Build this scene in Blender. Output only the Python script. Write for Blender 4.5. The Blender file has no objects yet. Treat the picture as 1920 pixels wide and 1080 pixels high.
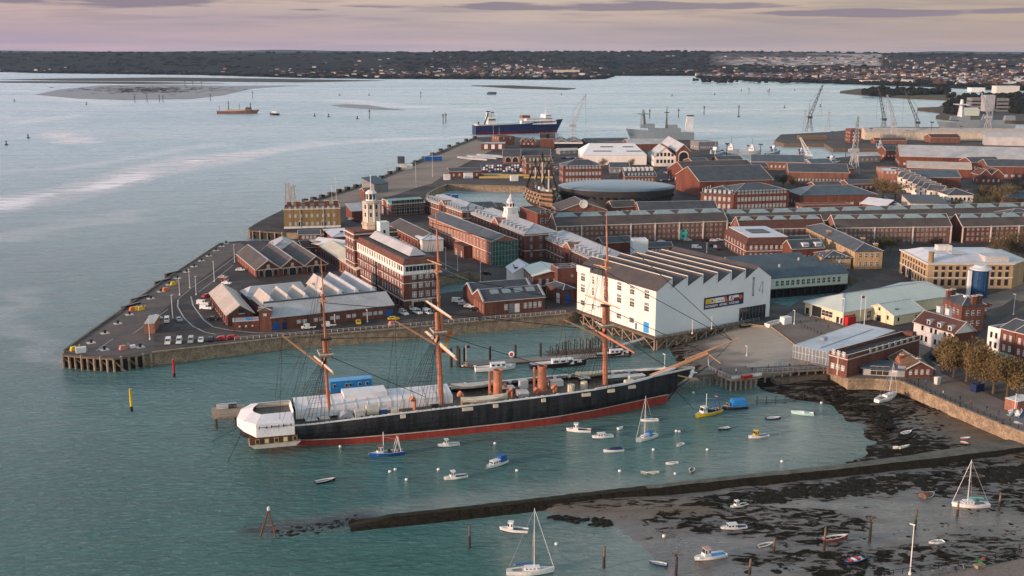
import bpy, math, random
import numpy as np
from mathutils import Vector, Matrix
from mathutils.geometry import tessellate_polygon
random.seed(11)
sc = bpy.context.scene
R = math.radians
# ------------------------------------------------------------------ camera
F = 2016.0; TH = math.atan(442 / F); CC, SS = math.cos(TH), math.sin(TH); EYE = 103.0
cd = bpy.data.cameras.new('camera'); cam = bpy.data.objects.new('camera', cd)
sc.collection.objects.link(cam); sc.camera = cam
cam.location = (0, 0, EYE); cam.rotation_euler = (R(90) - TH, 0, 0)
cd.sensor_width = 36; cd.lens = 36 * F / 1920; cd.clip_start = 1; cd.clip_end = 60000
# ------------------------------------------------------------------ light
SUN_EL, SUN_AZ = R(9), math.atan2(-.42, -.91)      # low in the south-west, behind the left shoulder
sd = bpy.data.lights.new('sun', 'SUN'); sun = bpy.data.objects.new('sun', sd); sc.collection.objects.link(sun)
sd.energy = 4.6; sd.angle = R(4); sd.color = (1, .66, .47)
sv = Vector((math.cos(SUN_EL) * math.cos(SUN_AZ), math.cos(SUN_EL) * math.sin(SUN_AZ), math.sin(SUN_EL)))
sun.rotation_euler = sv.to_track_quat('Z', 'Y').to_euler()
w = bpy.data.worlds.new('World'); sc.world = w; w.use_nodes = True
nt = w.node_tree; N = nt.nodes; LK = nt.links
for n_ in list(N): N.remove(n_)
def nd(t, **k):
 o = N.new(t)
 for a, b in k.items(): setattr(o, a, b)
 return o
def ramp(node, stops):
 cr = node.color_ramp
 while len(cr.elements) > 1: cr.elements.remove(cr.elements[-1])
 cr.elements[0].position = stops[0][0]; cr.elements[0].color = (*stops[0][1], 1)
 for p, c in stops[1:]:
  e = cr.elements.new(p); e.color = (*c, 1)
tc = nd('ShaderNodeTexCoord'); sp = nd('ShaderNodeSeparateXYZ'); LK.new(tc.outputs['Generated'], sp.inputs[0])
el = nd('ShaderNodeMath', operation='ARCSINE'); LK.new(sp.outputs['Z'], el.inputs[0])
e2 = nd('ShaderNodeMapRange'); e2.inputs['From Max'].default_value = R(45); LK.new(el.outputs[0], e2.inputs[0])
cr = nd('ShaderNodeValToRGB')
ramp(cr, [(0, (.40, .335, .385)), (.02, (.34, .30, .345)), (.045, (.38, .33, .335)), (.065, (.46, .385, .345)), (.12, (1.05, .95, .93)), (.22, (1.2, 1.24, 1.30)), (.42, (.84, 1.03, 1.14)), (.68, (.38, .50, .59)), (1, (.24, .36, .46))])
LK.new(e2.outputs[0], cr.inputs[0])
# warm to the right, rosy to the left (real gradient of the evening sky)
az = nd('ShaderNodeMapRange'); az.inputs['From Min'].default_value = -.45; az.inputs['From Max'].default_value = .45
LK.new(sp.outputs['X'], az.inputs[0])
azr = nd('ShaderNodeValToRGB'); ramp(azr, [(0, (1.02, .92, 1.0)), (.5, (1.0, .98, .96)), (1, (.90, .86, .76))]); LK.new(az.outputs[0], azr.inputs[0])
mz = nd('ShaderNodeMix', data_type='RGBA', blend_type='MULTIPLY'); mz.inputs[0].default_value = 1
LK.new(cr.outputs[0], mz.inputs[6]); LK.new(azr.outputs[0], mz.inputs[7])
# flat stratus streaks: direction projected on a plane overhead
zz = nd('ShaderNodeMath', operation='ADD'); zz.inputs[1].default_value = .035; LK.new(sp.outputs['Z'], zz.inputs[0])
dv = nd('ShaderNodeVectorMath', operation='DIVIDE'); cmb = nd('ShaderNodeCombineXYZ')
for i in range(3): LK.new(zz.outputs[0], cmb.inputs[i])
LK.new(tc.outputs['Generated'], dv.inputs[0]); LK.new(cmb.outputs[0], dv.inputs[1])
mp = nd('ShaderNodeMapping'); mp.inputs['Scale'].default_value = (.5, .62, 0); mp.inputs['Location'].default_value = (1.3, 3.1, 0); LK.new(dv.outputs[0], mp.inputs[0])
nz = nd('ShaderNodeTexNoise'); nz.inputs['Scale'].default_value = 1.0; nz.inputs['Detail'].default_value = 7; nz.inputs['Roughness'].default_value = .55
LK.new(mp.outputs[0], nz.inputs[0])
cm = nd('ShaderNodeValToRGB'); ramp(cm, [(0, (0, 0, 0)), (.49, (0, 0, 0)), (.60, (1, 1, 1)), (1, (1, 1, 1))]); LK.new(nz.outputs[0], cm.inputs[0])
lo = nd('ShaderNodeMapRange'); lo.inputs['From Min'].default_value = R(.9); lo.inputs['From Max'].default_value = R(2.0); LK.new(el.outputs[0], lo.inputs[0])
hi = nd('ShaderNodeMapRange'); hi.inputs['From Min'].default_value = R(6); hi.inputs['From Max'].default_value = R(20); hi.inputs['To Min'].default_value = 1; hi.inputs['To Max'].default_value = .35; LK.new(el.outputs[0], hi.inputs[0])
m1 = nd('ShaderNodeMath', operation='MULTIPLY'); LK.new(lo.outputs[0], m1.inputs[0]); LK.new(cm.outputs[0], m1.inputs[1])
m2 = nd('ShaderNodeMath', operation='MULTIPLY'); LK.new(m1.outputs[0], m2.inputs[0]); LK.new(hi.outputs[0], m2.inputs[1])
azm = nd('ShaderNodeMath', operation='ARCTAN2'); LK.new(sp.outputs['X'], azm.inputs[0]); LK.new(sp.outputs['Y'], azm.inputs[1])
def mo(op, a, b):
 o = nd('ShaderNodeMath', operation=op)
 for i, v in enumerate((a, b)):
  if isinstance(v, (int, float)): o.inputs[i].default_value = v
  else: LK.new(v, o.inputs[i])
 return o.outputs[0]
mp2 = nd('ShaderNodeMapping'); mp2.inputs['Scale'].default_value = (7, 7, 90); LK.new(tc.outputs['Generated'], mp2.inputs[0]); nb = nd('ShaderNodeTexNoise'); nb.inputs['Scale'].default_value = 1.6; nb.inputs['Detail'].default_value = 6; LK.new(mp2.outputs[0], nb.inputs[0])
tot = m2.outputs[0]; tot = mo('MULTIPLY', tot, .45)
for a0, e0, sa, se in ((-21.9, 2.62, 9, .5), (4.3, 2.33, 10.5, .25), (18.1, 1.93, 5.5, .22), (-10.5, 2.1, 1.6, .07), (24.2, 1.9, 2.6, .14), (-2, 3.4, 26, .5)):
 d = mo('ADD', mo('POWER', mo('DIVIDE', mo('SUBTRACT', azm.outputs[0], R(a0)), R(sa)), 2), mo('POWER', mo('DIVIDE', mo('SUBTRACT', el.outputs[0], R(e0)), R(se)), 2))
 k_ = nd('ShaderNodeMapRange'); k_.inputs['From Min'].default_value = .0; k_.inputs['From Max'].default_value = .6; LK.new(mo('ADD', mo('SUBTRACT', 1.0, d), mo('MULTIPLY', mo('SUBTRACT', nb.outputs[0], .5), 4.5)), k_.inputs[0]); tot = mo('MAXIMUM', tot, k_.outputs[0])
mx = nd('ShaderNodeMix', data_type='RGBA'); LK.new(mo('MULTIPLY', tot, 1.0), mx.inputs[0]); LK.new(mz.outputs[2], mx.inputs[6]); mx.inputs[7].default_value = (.175, .16, .225, 1)
nzb = nd('ShaderNodeTexNoise'); nzb.inputs['Scale'].default_value = .45; nzb.inputs['Detail'].default_value = 4; LK.new(mp.outputs[0], nzb.inputs[0])
crb = nd('ShaderNodeValToRGB'); ramp(crb, [(.35, (.90, .92, .97)), (.65, (1.12, 1.06, 1.0))]); LK.new(nzb.outputs[0], crb.inputs[0])
my = nd('ShaderNodeMix', data_type='RGBA', blend_type='MULTIPLY'); my.inputs[0].default_value = 1; LK.new(mx.outputs[2], my.inputs[6]); LK.new(crb.outputs[0], my.inputs[7])
sky = nd('ShaderNodeTexSky', sky_type='NISHITA'); sky.sun_disc = False; sky.sun_elevation = SUN_EL
sky.sun_rotation = math.atan2(sv.x, sv.y); sky.air_density = 1.5; sky.dust_density = 2
ms = nd('ShaderNodeVectorMath', operation='SCALE'); ms.inputs['Scale'].default_value = .03; LK.new(sky.outputs[0], ms.inputs[0])
ad = nd('ShaderNodeVectorMath', operation='ADD'); LK.new(my.outputs[2], ad.inputs[0]); LK.new(ms.outputs[0], ad.inputs[1])
bg = nd('ShaderNodeBackground'); LK.new(ad.outputs[0], bg.inputs[0]); bg.inputs[1].default_value = 1.0
ow = nd('ShaderNodeOutputWorld'); LK.new(bg.outputs[0], ow.inputs[0])
vs = sc.view_settings; vs.view_transform = 'Standard'; vs.look = 'None'; vs.gamma = 1; vs.exposure = 0.27; vs.use_curve_mapping = False
sc.render.engine = 'CYCLES'; sc.cycles.max_bounces = 5; sc.cycles.volume_bounces = 0
# ------------------------------------------------------------------ geometry of the picture
G = 4.5                                              # height of the dockyard ground above the tide
def P(x, y, z=G):
 u, v = x - 960, y - 540; h = EYE - z; d = F * SS + v * CC
 return Vector((h * u / d, h * (F * CC - v * SS) / d, z))
def prj(X, Y, Z):
 q = Z - EYE; dep = Y * CC - q * SS
 return 960 + F * X / dep, 540 - F * (Y * SS + q * CC) / dep
def ht(bx, by, ty, z0=G):
 p = P(bx, by, z0); a, b = z0 - 5, z0 + 100
 for _ in range(40):
  m = (a + b) / 2
  if prj(p.x, p.y, m)[1] > ty: a = m
  else: b = m
 return m - z0
# ------------------------------------------------------------------ materials
M = {}
def mat(name, c, c2=None, rough=.8, s=.25, metal=0, bump=0, rib=0, spec=.22, fine=.18, emit=0, streak=False, alpha=1):
 m = bpy.data.materials.new(name); M[name] = m; m.use_nodes = True
 t = m.node_tree; b = t.nodes['Principled BSDF']; L = t.links
 b.inputs['Roughness'].default_value = rough; b.inputs['Metallic'].default_value = metal
 b.inputs['Specular IOR Level'].default_value = spec
 b.inputs['Base Color'].default_value = (*c, 1)
 if emit: b.inputs['Emission Color'].default_value = (*c, 1); b.inputs['Emission Strength'].default_value = emit
 if alpha < 1: b.inputs['Alpha'].default_value = alpha
 if c2 is None and fine == 0: return m
 c2 = c2 or tuple(v * .75 for v in c)
 g = t.nodes.new('ShaderNodeNewGeometry'); src = g.outputs['Position']
 n1 = t.nodes.new('ShaderNodeTexNoise'); n1.inputs['Scale'].default_value = s; n1.inputs['Detail'].default_value = 6
 n1.inputs['Roughness'].default_value = .62
 if streak:
  mp = t.nodes.new('ShaderNodeMapping'); mp.inputs['Scale'].default_value = (1.6, 1.6, .12); L.new(src, mp.inputs[0]); L.new(mp.outputs[0], n1.inputs[0])
 else: L.new(src, n1.inputs[0])
 mr = t.nodes.new('ShaderNodeMapRange'); mr.inputs['From Min'].default_value = .36; mr.inputs['From Max'].default_value = .64
 L.new(n1.outputs[0], mr.inputs[0])
 mi = t.nodes.new('ShaderNodeMix'); mi.data_type = 'RGBA'; L.new(mr.outputs[0], mi.inputs[0])
 mi.inputs[6].default_value = (*c, 1); mi.inputs[7].default_value = (*c2, 1)
 n2 = t.nodes.new('ShaderNodeTexNoise'); n2.inputs['Scale'].default_value = 2.2; n2.inputs['Detail'].default_value = 3; L.new(src, n2.inputs[0])
 m2 = t.nodes.new('ShaderNodeMapRange'); m2.inputs['From Min'].default_value = .3; m2.inputs['From Max'].default_value = .7
 m2.inputs['To Min'].default_value = 1 - fine; m2.inputs['To Max'].default_value = 1 + fine; L.new(n2.outputs[0], m2.inputs[0])
 vm = t.nodes.new('ShaderNodeVectorMath'); vm.operation = 'SCALE'; L.new(mi.outputs[2], vm.inputs[0]); L.new(m2.outputs[0], vm.inputs['Scale'])
 out = vm.outputs[0]
 if rib:
  tx = t.nodes.new('ShaderNodeTexCoord'); wv = t.nodes.new('ShaderNodeTexWave'); wv.inputs['Scale'].default_value = rib
  wv.inputs['Distortion'].default_value = .4; wv.bands_direction = 'DIAGONAL'
  L.new(tx.outputs['Object'], wv.inputs[0]); m4 = t.nodes.new('ShaderNodeMapRange'); m4.inputs['To Min'].default_value = .86; m4.inputs['To Max'].default_value = 1.06
  L.new(wv.outputs['Fac'], m4.inputs[0]); v2 = t.nodes.new('ShaderNodeVectorMath'); v2.operation = 'SCALE'
  L.new(out, v2.inputs[0]); L.new(m4.outputs[0], v2.inputs['Scale']); out = v2.outputs[0]
 L.new(out, b.inputs['Base Color'])
 if bump:
  bp = t.nodes.new('ShaderNodeBump'); bp.inputs['Strength'].default_value = bump; bp.inputs['Distance'].default_value = .3
  L.new(n2.outputs[0], bp.inputs['Height']); L.new(bp.outputs[0], b.inputs['Normal'])
 return m
mat('brick', (.165, .068, .050), (.095, .044, .035), s=.35, streak=True, fine=.22)
mat('brick_pale', (.31, .145, .105), (.20, .092, .070), s=.3, streak=True)
mat('brick_dark', (.17, .06, .04), (.10, .04, .03), s=.3, streak=True)
mat('brick_brown', (.20, .10, .075), (.13, .065, .05), s=.3, streak=True)
mat('stock_brick', (.27, .19, .09), (.20, .13, .06), s=.3, streak=True)
mat('stone', (.42, .30, .175), (.31, .22, .125), s=.3, streak=True)
mat('stone_pale', (.52, .46, .38), (.40, .34, .27), s=.4, streak=True)
mat('render_white', (.74, .71, .68), (.66, .62, .58), s=.2, streak=True, fine=.05)
mat('cladding_white', (.66, .70, .72), (.60, .645, .67), s=.08, fine=.04, rough=.5)
mat('mint_board', (.50, .56, .47), (.44, .50, .42), s=.2, fine=.06)
mat('cream_board', (.66, .60, .42), (.60, .54, .37), s=.2, fine=.06)
mat('slate', (.075, .082, .095), (.05, .055, .066), s=.2, rough=.55, fine=.25)
mat('slate_blue', (.085, .115, .14), (.06, .08, .10), s=.15, rough=.45, rib=.5)
mat('slate_brown', (.095, .080, .076), (.066, .057, .056), s=.15, rough=.7, fine=.2)
mat('tile_brown', (.11, .05, .038), (.075, .04, .034), s=.4, rough=.8, fine=.3)
mat('tile_moss', (.16, .10, .05), (.085, .062, .04), s=.5, fine=.3)
mat('lead', (.36, .38, .41), (.27, .29, .32), s=.3, rough=.5)
mat('metal_pale', (.46, .46, .47), (.36, .355, .36), s=.12, rough=.5, rib=.7)
mat('metal_buff', (.48, .42, .36), (.39, .34, .30), s=.15, rough=.6, rib=.7)
mat('metal_white', (.56, .58, .62), (.44, .46, .50), s=.15, rough=.45, fine=.06)
mat('roof_cream', (.56, .52, .40), (.46, .43, .34), s=.2, rough=.6, rib=.6)
mat('roof_mint', (.55, .60, .54), (.49, .54, .50), s=.12, rough=.5, fine=.06, rib=.3)
mat('copper', (.24, .38, .34), (.20, .32, .30), s=.2, rough=.6)
mat('museum_roof', (.12, .17, .22), (.09, .135, .18), s=.05, rough=.35, fine=.05)
mat('museum_wall', (.035, .037, .04), (.05, .05, .052), s=.3, rough=.5, rib=1.2)
mat('skylight', (.27, .34, .35), (.20, .26, .28), s=.3, rough=.25, rib=1.5)
mat('asphalt', (.055, .05, .053), (.04, .038, .04), s=.08, fine=.12, rough=.85)
mat('paving', (.16, .135, .12), (.12, .10, .09), s=.1, fine=.15)
mat('concrete', (.27, .24, .21), (.20, .175, .155), s=.15, fine=.2)
mat('quay_stone', (.30, .235, .16), (.17, .13, .095), s=.5, fine=.35, bump=.4)
mat('weed_wall', (.05, .045, .03), (.09, .07, .045), s=.6, fine=.4, bump=.4)
mat('timber', (.17, .125, .09), (.10, .075, .055), s=.8, fine=.3)
mat('timber_pale', (.36, .27, .19), (.25, .19, .13), s=.6, fine=.25)
mat('timber_dark', (.03, .027, .024), (.05, .04, .033), s=.8, fine=.3)
mat('white', (.76, .76, .75), rough=.45, fine=.05)
mat('trim', (.60, .56, .50), (.52, .48, .43), s=.5, fine=.08)
mat('dirty_white', (.60, .58, .54), (.50, .46, .40), s=.7, streak=True, fine=.1)
mat('tower_blue', (.012, .045, .11), (.02, .06, .13), s=.8, rough=.3)
mat('ochre', (.27, .16, .095), (.20, .12, .07), s=.6)
mat('canvas', (.76, .75, .76), (.66, .65, .67), s=.35, rough=.7, fine=.06, bump=.5)
mat('glass', (.022, .026, .032), rough=.06, spec=.9, fine=0)
mat('glass_pale', (.30, .34, .36), rough=.12, spec=.8, fine=.1)
mat('glass_green', (.045, .13, .105), (.03, .08, .07), s=.6, rough=.15, spec=.8, fine=.3)
mat('dark', (.016, .016, .018), rough=.7, fine=0)
mat('steel', (.42, .44, .46), rough=.4, fine=.1)
mat('navy_grey', (.19, .23, .26), (.15, .19, .22), s=.5, rough=.5, fine=.06)
mat('hull_black', (.009, .010, .013), (.032, .034, .038), s=.5, rough=.5, streak=True, fine=.3)
mat('hull_red', (.30, .045, .030), (.20, .035, .028), s=.4, rough=.6, streak=True)
mat('buff', (.50, .205, .12), (.36, .14, .08), s=.5, rough=.5, fine=.08)
mat('spar', (.56, .31, .17), (.46, .24, .13), s=.8, rough=.55, fine=.1)
mat('deck', (.15, .12, .095), (.10, .082, .07), s=.5, fine=.25)
mat('gold', (.55, .38, .12), rough=.4, fine=.1)
for n_, c_ in dict(red=(.42, .025, .03), blue=(.02, .10, .33), bright_blue=(.03, .24, .60), sky_blue=(.05, .30, .62), navy=(.02, .035, .10), yellow=(.68, .46, .03),
                   orange=(.62, .15, .03), teal=(.10, .50, .42), mint=(.42, .68, .60), silver=(.36, .37, .39), black=(.018, .018, .020), green=(.04, .22, .06),
                   maroon=(.17, .02, .03), grey=(.20, .20, .21), cream=(.66, .60, .46), lime=(.20, .55, .06), pink=(.50, .22, .20), brown=(.13, .06, .04)).items():
 mat(n_, c_, rough=.35 if n_ not in ('grey', 'cream') else .6, fine=.05)
mat('rubber', (.02, .02, .02), rough=.9, fine=0)
mat('skin', (.40, .24, .18), fine=0)
mat('twig', (.17, .125, .06), (.11, .085, .042), s=.4, fine=.4, rough=.9)
mat('twig_green', (.075, .075, .03), (.05, .05, .022), s=.4, fine=.4, rough=.9)
mat('twig_rust', (.19, .13, .055), (.12, .085, .04), s=.4, fine=.4, rough=.9)
mat('bark', (.10, .075, .055), fine=.3)
mat('line', (.50, .48, .44), (.30, .29, .27), s=.6, fine=.2)
# ------------------------------------------------------------------ mesh builder
class MB:
 def __init__(s): s.v = []; s.f = []; s.m = []; s.ms = []
 def mi(s, m):
  m = M[m] if isinstance(m, str) else m
  if m not in s.ms: s.ms.append(m)
  return s.ms.index(m)
 def face(s, pts, m):
  i = len(s.v); s.v += [tuple(p) for p in pts]; s.f.append(tuple(range(i, i + len(pts)))); s.m.append(s.mi(m)); return s
 def faces(s, pts, fs, m):
  i = len(s.v); s.v += [tuple(p) for p in pts]; k = s.mi(m)
  for f in fs: s.f.append(tuple(i + j for j in f)); s.m.append(k)
  return s
 def hexa(s, p, m): return s.faces(p, [(0, 3, 2, 1), (4, 5, 6, 7), (0, 1, 5, 4), (1, 2, 6, 5), (2, 3, 7, 6), (3, 0, 4, 7)], m)
 def box(s, x0, y0, z0, x1, y1, z1, m):
  return s.hexa([(x0, y0, z0), (x1, y0, z0), (x1, y1, z0), (x0, y1, z0), (x0, y0, z1), (x1, y0, z1), (x1, y1, z1), (x0, y1, z1)], m)
 def beam(s, a, b, w, m, h=None):
  a, b = Vector(a), Vector(b); d = (b - a).normalized(); up = Vector((0, 0, 1)) if abs(d.z) < .95 else Vector((1, 0, 0))
  x = d.cross(up).normalized() * w / 2; y = x.cross(d).normalized() * (h or w) / 2
  return s.hexa([a - x - y, a + x - y, b + x - y, b - x - y, a - x + y, a + x + y, b + x + y, b - x + y], m)
 def tube(s, a, b, r0, m, r1=None, n=6):
  a, b = Vector(a), Vector(b); r1 = r0 if r1 is None else r1
  d = (b - a).normalized(); up = Vector((0, 0, 1)) if abs(d.z) < .95 else Vector((1, 0, 0))
  x = d.cross(up).normalized(); y = x.cross(d).normalized(); pts = []
  for q, r in ((a, r0), (b, r1)):
   for i in range(n):
    t = 2 * math.pi * i / n; pts.append(q + x * r * math.cos(t) + y * r * math.sin(t))
  fs = [(i, (i + 1) % n, n + (i + 1) % n, n + i) for i in range(n)] + [tuple(range(n - 1, -1, -1)), tuple(range(n, 2 * n))]
  return s.faces(pts, fs, m)
 def lathe(s, prof, m, n=12, c=(0, 0)):
  pts = [(c[0] + r * math.cos(2 * math.pi * i / n), c[1] + r * math.sin(2 * math.pi * i / n), z) for r, z in prof for i in range(n)]
  fs = [(k * n + i, k * n + (i + 1) % n, (k + 1) * n + (i + 1) % n, (k + 1) * n + i) for k in range(len(prof) - 1) for i in range(n)]
  fs += [tuple(range(n - 1, -1, -1)), tuple((len(prof) - 1) * n + i for i in range(n))]
  return s.faces(pts, fs, m)
 def prism(s, poly, z0, z1, m, top=None, holes=None):
  for ring in [poly] + (holes or []):
   n = len(ring)
   for i in range(n):
    a, b = ring[i], ring[(i + 1) % n]
    s.face([(a[0], a[1], z0), (b[0], b[1], z0), (b[0], b[1], z1), (a[0], a[1], z1)], m)
  rings = [[Vector((p[0], p[1], 0)) for p in r] for r in [poly] + (holes or [])]; flat = [p for r in rings for p in r]
  tr = tessellate_polygon(rings)
  s.faces([(p.x, p.y, z1) for p in flat], tr, top or m)
  return s
 def loft(s, secs, m, cap=True):
  n = len(secs[0]); pts = [p for q in secs for p in q]
  fs = [(k * n + i, k * n + i + 1, (k + 1) * n + i + 1, (k + 1) * n + i) for k in range(len(secs) - 1) for i in range(n - 1)]
  s.faces(pts, fs, m)
  return s
 def mesh(s, name, smooth=False):
  me = bpy.data.meshes.new(name); me.from_pydata(s.v, [], s.f)
  for m in s.ms: me.materials.append(m)
  me.polygons.foreach_set('material_index', s.m)
  if smooth: me.polygons.foreach_set('use_smooth', [True] * len(s.f))
  me.update(); return me
 def build(s, name, parent=None, loc=None, rot=0, smooth=False):
  return link(name, s.mesh(name, smooth), parent, loc, rot)
def link(name, me, parent=None, loc=None, rot=0):
 o = bpy.data.objects.new(name, me); sc.collection.objects.link(o)
 if parent is not None: o.parent = parent
 if loc is not None: o.location = loc
 if rot: o.rotation_euler = (0, 0, rot)
 return o
def tag(o, label=None, cat=None, group=None, kind=None):
 if label: o['label'] = label
 if cat: o['category'] = cat
 if group: o['group'] = group
 if kind: o['kind'] = kind
 return o
def thing(name, label, cat, loc=(0, 0, 0), rot=0, group=None):
 return tag(link(name, None, None, loc, rot), label, cat, group)
KIDS = {}
def dup(o, loc=None, rot=None, label=None, group=None):
 c = o.copy(); sc.collection.objects.link(c)
 if loc is not None: c.location = loc
 if rot is not None: c.rotation_euler = (0, 0, rot)
 if label: c['label'] = label
 if group: c['group'] = group
 for k in o.children:
  q = k.copy(); sc.collection.objects.link(q); q.parent = c
  for g in k.children:
   r = g.copy(); sc.collection.objects.link(r); r.parent = q
 return c
def struct(name, mb, smooth=False): return tag(mb.build(name, smooth=smooth), kind='structure')
# ------------------------------------------------------------------ windows
WM = {}
def wmesh(style, w, h):
 k = (style, round(w, 2), round(h, 2))
 if k in WM: return WM[k]
 b = MB()
 if style == 'sash':
  b.box(-w / 2, -.07, 0, w / 2, .02, h, 'white'); nx, nz = (2 if w > .9 else 1), 2; g = 'glass'; f = .13
 elif style == 'bright':
  b.box(-w / 2, -.07, 0, w / 2, .02, h, 'white'); nx, nz, g, f = 2, 2, 'glass_pale', .16
 elif style == 'grid':
  b.box(-w / 2, -.07, 0, w / 2, .02, h, 'white'); nx, nz, g, f = 3, 2, 'timber_dark', .10
 elif style == 'strip':
  b.box(-w / 2, -.07, 0, w / 2, .02, h, 'white'); nx, nz, g, f = 1, 1, 'glass', .12
 elif style == 'dark':
  b.box(-w / 2 - .12, -.10, -.22, w / 2 + .12, .02, -.002, 'trim'); b.box(-w / 2, -.04, 0, w / 2, .02, h, 'dark'); nx, nz, g, f = 1, 2, 'glass', .06
 elif style == 'arch':
  pts = [(-w / 2, 0), (w / 2, 0), (w / 2, h - w / 2)] + [(w / 2 * math.cos(t), h - w / 2 + w / 2 * math.sin(t)) for t in (.5, 1.05, 1.57, 2.1, 2.65)] + [(-w / 2, h - w / 2)]
  n = len(pts); k2 = 1.14
  b.faces([(p[0] * k2, -.05, p[1] * (1 + (k2 - 1) * w / h)) for p in pts] + [(p[0] * k2, .02, p[1] * (1 + (k2 - 1) * w / h)) for p in pts], [tuple(range(n))] + [(i, (i + 1) % n, n + (i + 1) % n, n + i) for i in range(n)], 'trim')
  b.faces([(p[0], -.09, p[1]) for p in pts] + [(p[0], -.04, p[1]) for p in pts], [tuple(range(n))] + [(i, (i + 1) % n, n + (i + 1) % n, n + i) for i in range(n)], 'glass')
  nx = nz = 0
 else:
  b.box(-w / 2, -.07, 0, w / 2, .02, h, style); nx = nz = 0
 if nx:
  dx, dz = w / nx, h / nz
  for i in range(nx):
   for j in range(nz):
    x0 = -w / 2 + i * dx; z0 = j * dz
    b.box(x0 + f * .6, -.10, z0 + f * .6, x0 + dx - f * .6, -.05, z0 + dz - f * .6, g)
 WM[k] = b.mesh('window'); return WM[k]
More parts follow.
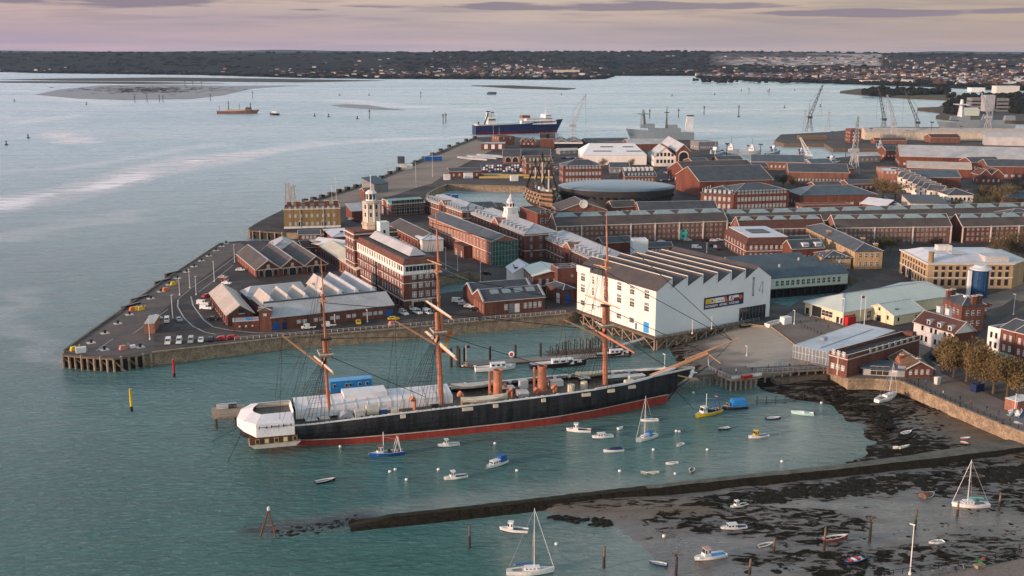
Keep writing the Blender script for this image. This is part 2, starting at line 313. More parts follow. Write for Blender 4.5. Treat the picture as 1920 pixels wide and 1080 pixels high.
# ------------------------------------------------------------------ buildings
class House:
 def __init__(s, name, label, B, A=None, C=None, L=None, W=None, h=8, top=None, zr=0, g=G, wall='brick', roof='flat', rise=3, rm='slate', n=1,
                 over=.4, cat='building', group=None, par=.7, wname='wall', trim=None, ang=None, base=None):
  if top is not None: h = ht(B[0], B[1], top, g)
  z = g + (h if zr == 'e' else zr)
  b = P(*B, z)
  if ang is not None: u = Vector((math.cos(ang), math.sin(ang), 0))
  else:
   va = P(*A, z) - b if A else None; vc = P(*C, z) - b if C else None
   if va is None or (vc is not None and vc.length >= va.length): u = vc.normalized()
   else: u = Vector((va.y, -va.x, 0)).normalized()
  vv = Vector((-u.y, u.x, 0))
  if W is None: W = (P(*A, z) - b).dot(vv)
  if L is None: L = (P(*C, z) - b).dot(u)
  s.L, s.W, s.h, s.g = L, W, h, g; s.u, s.v = u, vv; s.wins = []
  s.ang = math.atan2(u.y, u.x); s.org = Vector((b.x, b.y, g))
  s.root = thing(name, label, cat, s.org, s.ang, group); s.name = name
  s.rm = rm
  wb = MB(); o = over
  def T(a, c, zz, ax): return (a, c, zz) if ax == 'x' else (c, a, zz)
  z0 = -.3 if base is None else base
  if roof == 'flat':
   wb.prism([(0, 0), (L, 0), (L, W), (0, W)], z0, h, wall, top='trim', holes=[[(.45, .45), (L - .45, .45), (L - .45, W - .45), (.45, W - .45)]])
   rb = MB(); rb.box(.45, .45, h - par - .3, L - .45, W - .45, h - par, rm); rb.build('roof', s.root)
   if trim: tb = MB(); s._band(tb, h - .9, h - .5, .18, trim); tb.build('cornice', s.root)
  elif roof in ('gx', 'gy'):
   ax = roof[1]; a1, c1 = (L, W) if ax == 'x' else (W, L); d = c1 / n
   for i in range(n):
    q0, q1 = i * d, (i + 1) * d; qm = (q0 + q1) / 2
    sec = [(q0, z0), (q1, z0), (q1, h), (qm, h + rise), (q0, h)]
    wb.face([T(0, a, zz, ax) for a, zz in sec], wall); wb.face([T(a1, a, zz, ax) for a, zz in sec], wall)
   wb.face([T(0, 0, z0, ax), T(a1, 0, z0, ax), T(a1, 0, h, ax), T(0, 0, h, ax)], wall)
   wb.face([T(0, c1, z0, ax), T(a1, c1, z0, ax), T(a1, c1, h, ax), T(0, c1, h, ax)], wall)
   rb = MB(); th = .22
   for i in range(n):
    q0, q1 = i * d, (i + 1) * d; qm = (q0 + q1) / 2; k = rise / (d / 2)
    e0 = o if i == 0 else 0; e1 = o if i == n - 1 else 0
    for qa, za, qb, zb in ((q0 - e0, h - k * e0, qm, h + rise), (q1 + e1, h - k * e1, qm, h + rise)):
     rb.hexa([T(-o, qa, za + .02, ax), T(a1 + o, qa, za + .02, ax), T(a1 + o, qb, zb + .02, ax), T(-o, qb, zb + .02, ax),
                             T(-o, qa, za + th, ax), T(a1 + o, qa, za + th, ax), T(a1 + o, qb, zb + th, ax), T(-o, qb, zb + th, ax)], rm)
   if name != 'boathouse':
    for i in range(n):
     q0, q1 = i * d, (i + 1) * d; qm = (q0 + q1) / 2; rb.beam(T(-o, qm, h + rise + .2, ax), T(a1 + o, qm, h + rise + .2, ax), .35, 'lead', .16)
     for a_ in (-o, a1 + o):
      rb.beam(T(a_, q0, h + .12, ax), T(a_, qm, h + rise + .12, ax), .22, 'trim', .3); rb.beam(T(a_, qm, h + rise + .12, ax), T(a_, q1, h + .12, ax), .22, 'trim', .3)
    rb.beam(T(-o, -o, h - .1, ax), T(a1 + o, -o, h - .1, ax), .2, 'trim', .22); rb.beam(T(-o, c1 + o, h - .1, ax), T(a1 + o, c1 + o, h - .1, ax), .2, 'trim', .22)
   s.roof = rb.build('roof', s.root)
  elif roof == 'hip':
   wb.prism([(0, 0), (L, 0), (L, W), (0, W)], z0, h, wall)
   m_ = min(L, W) / 2; rb = MB()
   e = [(-o, -o, h), (L + o, -o, h), (L + o, W + o, h), (-o, W + o, h)]; e2 = [(a, c, zz + .25) for a, c, zz in e]
   if L >= W: r = [(m_, W / 2, h + rise), (L - m_, W / 2, h + rise)]; fs = [(4, 5, 9, 8), (6, 7, 8, 9), (7, 4, 8), (5, 6, 9)]
   else: r = [(L / 2, m_, h + rise), (L / 2, W - m_, h + rise)]; fs = [(4, 5, 8), (5, 6, 9, 8), (6, 7, 9), (7, 4, 8, 9)]
   rb.faces(e + e2 + r, fs + [(0, 1, 5, 4), (1, 2, 6, 5), (2, 3, 7, 6), (3, 0, 4, 7), (3, 2, 1, 0)], rm)
   hp = []
   q = [Vector(p) for p in e2] + [Vector(p) for p in r]
   for a, c in (((0, 4), (1, 5), (2, 5), (3, 4), (4, 5)) if L >= W else ((0, 4), (1, 4), (2, 5), (3, 5), (4, 5))):
    rb.beam(q[a] + Vector((0, 0, .06)), q[c] + Vector((0, 0, .06)), .35, 'lead', .15)
   s.roof = rb.build('roof', s.root)
  elif roof == 'lean':      # rises towards the back
   sec = [(0, z0), (W, z0), (W, h + rise), (0, h)]
   wb.face([(0, a, c) for a, c in sec], wall); wb.face([(L, a, c) for a, c in sec], wall)
   wb.face([(0, 0, z0), (L, 0, z0), (L, 0, h), (0, 0, h)], wall); wb.face([(0, W, z0), (L, W, z0), (L, W, h + rise), (0, W, h + rise)], wall)
   rb = MB(); k = rise / W
   rb.hexa([(-o, -o, h - k * o + .02), (L + o, -o, h - k * o + .02), (L + o, W + o, h + rise + k * o + .02), (-o, W + o, h + rise + k * o + .02),
                     (-o, -o, h - k * o + .25), (L + o, -o, h - k * o + .25), (L + o, W + o, h + rise + k * o + .25), (-o, W + o, h + rise + k * o + .25)], rm)
   s.roof = rb.build('roof', s.root)
  s.wallmb = wb; s.wall = None
  if roof != 'custom': s.wall = wb.build(wname, s.root)
 def _band(s, b, z0, z1, d, m):
  L, W = s.L, s.W
  b.box(-d, -d, z0, L + d, -.01, z1, m); b.box(-d, W + .01, z0, L + d, W + d, z1, m)
  b.box(-d, -.01, z0, -.01, W + .01, z1, m); b.box(L + .01, -.01, z0, L + d, W + .01, z1, m)
 def band(s, z, t=.35, d=.10, m='trim', name='string_course'):
  b = MB(); s._band(b, z, z + t, d, m); b.build(name, s.root); return s
 def pos(s, f, t, z, out=0):
  return {'F': ((t, -out, z), 0), 'R': ((s.L + out, t, z), math.pi / 2), 'K': ((s.L - t, s.W + out, z), math.pi), 'L': ((-out, t, z), -math.pi / 2)}[f]
 def flen(s, f): return s.L if f in 'FK' else s.W
 def win(s, f, z, n, w=1.1, h=1.9, st='sash', s0=1.2, s1=1.2, name='window', skip=(), t0=None, t1=None):
  T = s.flen(f); a = s0 if t0 is None else t0 * T; b = T - s1 if t1 is None else t1 * T
  for zz in (z if isinstance(z, (list, tuple)) else [z]):
   for i in range(n):
    if i in skip: continue
    t = (a + b) / 2 if n == 1 else a + (b - a) * (i + .5) / n
    s.wins.append((f, t, zz, w, h, st, name))
  return s
 def put(s, f, t, z, w, h, st, name='door', frac=True):
  s.wins.append((f, t * s.flen(f) if frac else t, z, w, h, st, name)); return s
 def box(s, name, x0, y0, z0, x1, y1, z1, m, frac=False):
  b = MB(); b.box(x0, y0, z0, x1, y1, z1, m); return b.build(name, s.root)
 def part(s, name, mb, smooth=False): return mb.build(name, s.root, smooth=smooth)
 def chim(s, pts, w=1.2, d=.9, h=1.8, z=None, m='brick'):
  for x, y in pts:
   b = MB(); zz = (s.h if z is None else z); x *= s.L; y *= s.W
   b.box(x - w / 2, y - d / 2, zz - .5, x + w / 2, y + d / 2, zz + h, m); b.box(x - w / 2 - .1, y - d / 2 - .1, zz + h, x + w / 2 + .1, y + d / 2 + .1, zz + h + .2, 'trim')
   for k in (-.25, .25): b.tube((x + k * w, y, zz + h + .2), (x + k * w, y, zz + h + .75), .16, 'brick_pale', n=6)
   b.build('chimney', s.root)
  return s
 def done(s):
  far = sorted(s.wins, key=lambda q: 0)
  for i, (f, t, z, w, h, st, nm) in enumerate(far[:100]):
   p, r = s.pos(f, t, z); link(nm, wmesh(st, w, h), s.root, p, r)
  if len(far) > 100:
   b = MB()
   for f, t, z, w, h, st, nm in far[100:]:
    p, r = s.pos(f, t, z); me = wmesh(st, w, h); X = Matrix.Translation(p) @ Matrix.Rotation(r, 4, 'Z')
    i0 = len(b.v); b.v += [tuple(X @ v.co) for v in me.vertices]
    for pl in me.polygons: b.f.append(tuple(i0 + k for k in pl.vertices)); b.m.append(b.mi(me.materials[pl.material_index]))
   tag(b.build('window', s.root), kind='stuff')
  return s
# ------------------------------------------------------------------ numeric noise
def vnoise(x, y, seed=0):
 xi = np.floor(x).astype(np.int64); yi = np.floor(y).astype(np.int64); fx = x - xi; fy = y - yi
 def hsh(a, b):
  n = (a * 374761393 + b * 668265263 + seed * 1442695041) & 0x7fffffff
  n = ((n ^ (n >> 13)) * 1274126177) & 0x7fffffff
  return ((n ^ (n >> 16)) & 0xffff) / 65535.0
 u = fx * fx * (3 - 2 * fx); v = fy * fy * (3 - 2 * fy)
 return (hsh(xi, yi) * (1 - u) + hsh(xi + 1, yi) * u) * (1 - v) + (hsh(xi, yi + 1) * (1 - u) + hsh(xi + 1, yi + 1) * u) * v
def fbm(x, y, o=4, seed=0):
 t = 0; a = .5; k = 0
 for i in range(o): t = t + a * vnoise(x * 2 ** i, y * 2 ** i, seed + i); k += a; a *= .5
 return t / k
def W(pts, z=0): return [(P(x, y, z).x, P(x, y, z).y) for x, y in pts]
def polydist(X, Y, poly):           # signed distance, positive inside
 d = np.full(X.shape, 1e9); ins = np.zeros(X.shape, bool); n = len(poly)
 for i in range(n):
  (ax, ay), (bx, by) = poly[i], poly[(i + 1) % n]; ex, ey = bx - ax, by - ay
  t = np.clip(((X - ax) * ex + (Y - ay) * ey) / (ex * ex + ey * ey + 1e-9), 0, 1)
  d = np.minimum(d, np.hypot(X - ax - t * ex, Y - ay - t * ey))
  c = (ay > Y) != (by > Y); xx = ax + (Y - ay) / (by - ay + 1e-12) * ex; ins ^= c & (X < xx)
 return np.where(ins, d, -d)
def linedist(X, Y, pts, ws):
 d = np.full(X.shape, 1e9)
 for i in range(len(pts) - 1):
  (ax, ay), (bx, by) = pts[i], pts[i + 1]; ex, ey = bx - ax, by - ay
  t = np.clip(((X - ax) * ex + (Y - ay) * ey) / (ex * ex + ey * ey + 1e-9), 0, 1)
  d = np.minimum(d, np.hypot(X - ax - t * ex, Y - ay - t * ey) / (ws[i] + (ws[i + 1] - ws[i]) * t))
 return d
def gridmesh(name, X, Y, Z, material, attrs=None, keep=None):
 r, c = X.shape; co = np.stack([X, Y, Z], -1).reshape(-1, 3)
 idx = np.arange(r * c).reshape(r, c); f = np.stack([idx[:-1, :-1], idx[:-1, 1:], idx[1:, 1:], idx[1:, :-1]], -1).reshape(-1, 4)
 if keep is not None:
  kf = keep.reshape(-1)[f].any(1); f = f[kf]
  us = np.unique(f); mp = np.full(r * c, -1); mp[us] = np.arange(len(us)); f = mp[f]; co = co[us]
  attrs = {k: v.reshape(-1)[us] for k, v in (attrs or {}).items()}
 me = bpy.data.meshes.new(name); me.vertices.add(len(co)); me.vertices.foreach_set('co', co.ravel())
 me.loops.add(len(f) * 4); me.loops.foreach_set('vertex_index', f.ravel()); me.polygons.add(len(f))
 me.polygons.foreach_set('loop_start', np.arange(len(f)) * 4); me.polygons.foreach_set('loop_total', np.full(len(f), 4))
 me.polygons.foreach_set('use_smooth', [True] * len(f)); me.materials.append(material)
 for k, v in (attrs or {}).items():
  a = me.attributes.new(k, 'FLOAT', 'POINT'); a.data.foreach_set('value', np.asarray(v, dtype=np.float32).ravel())
 me.update(calc_edges=True); me.validate(); return link(name, me)
class SH:                       # small shader helper
 def __init__(s, name, rough=.8):
  m = bpy.data.materials.new(name); M[name] = m; m.use_nodes = True; s.m = m; s.t = m.node_tree; s.b = s.t.nodes['Principled BSDF']; s.L = s.t.links
  s.b.inputs['Roughness'].default_value = rough; s.b.inputs['Specular IOR Level'].default_value = .08; s.g = s.t.nodes.new('ShaderNodeNewGeometry').outputs['Position']
 def n(s, t, **k):
  o = s.t.nodes.new(t)
  for a, b in k.items(): setattr(o, a, b)
  return o
 def noise(s, scale, detail=5, st=(1, 1, 1), loc=(0, 0, 0), rough=.55, dist=0):
  mp = s.n('ShaderNodeMapping'); mp.inputs['Scale'].default_value = st; mp.inputs['Location'].default_value = loc; s.L.new(s.g, mp.inputs[0])
  q = s.n('ShaderNodeTexNoise'); q.inputs['Scale'].default_value = scale; q.inputs['Detail'].default_value = detail; q.inputs['Roughness'].default_value = rough
  q.inputs['Distortion'].default_value = dist; s.L.new(mp.outputs[0], q.inputs[0]); return q.outputs[0]
 def rng(s, x, a, b, c=0, d=1, clamp=True):
  q = s.n('ShaderNodeMapRange'); q.clamp = clamp
  for i, v in enumerate((a, b, c, d)): q.inputs[1 + i].default_value = v
  s.L.new(x, q.inputs[0]); return q.outputs[0]
 def attr(s, nm): q = s.n('ShaderNodeAttribute'); q.attribute_name = nm; return q.outputs['Fac']
 def op(s, o, a, b):
  q = s.n('ShaderNodeMath', operation=o)
  for i, v in enumerate((a, b)):
   if isinstance(v, (int, float)): q.inputs[i].default_value = v
   else: s.L.new(v, q.inputs[i])
  return q.outputs[0]
 def mix(s, f, a, b):
  q = s.n('ShaderNodeMix', data_type='RGBA')
  if isinstance(f, (int, float)): q.inputs[0].default_value = f
  else: s.L.new(f, q.inputs[0])
  for i, v in ((6, a), (7, b)):
   if isinstance(v, tuple): q.inputs[i].default_value = (*v, 1)
   else: s.L.new(v, q.inputs[i])
  return q.outputs[2]
 def set(s, k, v):
  if isinstance(v, (int, float)): s.b.inputs[k].default_value = v
  else: s.L.new(v, s.b.inputs[k])
 def bump(s, h, st, dist):
  q = s.n('ShaderNodeBump'); q.inputs['Distance'].default_value = dist
  if isinstance(st, (int, float)): q.inputs['Strength'].default_value = st
  else: s.L.new(st, q.inputs['Strength'])
  s.L.new(h, q.inputs['Height']); s.L.new(q.outputs[0], s.b.inputs['Normal'])
# ------------------------------------------------------------------ water
wt = SH('water')
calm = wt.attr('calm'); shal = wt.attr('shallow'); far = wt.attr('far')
w1_ = wt.noise(.05, 6, (1, 2.5, 1)); big = wt.noise(.006, 5, (1, 2.2, 1)); patch = wt.noise(.02, 4, (1, 2.6, 1), (30, 9, 0))
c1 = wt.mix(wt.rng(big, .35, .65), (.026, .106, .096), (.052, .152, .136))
c2 = wt.mix(far, c1, (.30, .42, .47))  # paler with distance: grazing sky reflection painted into the base colour
c3 = wt.mix(shal, c2, (.25, .27, .25)); c3 = wt.mix(wt.op('MULTIPLY', wt.attr('slick_sheen'), wt.rng(w1_, .3, .6, .5, .95)), c3, (.80, .76, .75)); c3 = wt.mix(wt.attr('reef'), c3, (.012, .022, .026))  # calm streaks: their bright sky reflection is put in as pale colour
wt.L.new(c3, wt.b.inputs['Base Color']); wt.set('IOR', 1.40); wt.set('Specular IOR Level', .5)
ruf = wt.op('ADD', wt.rng(patch, .35, .7, .0, .10), wt.op('MULTIPLY', far, .22))
wt.set('Roughness', wt.op('MAXIMUM', wt.op('SUBTRACT', wt.op('ADD', ruf, .05), wt.op('MULTIPLY', calm, .25)), .03))
w1 = wt.noise(.42, 5, (.8, 1.7, 1), rough=.65, dist=.6); w2 = wt.noise(.10, 4, (.7, 2.0, 1), rough=.6); w3 = wt.noise(1.3, 3, (1, 1.7, 1), rough=.6)
hh = wt.op('ADD', wt.op('ADD', wt.op('MULTIPLY', w1, 1.2), wt.op('MULTIPLY', w2, 2.2)), wt.op('MULTIPLY', wt.op('MULTIPLY', wt.noise(.035, 3, (.6, 2.2, 1)), 12), wt.attr('far')))
st = wt.op('MULTIPLY', wt.rng(calm, 0, 1, 1, .16), wt.rng(shal, 0, 1, 1, .5))
wt.bump(hh, wt.op('MULTIPLY', st, wt.rng(patch, .3, .7, .6, 1)), 1.0)
rr = np.exp(np.linspace(math.log(60), math.log(14000), 520)); aa = np.linspace(-.95, .95, 420)
WX = rr[:, None] * aa[None, :]; WY = np.repeat(rr[:, None], 420, 1)
nzw = fbm(WX / 60, WY / 25, 4, 3); nzf = fbm(WX / 500, WY / 90, 4, 8); nzg = fbm(WX / 160, WY / 45, 4, 5)
sl = W([(-300, 405), (0, 385), (130, 360), (300, 320), (430, 291), (600, 268), (740, 261), (900, 256)]); wd = [34, 32, 30, 28, 26, 24, 18, 10]
q = linedist(WX + (fbm(WX / 70, WY / 110, 4, 41) - .5) * 60, WY, sl, wd); calm = np.clip((1.4 - q) * 1.1, 0, 1) * np.clip(.75 + (fbm(WX / 40, WY / 70, 3, 44) - .5) * 1.6, .35, 1); slick_sheen = calm
sl2 = W([(105, 247), (135, 268), (160, 258)]); calm = np.maximum(calm, np.clip(1.6 - linedist(WX + (nzw - .5) * 50, WY + (nzg - .5) * 90, sl2, [14, 14, 10]), 0, 1))
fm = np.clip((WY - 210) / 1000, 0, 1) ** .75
calm = np.maximum(calm, np.clip((nzf - .50) * 5, 0, 1) * np.clip((WY - 700) / 800, 0, 1) * .6)
calm = np.maximum(calm, np.clip((fbm(WX / 900, WY / 110, 4, 21) - .52) * 5, 0, 1) * np.clip((WY - 1000) / 1000, 0, 1) * .6)
slick_sheen = np.maximum(slick_sheen, np.clip(1.5 - linedist(WX + (nzw - .5) * 50, WY + (nzg - .5) * 90, sl2, [14, 14, 10]), 0, 1) * .8)
for p_, w_2, k_ in (([(-100, 330), (60, 318), (240, 300), (420, 270)], 14, .35), ([(-50, 460), (100, 430), (260, 400)], 16, .25), ([(0, 235), (60, 228), (150, 215)], 22, .4), ([(640, 188), (760, 200), (880, 205)], 40, .6), ([(1150, 205), (1350, 208), (1500, 204)], 24, .5), ([(960, 235), (1200, 240), (1440, 250)], 22, .45), ([(0, 170), (80, 172), (200, 195), (380, 190)], 40, .5), ([(150, 700), (60, 640), (20, 560)], 9, .2)): slick_sheen = np.maximum(slick_sheen, np.clip(1.4 - linedist(WX + (nzw - .5) * 60, WY + (nzg - .5) * 120, W(p_), [w_2] * 5), 0, 1) * k_)
reef = np.clip(1.3 - linedist(WX + (nzw - .5) * 5, WY + (nzw - .5) * 5, W([(455, 1000), (560, 990), (665, 978)]), [3.2, 4.2, 5]), 0, 1) * .8
sheltered = np.clip(linedist(WX, WY, W([(560, 700), (900, 660), (1050, 640)]), [14, 14, 14]) * -1 + 1.6, 0, 1) * .25
calm = np.maximum(calm, sheltered)
bay = W([(1430, 745), (1520, 762), (1640, 800), (1660, 850), (1480, 880), (1250, 905), (1330, 860), (1420, 820)])
db = polydist(WX, WY, bay); shal = np.clip((db + 12) / 22, 0, 1) * .62
bw = W([(500, 1000), (680, 975), (860, 950), (1000, 932), (1150, 912)])
shal = np.maximum(shal, np.clip(1.5 - linedist(WX + (nzw - .5) * 8, WY + (nzw - .5) * 8, bw, [3, 5, 7, 9, 9]), 0, 1) * .5)
sm = W([(960, 985), (1250, 960), (1300, 1120), (1090, 1100)]); shal = np.maximum(shal, np.clip((polydist(WX, WY, sm) + 14) / 24, 0, 1) * .6)
wo = gridmesh('water', WX, WY, np.zeros_like(WX), wt.m, dict(calm=calm, shallow=shal, far=fm, slick_sheen=slick_sheen, reef=reef)); tag(wo, kind='structure')
mat('seabed', (.10, .09, .07)); sb = MB(); sb.face([(-20000, -500, -3), (20000, -500, -3), (20000, 20000, -3), (-20000, 20000, -3)], 'seabed'); struct('seabed', sb)
# ------------------------------------------------------------------ dockyard ground
GP = [(120, 664), (120, 657), (150, 637), (190, 608), (243, 575), (300, 531), (352, 495), (412, 456), (450, 452), (505, 451), (545, 448), (600, 444), (612, 438), (530, 436), (470, 432),
      (467, 427), (490, 413), (512, 402), (533, 392), (548, 386), (600, 371), (655, 355), (700, 339), (745, 320), (790, 298), (850, 273), (893, 257), (960, 256), (1010, 262), (1100, 261), (1200, 263),
      (1290, 262), (1330, 267), (1343, 299), (1355, 305), (1515, 303), (1560, 297), (1640, 287), (1930, 285), (2300, 300), (2500, 420), (2500, 900), (2150, 890), (1990, 838), (1905, 807), (1880, 798), (1800, 765), (1745, 741), (1690, 716),
      (1640, 712), (1590, 712), (1563, 692), (1498, 672), (1497, 650), (1447, 612), (1400, 606), (1300, 612), (1215, 596), (1120, 578), (1073, 584), (1065, 588), (900, 602), (760, 615), (530, 633), (287, 661), (215, 671), (165, 668)]
basin1 = W([(800, 371), (803, 362), (822, 352), (838, 346), (1000, 350), (1045, 353), (1010, 380), (985, 402), (940, 380), (870, 378)], G)
pond = W([(1442, 530), (1500, 521), (1588, 512), (1612, 527), (1570, 552), (1500, 562), (1480, 576), (1444, 566)], G)
dock = W([(832, 517), (880, 508), (905, 512), (918, 530), (866, 545), (840, 548), (800, 556), (806, 530)], G)
gm = SH('ground_asphalt', .85)
a1 = gm.noise(.035, 6); a2 = gm.noise(.35, 4); a3 = gm.noise(.008, 3)
gc = gm.mix(gm.rng(a1, .38, .62), (.050, .045, .047), (.082, .073, .071)); gc = gm.mix(gm.rng(a3, .45, .62, 0, .6), gc, (.11, .094, .085))
gc = gm.mix(gm.rng(a2, .55, .75, 0, .5), gc, (.030, .028, .029)); gc = gm.mix(gm.rng(gm.noise(.09, 2, (1, 1, 1), (40, 7, 0)), .56, .58, 0, .45), gc, (.125, .105, .095)); gm.L.new(gc, gm.b.inputs['Base Color'])
gb = MB(); gb.prism(W(GP, G), -2, G, 'quay_stone', top='ground_asphalt', holes=[basin1, pond, dock]); struct('ground', gb)
def sheet(name, pts, m, dz=.012, z=G, kind='structure', px=True):
 b = MB(); pp = W(pts, z) if px else pts; tr = tessellate_polygon([[Vector((x, y, 0)) for x, y in pp]])
 b.faces([(x, y, z + dz) for x, y in pp], tr, m); o = b.build(name); o['kind'] = kind; return o
def strip(name, pts, wid, m, dz=.02, z=G, h=0):
 b = MB(); pp = [Vector((*p, 0)) for p in W(pts, z)]
 for a, c in zip(pp, pp[1:]):
  d = (c - a).normalized(); nn = Vector((-d.y, d.x, 0)) * wid / 2; a = a - d * wid * .3; c = c + d * wid * .3
  if h: b.hexa([(q.x, q.y, z - .1) for q in (a - nn, a + nn, c + nn, c - nn)] + [(q.x, q.y, z + h) for q in (a - nn, a + nn, c + nn, c - nn)], m)
  else: b.face([(q.x, q.y, z + dz) for q in (a - nn, a + nn, c + nn, c - nn)], m)
 o = b.build(name); o['kind'] = 'structure'; return o
mat('storage_yard', (.27, .21, .165), (.20, .155, .125), s=.05); mat('quay_deck', (.135, .105, .09), (.085, .072, .068), s=.12, fine=.3)
mat('promenade', (.20, .165, .14), (.15, .125, .11), s=.12)
sheet('yard', [(600, 376), (700, 345), (860, 275), (893, 262), (935, 276), (885, 300), (850, 318), (808, 345), (780, 352), (740, 366), (640, 388)], 'storage_yard')
sheet('quay_deck', [(125, 660), (245, 577), (352, 497), (414, 458), (450, 454), (460, 462), (380, 520), (330, 560), (285, 600), (290, 655), (215, 669), (165, 666)], 'quay_deck')
sheet('promenade', [(1450, 612), (1484, 583), (1510, 592), (1640, 612), (1740, 640), (1765, 700), (1900, 760), (2100, 800), (2100, 870), (1990, 836), (1880, 797), (1745, 740), (1690, 715), (1590, 711), (1500, 650)], 'promenade')
sheet('museum_yard', [(1690, 560), (1800, 568), (1900, 540), (1935, 520), (1935, 560), (1830, 585), (1760, 590)], 'promenade', .016)
sheet('road', [(1268, 352), (1292, 352), (1330, 397), (1278, 398)], 'asphalt', .016)
sheet('road', [(1900, 560), (1925, 570), (1830, 630), (1790, 668), (1745, 690), (1728, 668), (1770, 640), (1840, 600)], 'asphalt', .02)
for nm_, pts in {'a': [(334, 562), (333, 575), (345, 596), (362, 612), (385, 623), (405, 627)], 'b': [(358, 556), (362, 573), (382, 600), (400, 613), (430, 619), (480, 624), (530, 624)],
                 'c': [(335, 560), (360, 539), (400, 512), (452, 474)], 'd': [(372, 548), (404, 524), (437, 497)], 'e': [(180, 658), (212, 635)], 'f': [(250, 625), (315, 580)],
                 'g': [(820, 500), (870, 522), (925, 545)], 'h': [(800, 480), (860, 508)]}.items():
 strip('road_line', pts, .30 if nm_ not in 'ab' else .5, 'line', .03)
# parapets and copings along the quay
strip('quay_coping', [(287, 661), (530, 633), (760, 615), (900, 602), (1066, 588)], 1.3, 'quay_stone', h=.28)
strip('quay_coping', [(1590, 712), (1640, 712), (1690, 716), (1745, 741), (1800, 765), (1880, 798), (1990, 838)], 1.0, 'quay_stone', h=.5)
strip('quay_edge', [(121, 657), (190, 608), (300, 531), (412, 457), (450, 453)], .8, 'timber', h=.35)
strip('quay_edge', [(533, 392), (600, 371), (700, 339), (790, 298), (893, 257)], 1.6, 'concrete', h=.5)
strip('basin_edge', [(800, 371), (803, 362), (822, 352), (838, 346), (1000, 350)], 1.6, 'quay_stone', h=.3)
# northern quays and islands
def island(name, pts, z, m, top=None):
 b = MB(); b.prism(W(pts, z), -2, z, m, top=top); o = b.build(name); o['kind'] = 'structure'; return o
mat('far_ground', (.085, .07, .062), (.05, .045, .045), s=.02, fine=.3)
island('north_quay', [(1452, 264), (1464, 252), (1560, 247), (1640, 238), (1760, 238), (2300, 250), (2300, 272), (1940, 279), (1700, 277), (1560, 278), (1545, 269), (1470, 269)], 4, 'timber', 'far_ground')
mudm = mat('far_mud', (.085, .078, .082), (.04, .035, .033), s=.012, fine=.4, rough=.4)
mat('weed_dark', (.035, .03, .022), (.06, .05, .035), s=.05, fine=.4)
mat('far_grass', (.045, .06, .03), (.07, .06, .035), s=.01, fine=.3)
island('mud_bank', [(66, 177), (110, 168), (190, 160), (300, 158), (430, 161), (560, 160), (470, 166), (420, 178), (360, 185), (230, 187), (150, 185)], .5, 'far_mud')
island('mud_bank', [(0, 149), (120, 147), (300, 145), (480, 147), (720, 151), (560, 154), (330, 152), (130, 151)], 1.0, 'weed_dark')
island('mud_bank', [(-200, 153), (60, 152), (250, 153), (420, 156), (250, 157), (40, 155)], .8, 'weed_dark')
island('mud_bank', [(884, 160), (960, 160), (1080, 165.5), (1060, 167.5), (960, 165)], 1.5, 'weed_dark')
island('mud_bank', [(620, 197), (650, 195), (690, 197), (730, 203), (760, 206), (700, 205), (650, 201)], .4, 'far_mud')
island('spit', [(1575, 171), (1610, 166), (1640, 166), (1700, 168), (1780, 174), (1780, 184), (1700, 181), (1620, 175)], 5, 'weed_dark', 'far_grass')
island('spit', [(1720, 202), (1760, 200), (1775, 192), (1790, 180), (2300, 180), (2300, 232), (1900, 226), (1800, 222), (1755, 217), (1775, 208)], 5, 'weed_dark', 'far_ground')
# ------------------------------------------------------------------ far shore and hills
SHORE = [(-900, 131), (0, 134), (120, 137.5), (400, 141), (560, 146), (700, 148), (900, 149), (1090, 150), (1133, 148), (1140, 142.5), (1290, 142.5), (1300, 148), (1480, 155), (1550, 157.5), (1700, 163), (1800, 168), (1930, 172), (2900, 185)]
tk = np.linspace(-.78, .78, 620); pxs = 960 + F * tk * 1.0
ysh = np.interp(pxs, [a for a, b in SHORE], [b for a, b in SHORE])
vv = ysh - 540; Ysh = EYE * (F * CC - vv * SS) / (F * SS + vv * CC)
ss = np.linspace(0, 1, 90) ** 1.25
Yr = 7600 + 500 * np.sin(tk * 7)
HY = Ysh[None, :] + (11500 - Ysh[None, :]) * ss[:, None]; HX = HY * (tk / (CC + 103 / 6000 * SS))[None, :]
tt = np.clip((HY - Ysh[None, :]) / (Yr[None, :] - Ysh[None, :]), 0, 2)
prof = np.interp(pxs, [-900, 0, 300, 620, 800, 960, 1200, 1310, 1420, 1560, 1700, 1930, 2900], [104, 103, 101, 99, 104, 107, 108, 110, 106, 100, 93, 86, 80])
n1 = fbm(HX / 900, HY / 900, 5, 2); n2 = fbm(HX / 120, HY / 120, 3, 9)
up = np.clip((tt - .22) / .78, 0, 1); up = up * up * (3 - 2 * up)
back = np.clip((tt - 1) / .3, 0, 1)
HZ = 3 + (prof[None, :] - 3) * up * (1 - .35 * back) + (n1 - .5) * 26 * np.clip(tt * 2, 0, 1) * (1 - .6 * up) + (n2 - .5) * 9 * np.clip(tt * 3, 0, 1)
HZ[0, :] = -1; HZ[1:, :] = np.maximum(HZ[1:, :], 3)
hm = SH('hillside', .95)
h1 = hm.noise(.0016, 5, (1, .6, 1)); h2 = hm.noise(.009, 5, (1, .5, 1)); town = hm.attr('town'); chalk = hm.attr('chalk')
vo = hm.n('ShaderNodeTexVoronoi'); vo.inputs['Scale'].default_value = .0022; mpv = hm.n('ShaderNodeMapping'); mpv.inputs['Scale'].default_value = (1, .5, 1); hm.L.new(hm.g, mpv.inputs[0]); hm.L.new(mpv.outputs[0], vo.inputs[0])
sx = hm.n('ShaderNodeSeparateColor'); hm.L.new(vo.outputs['Color'], sx.inputs[0])
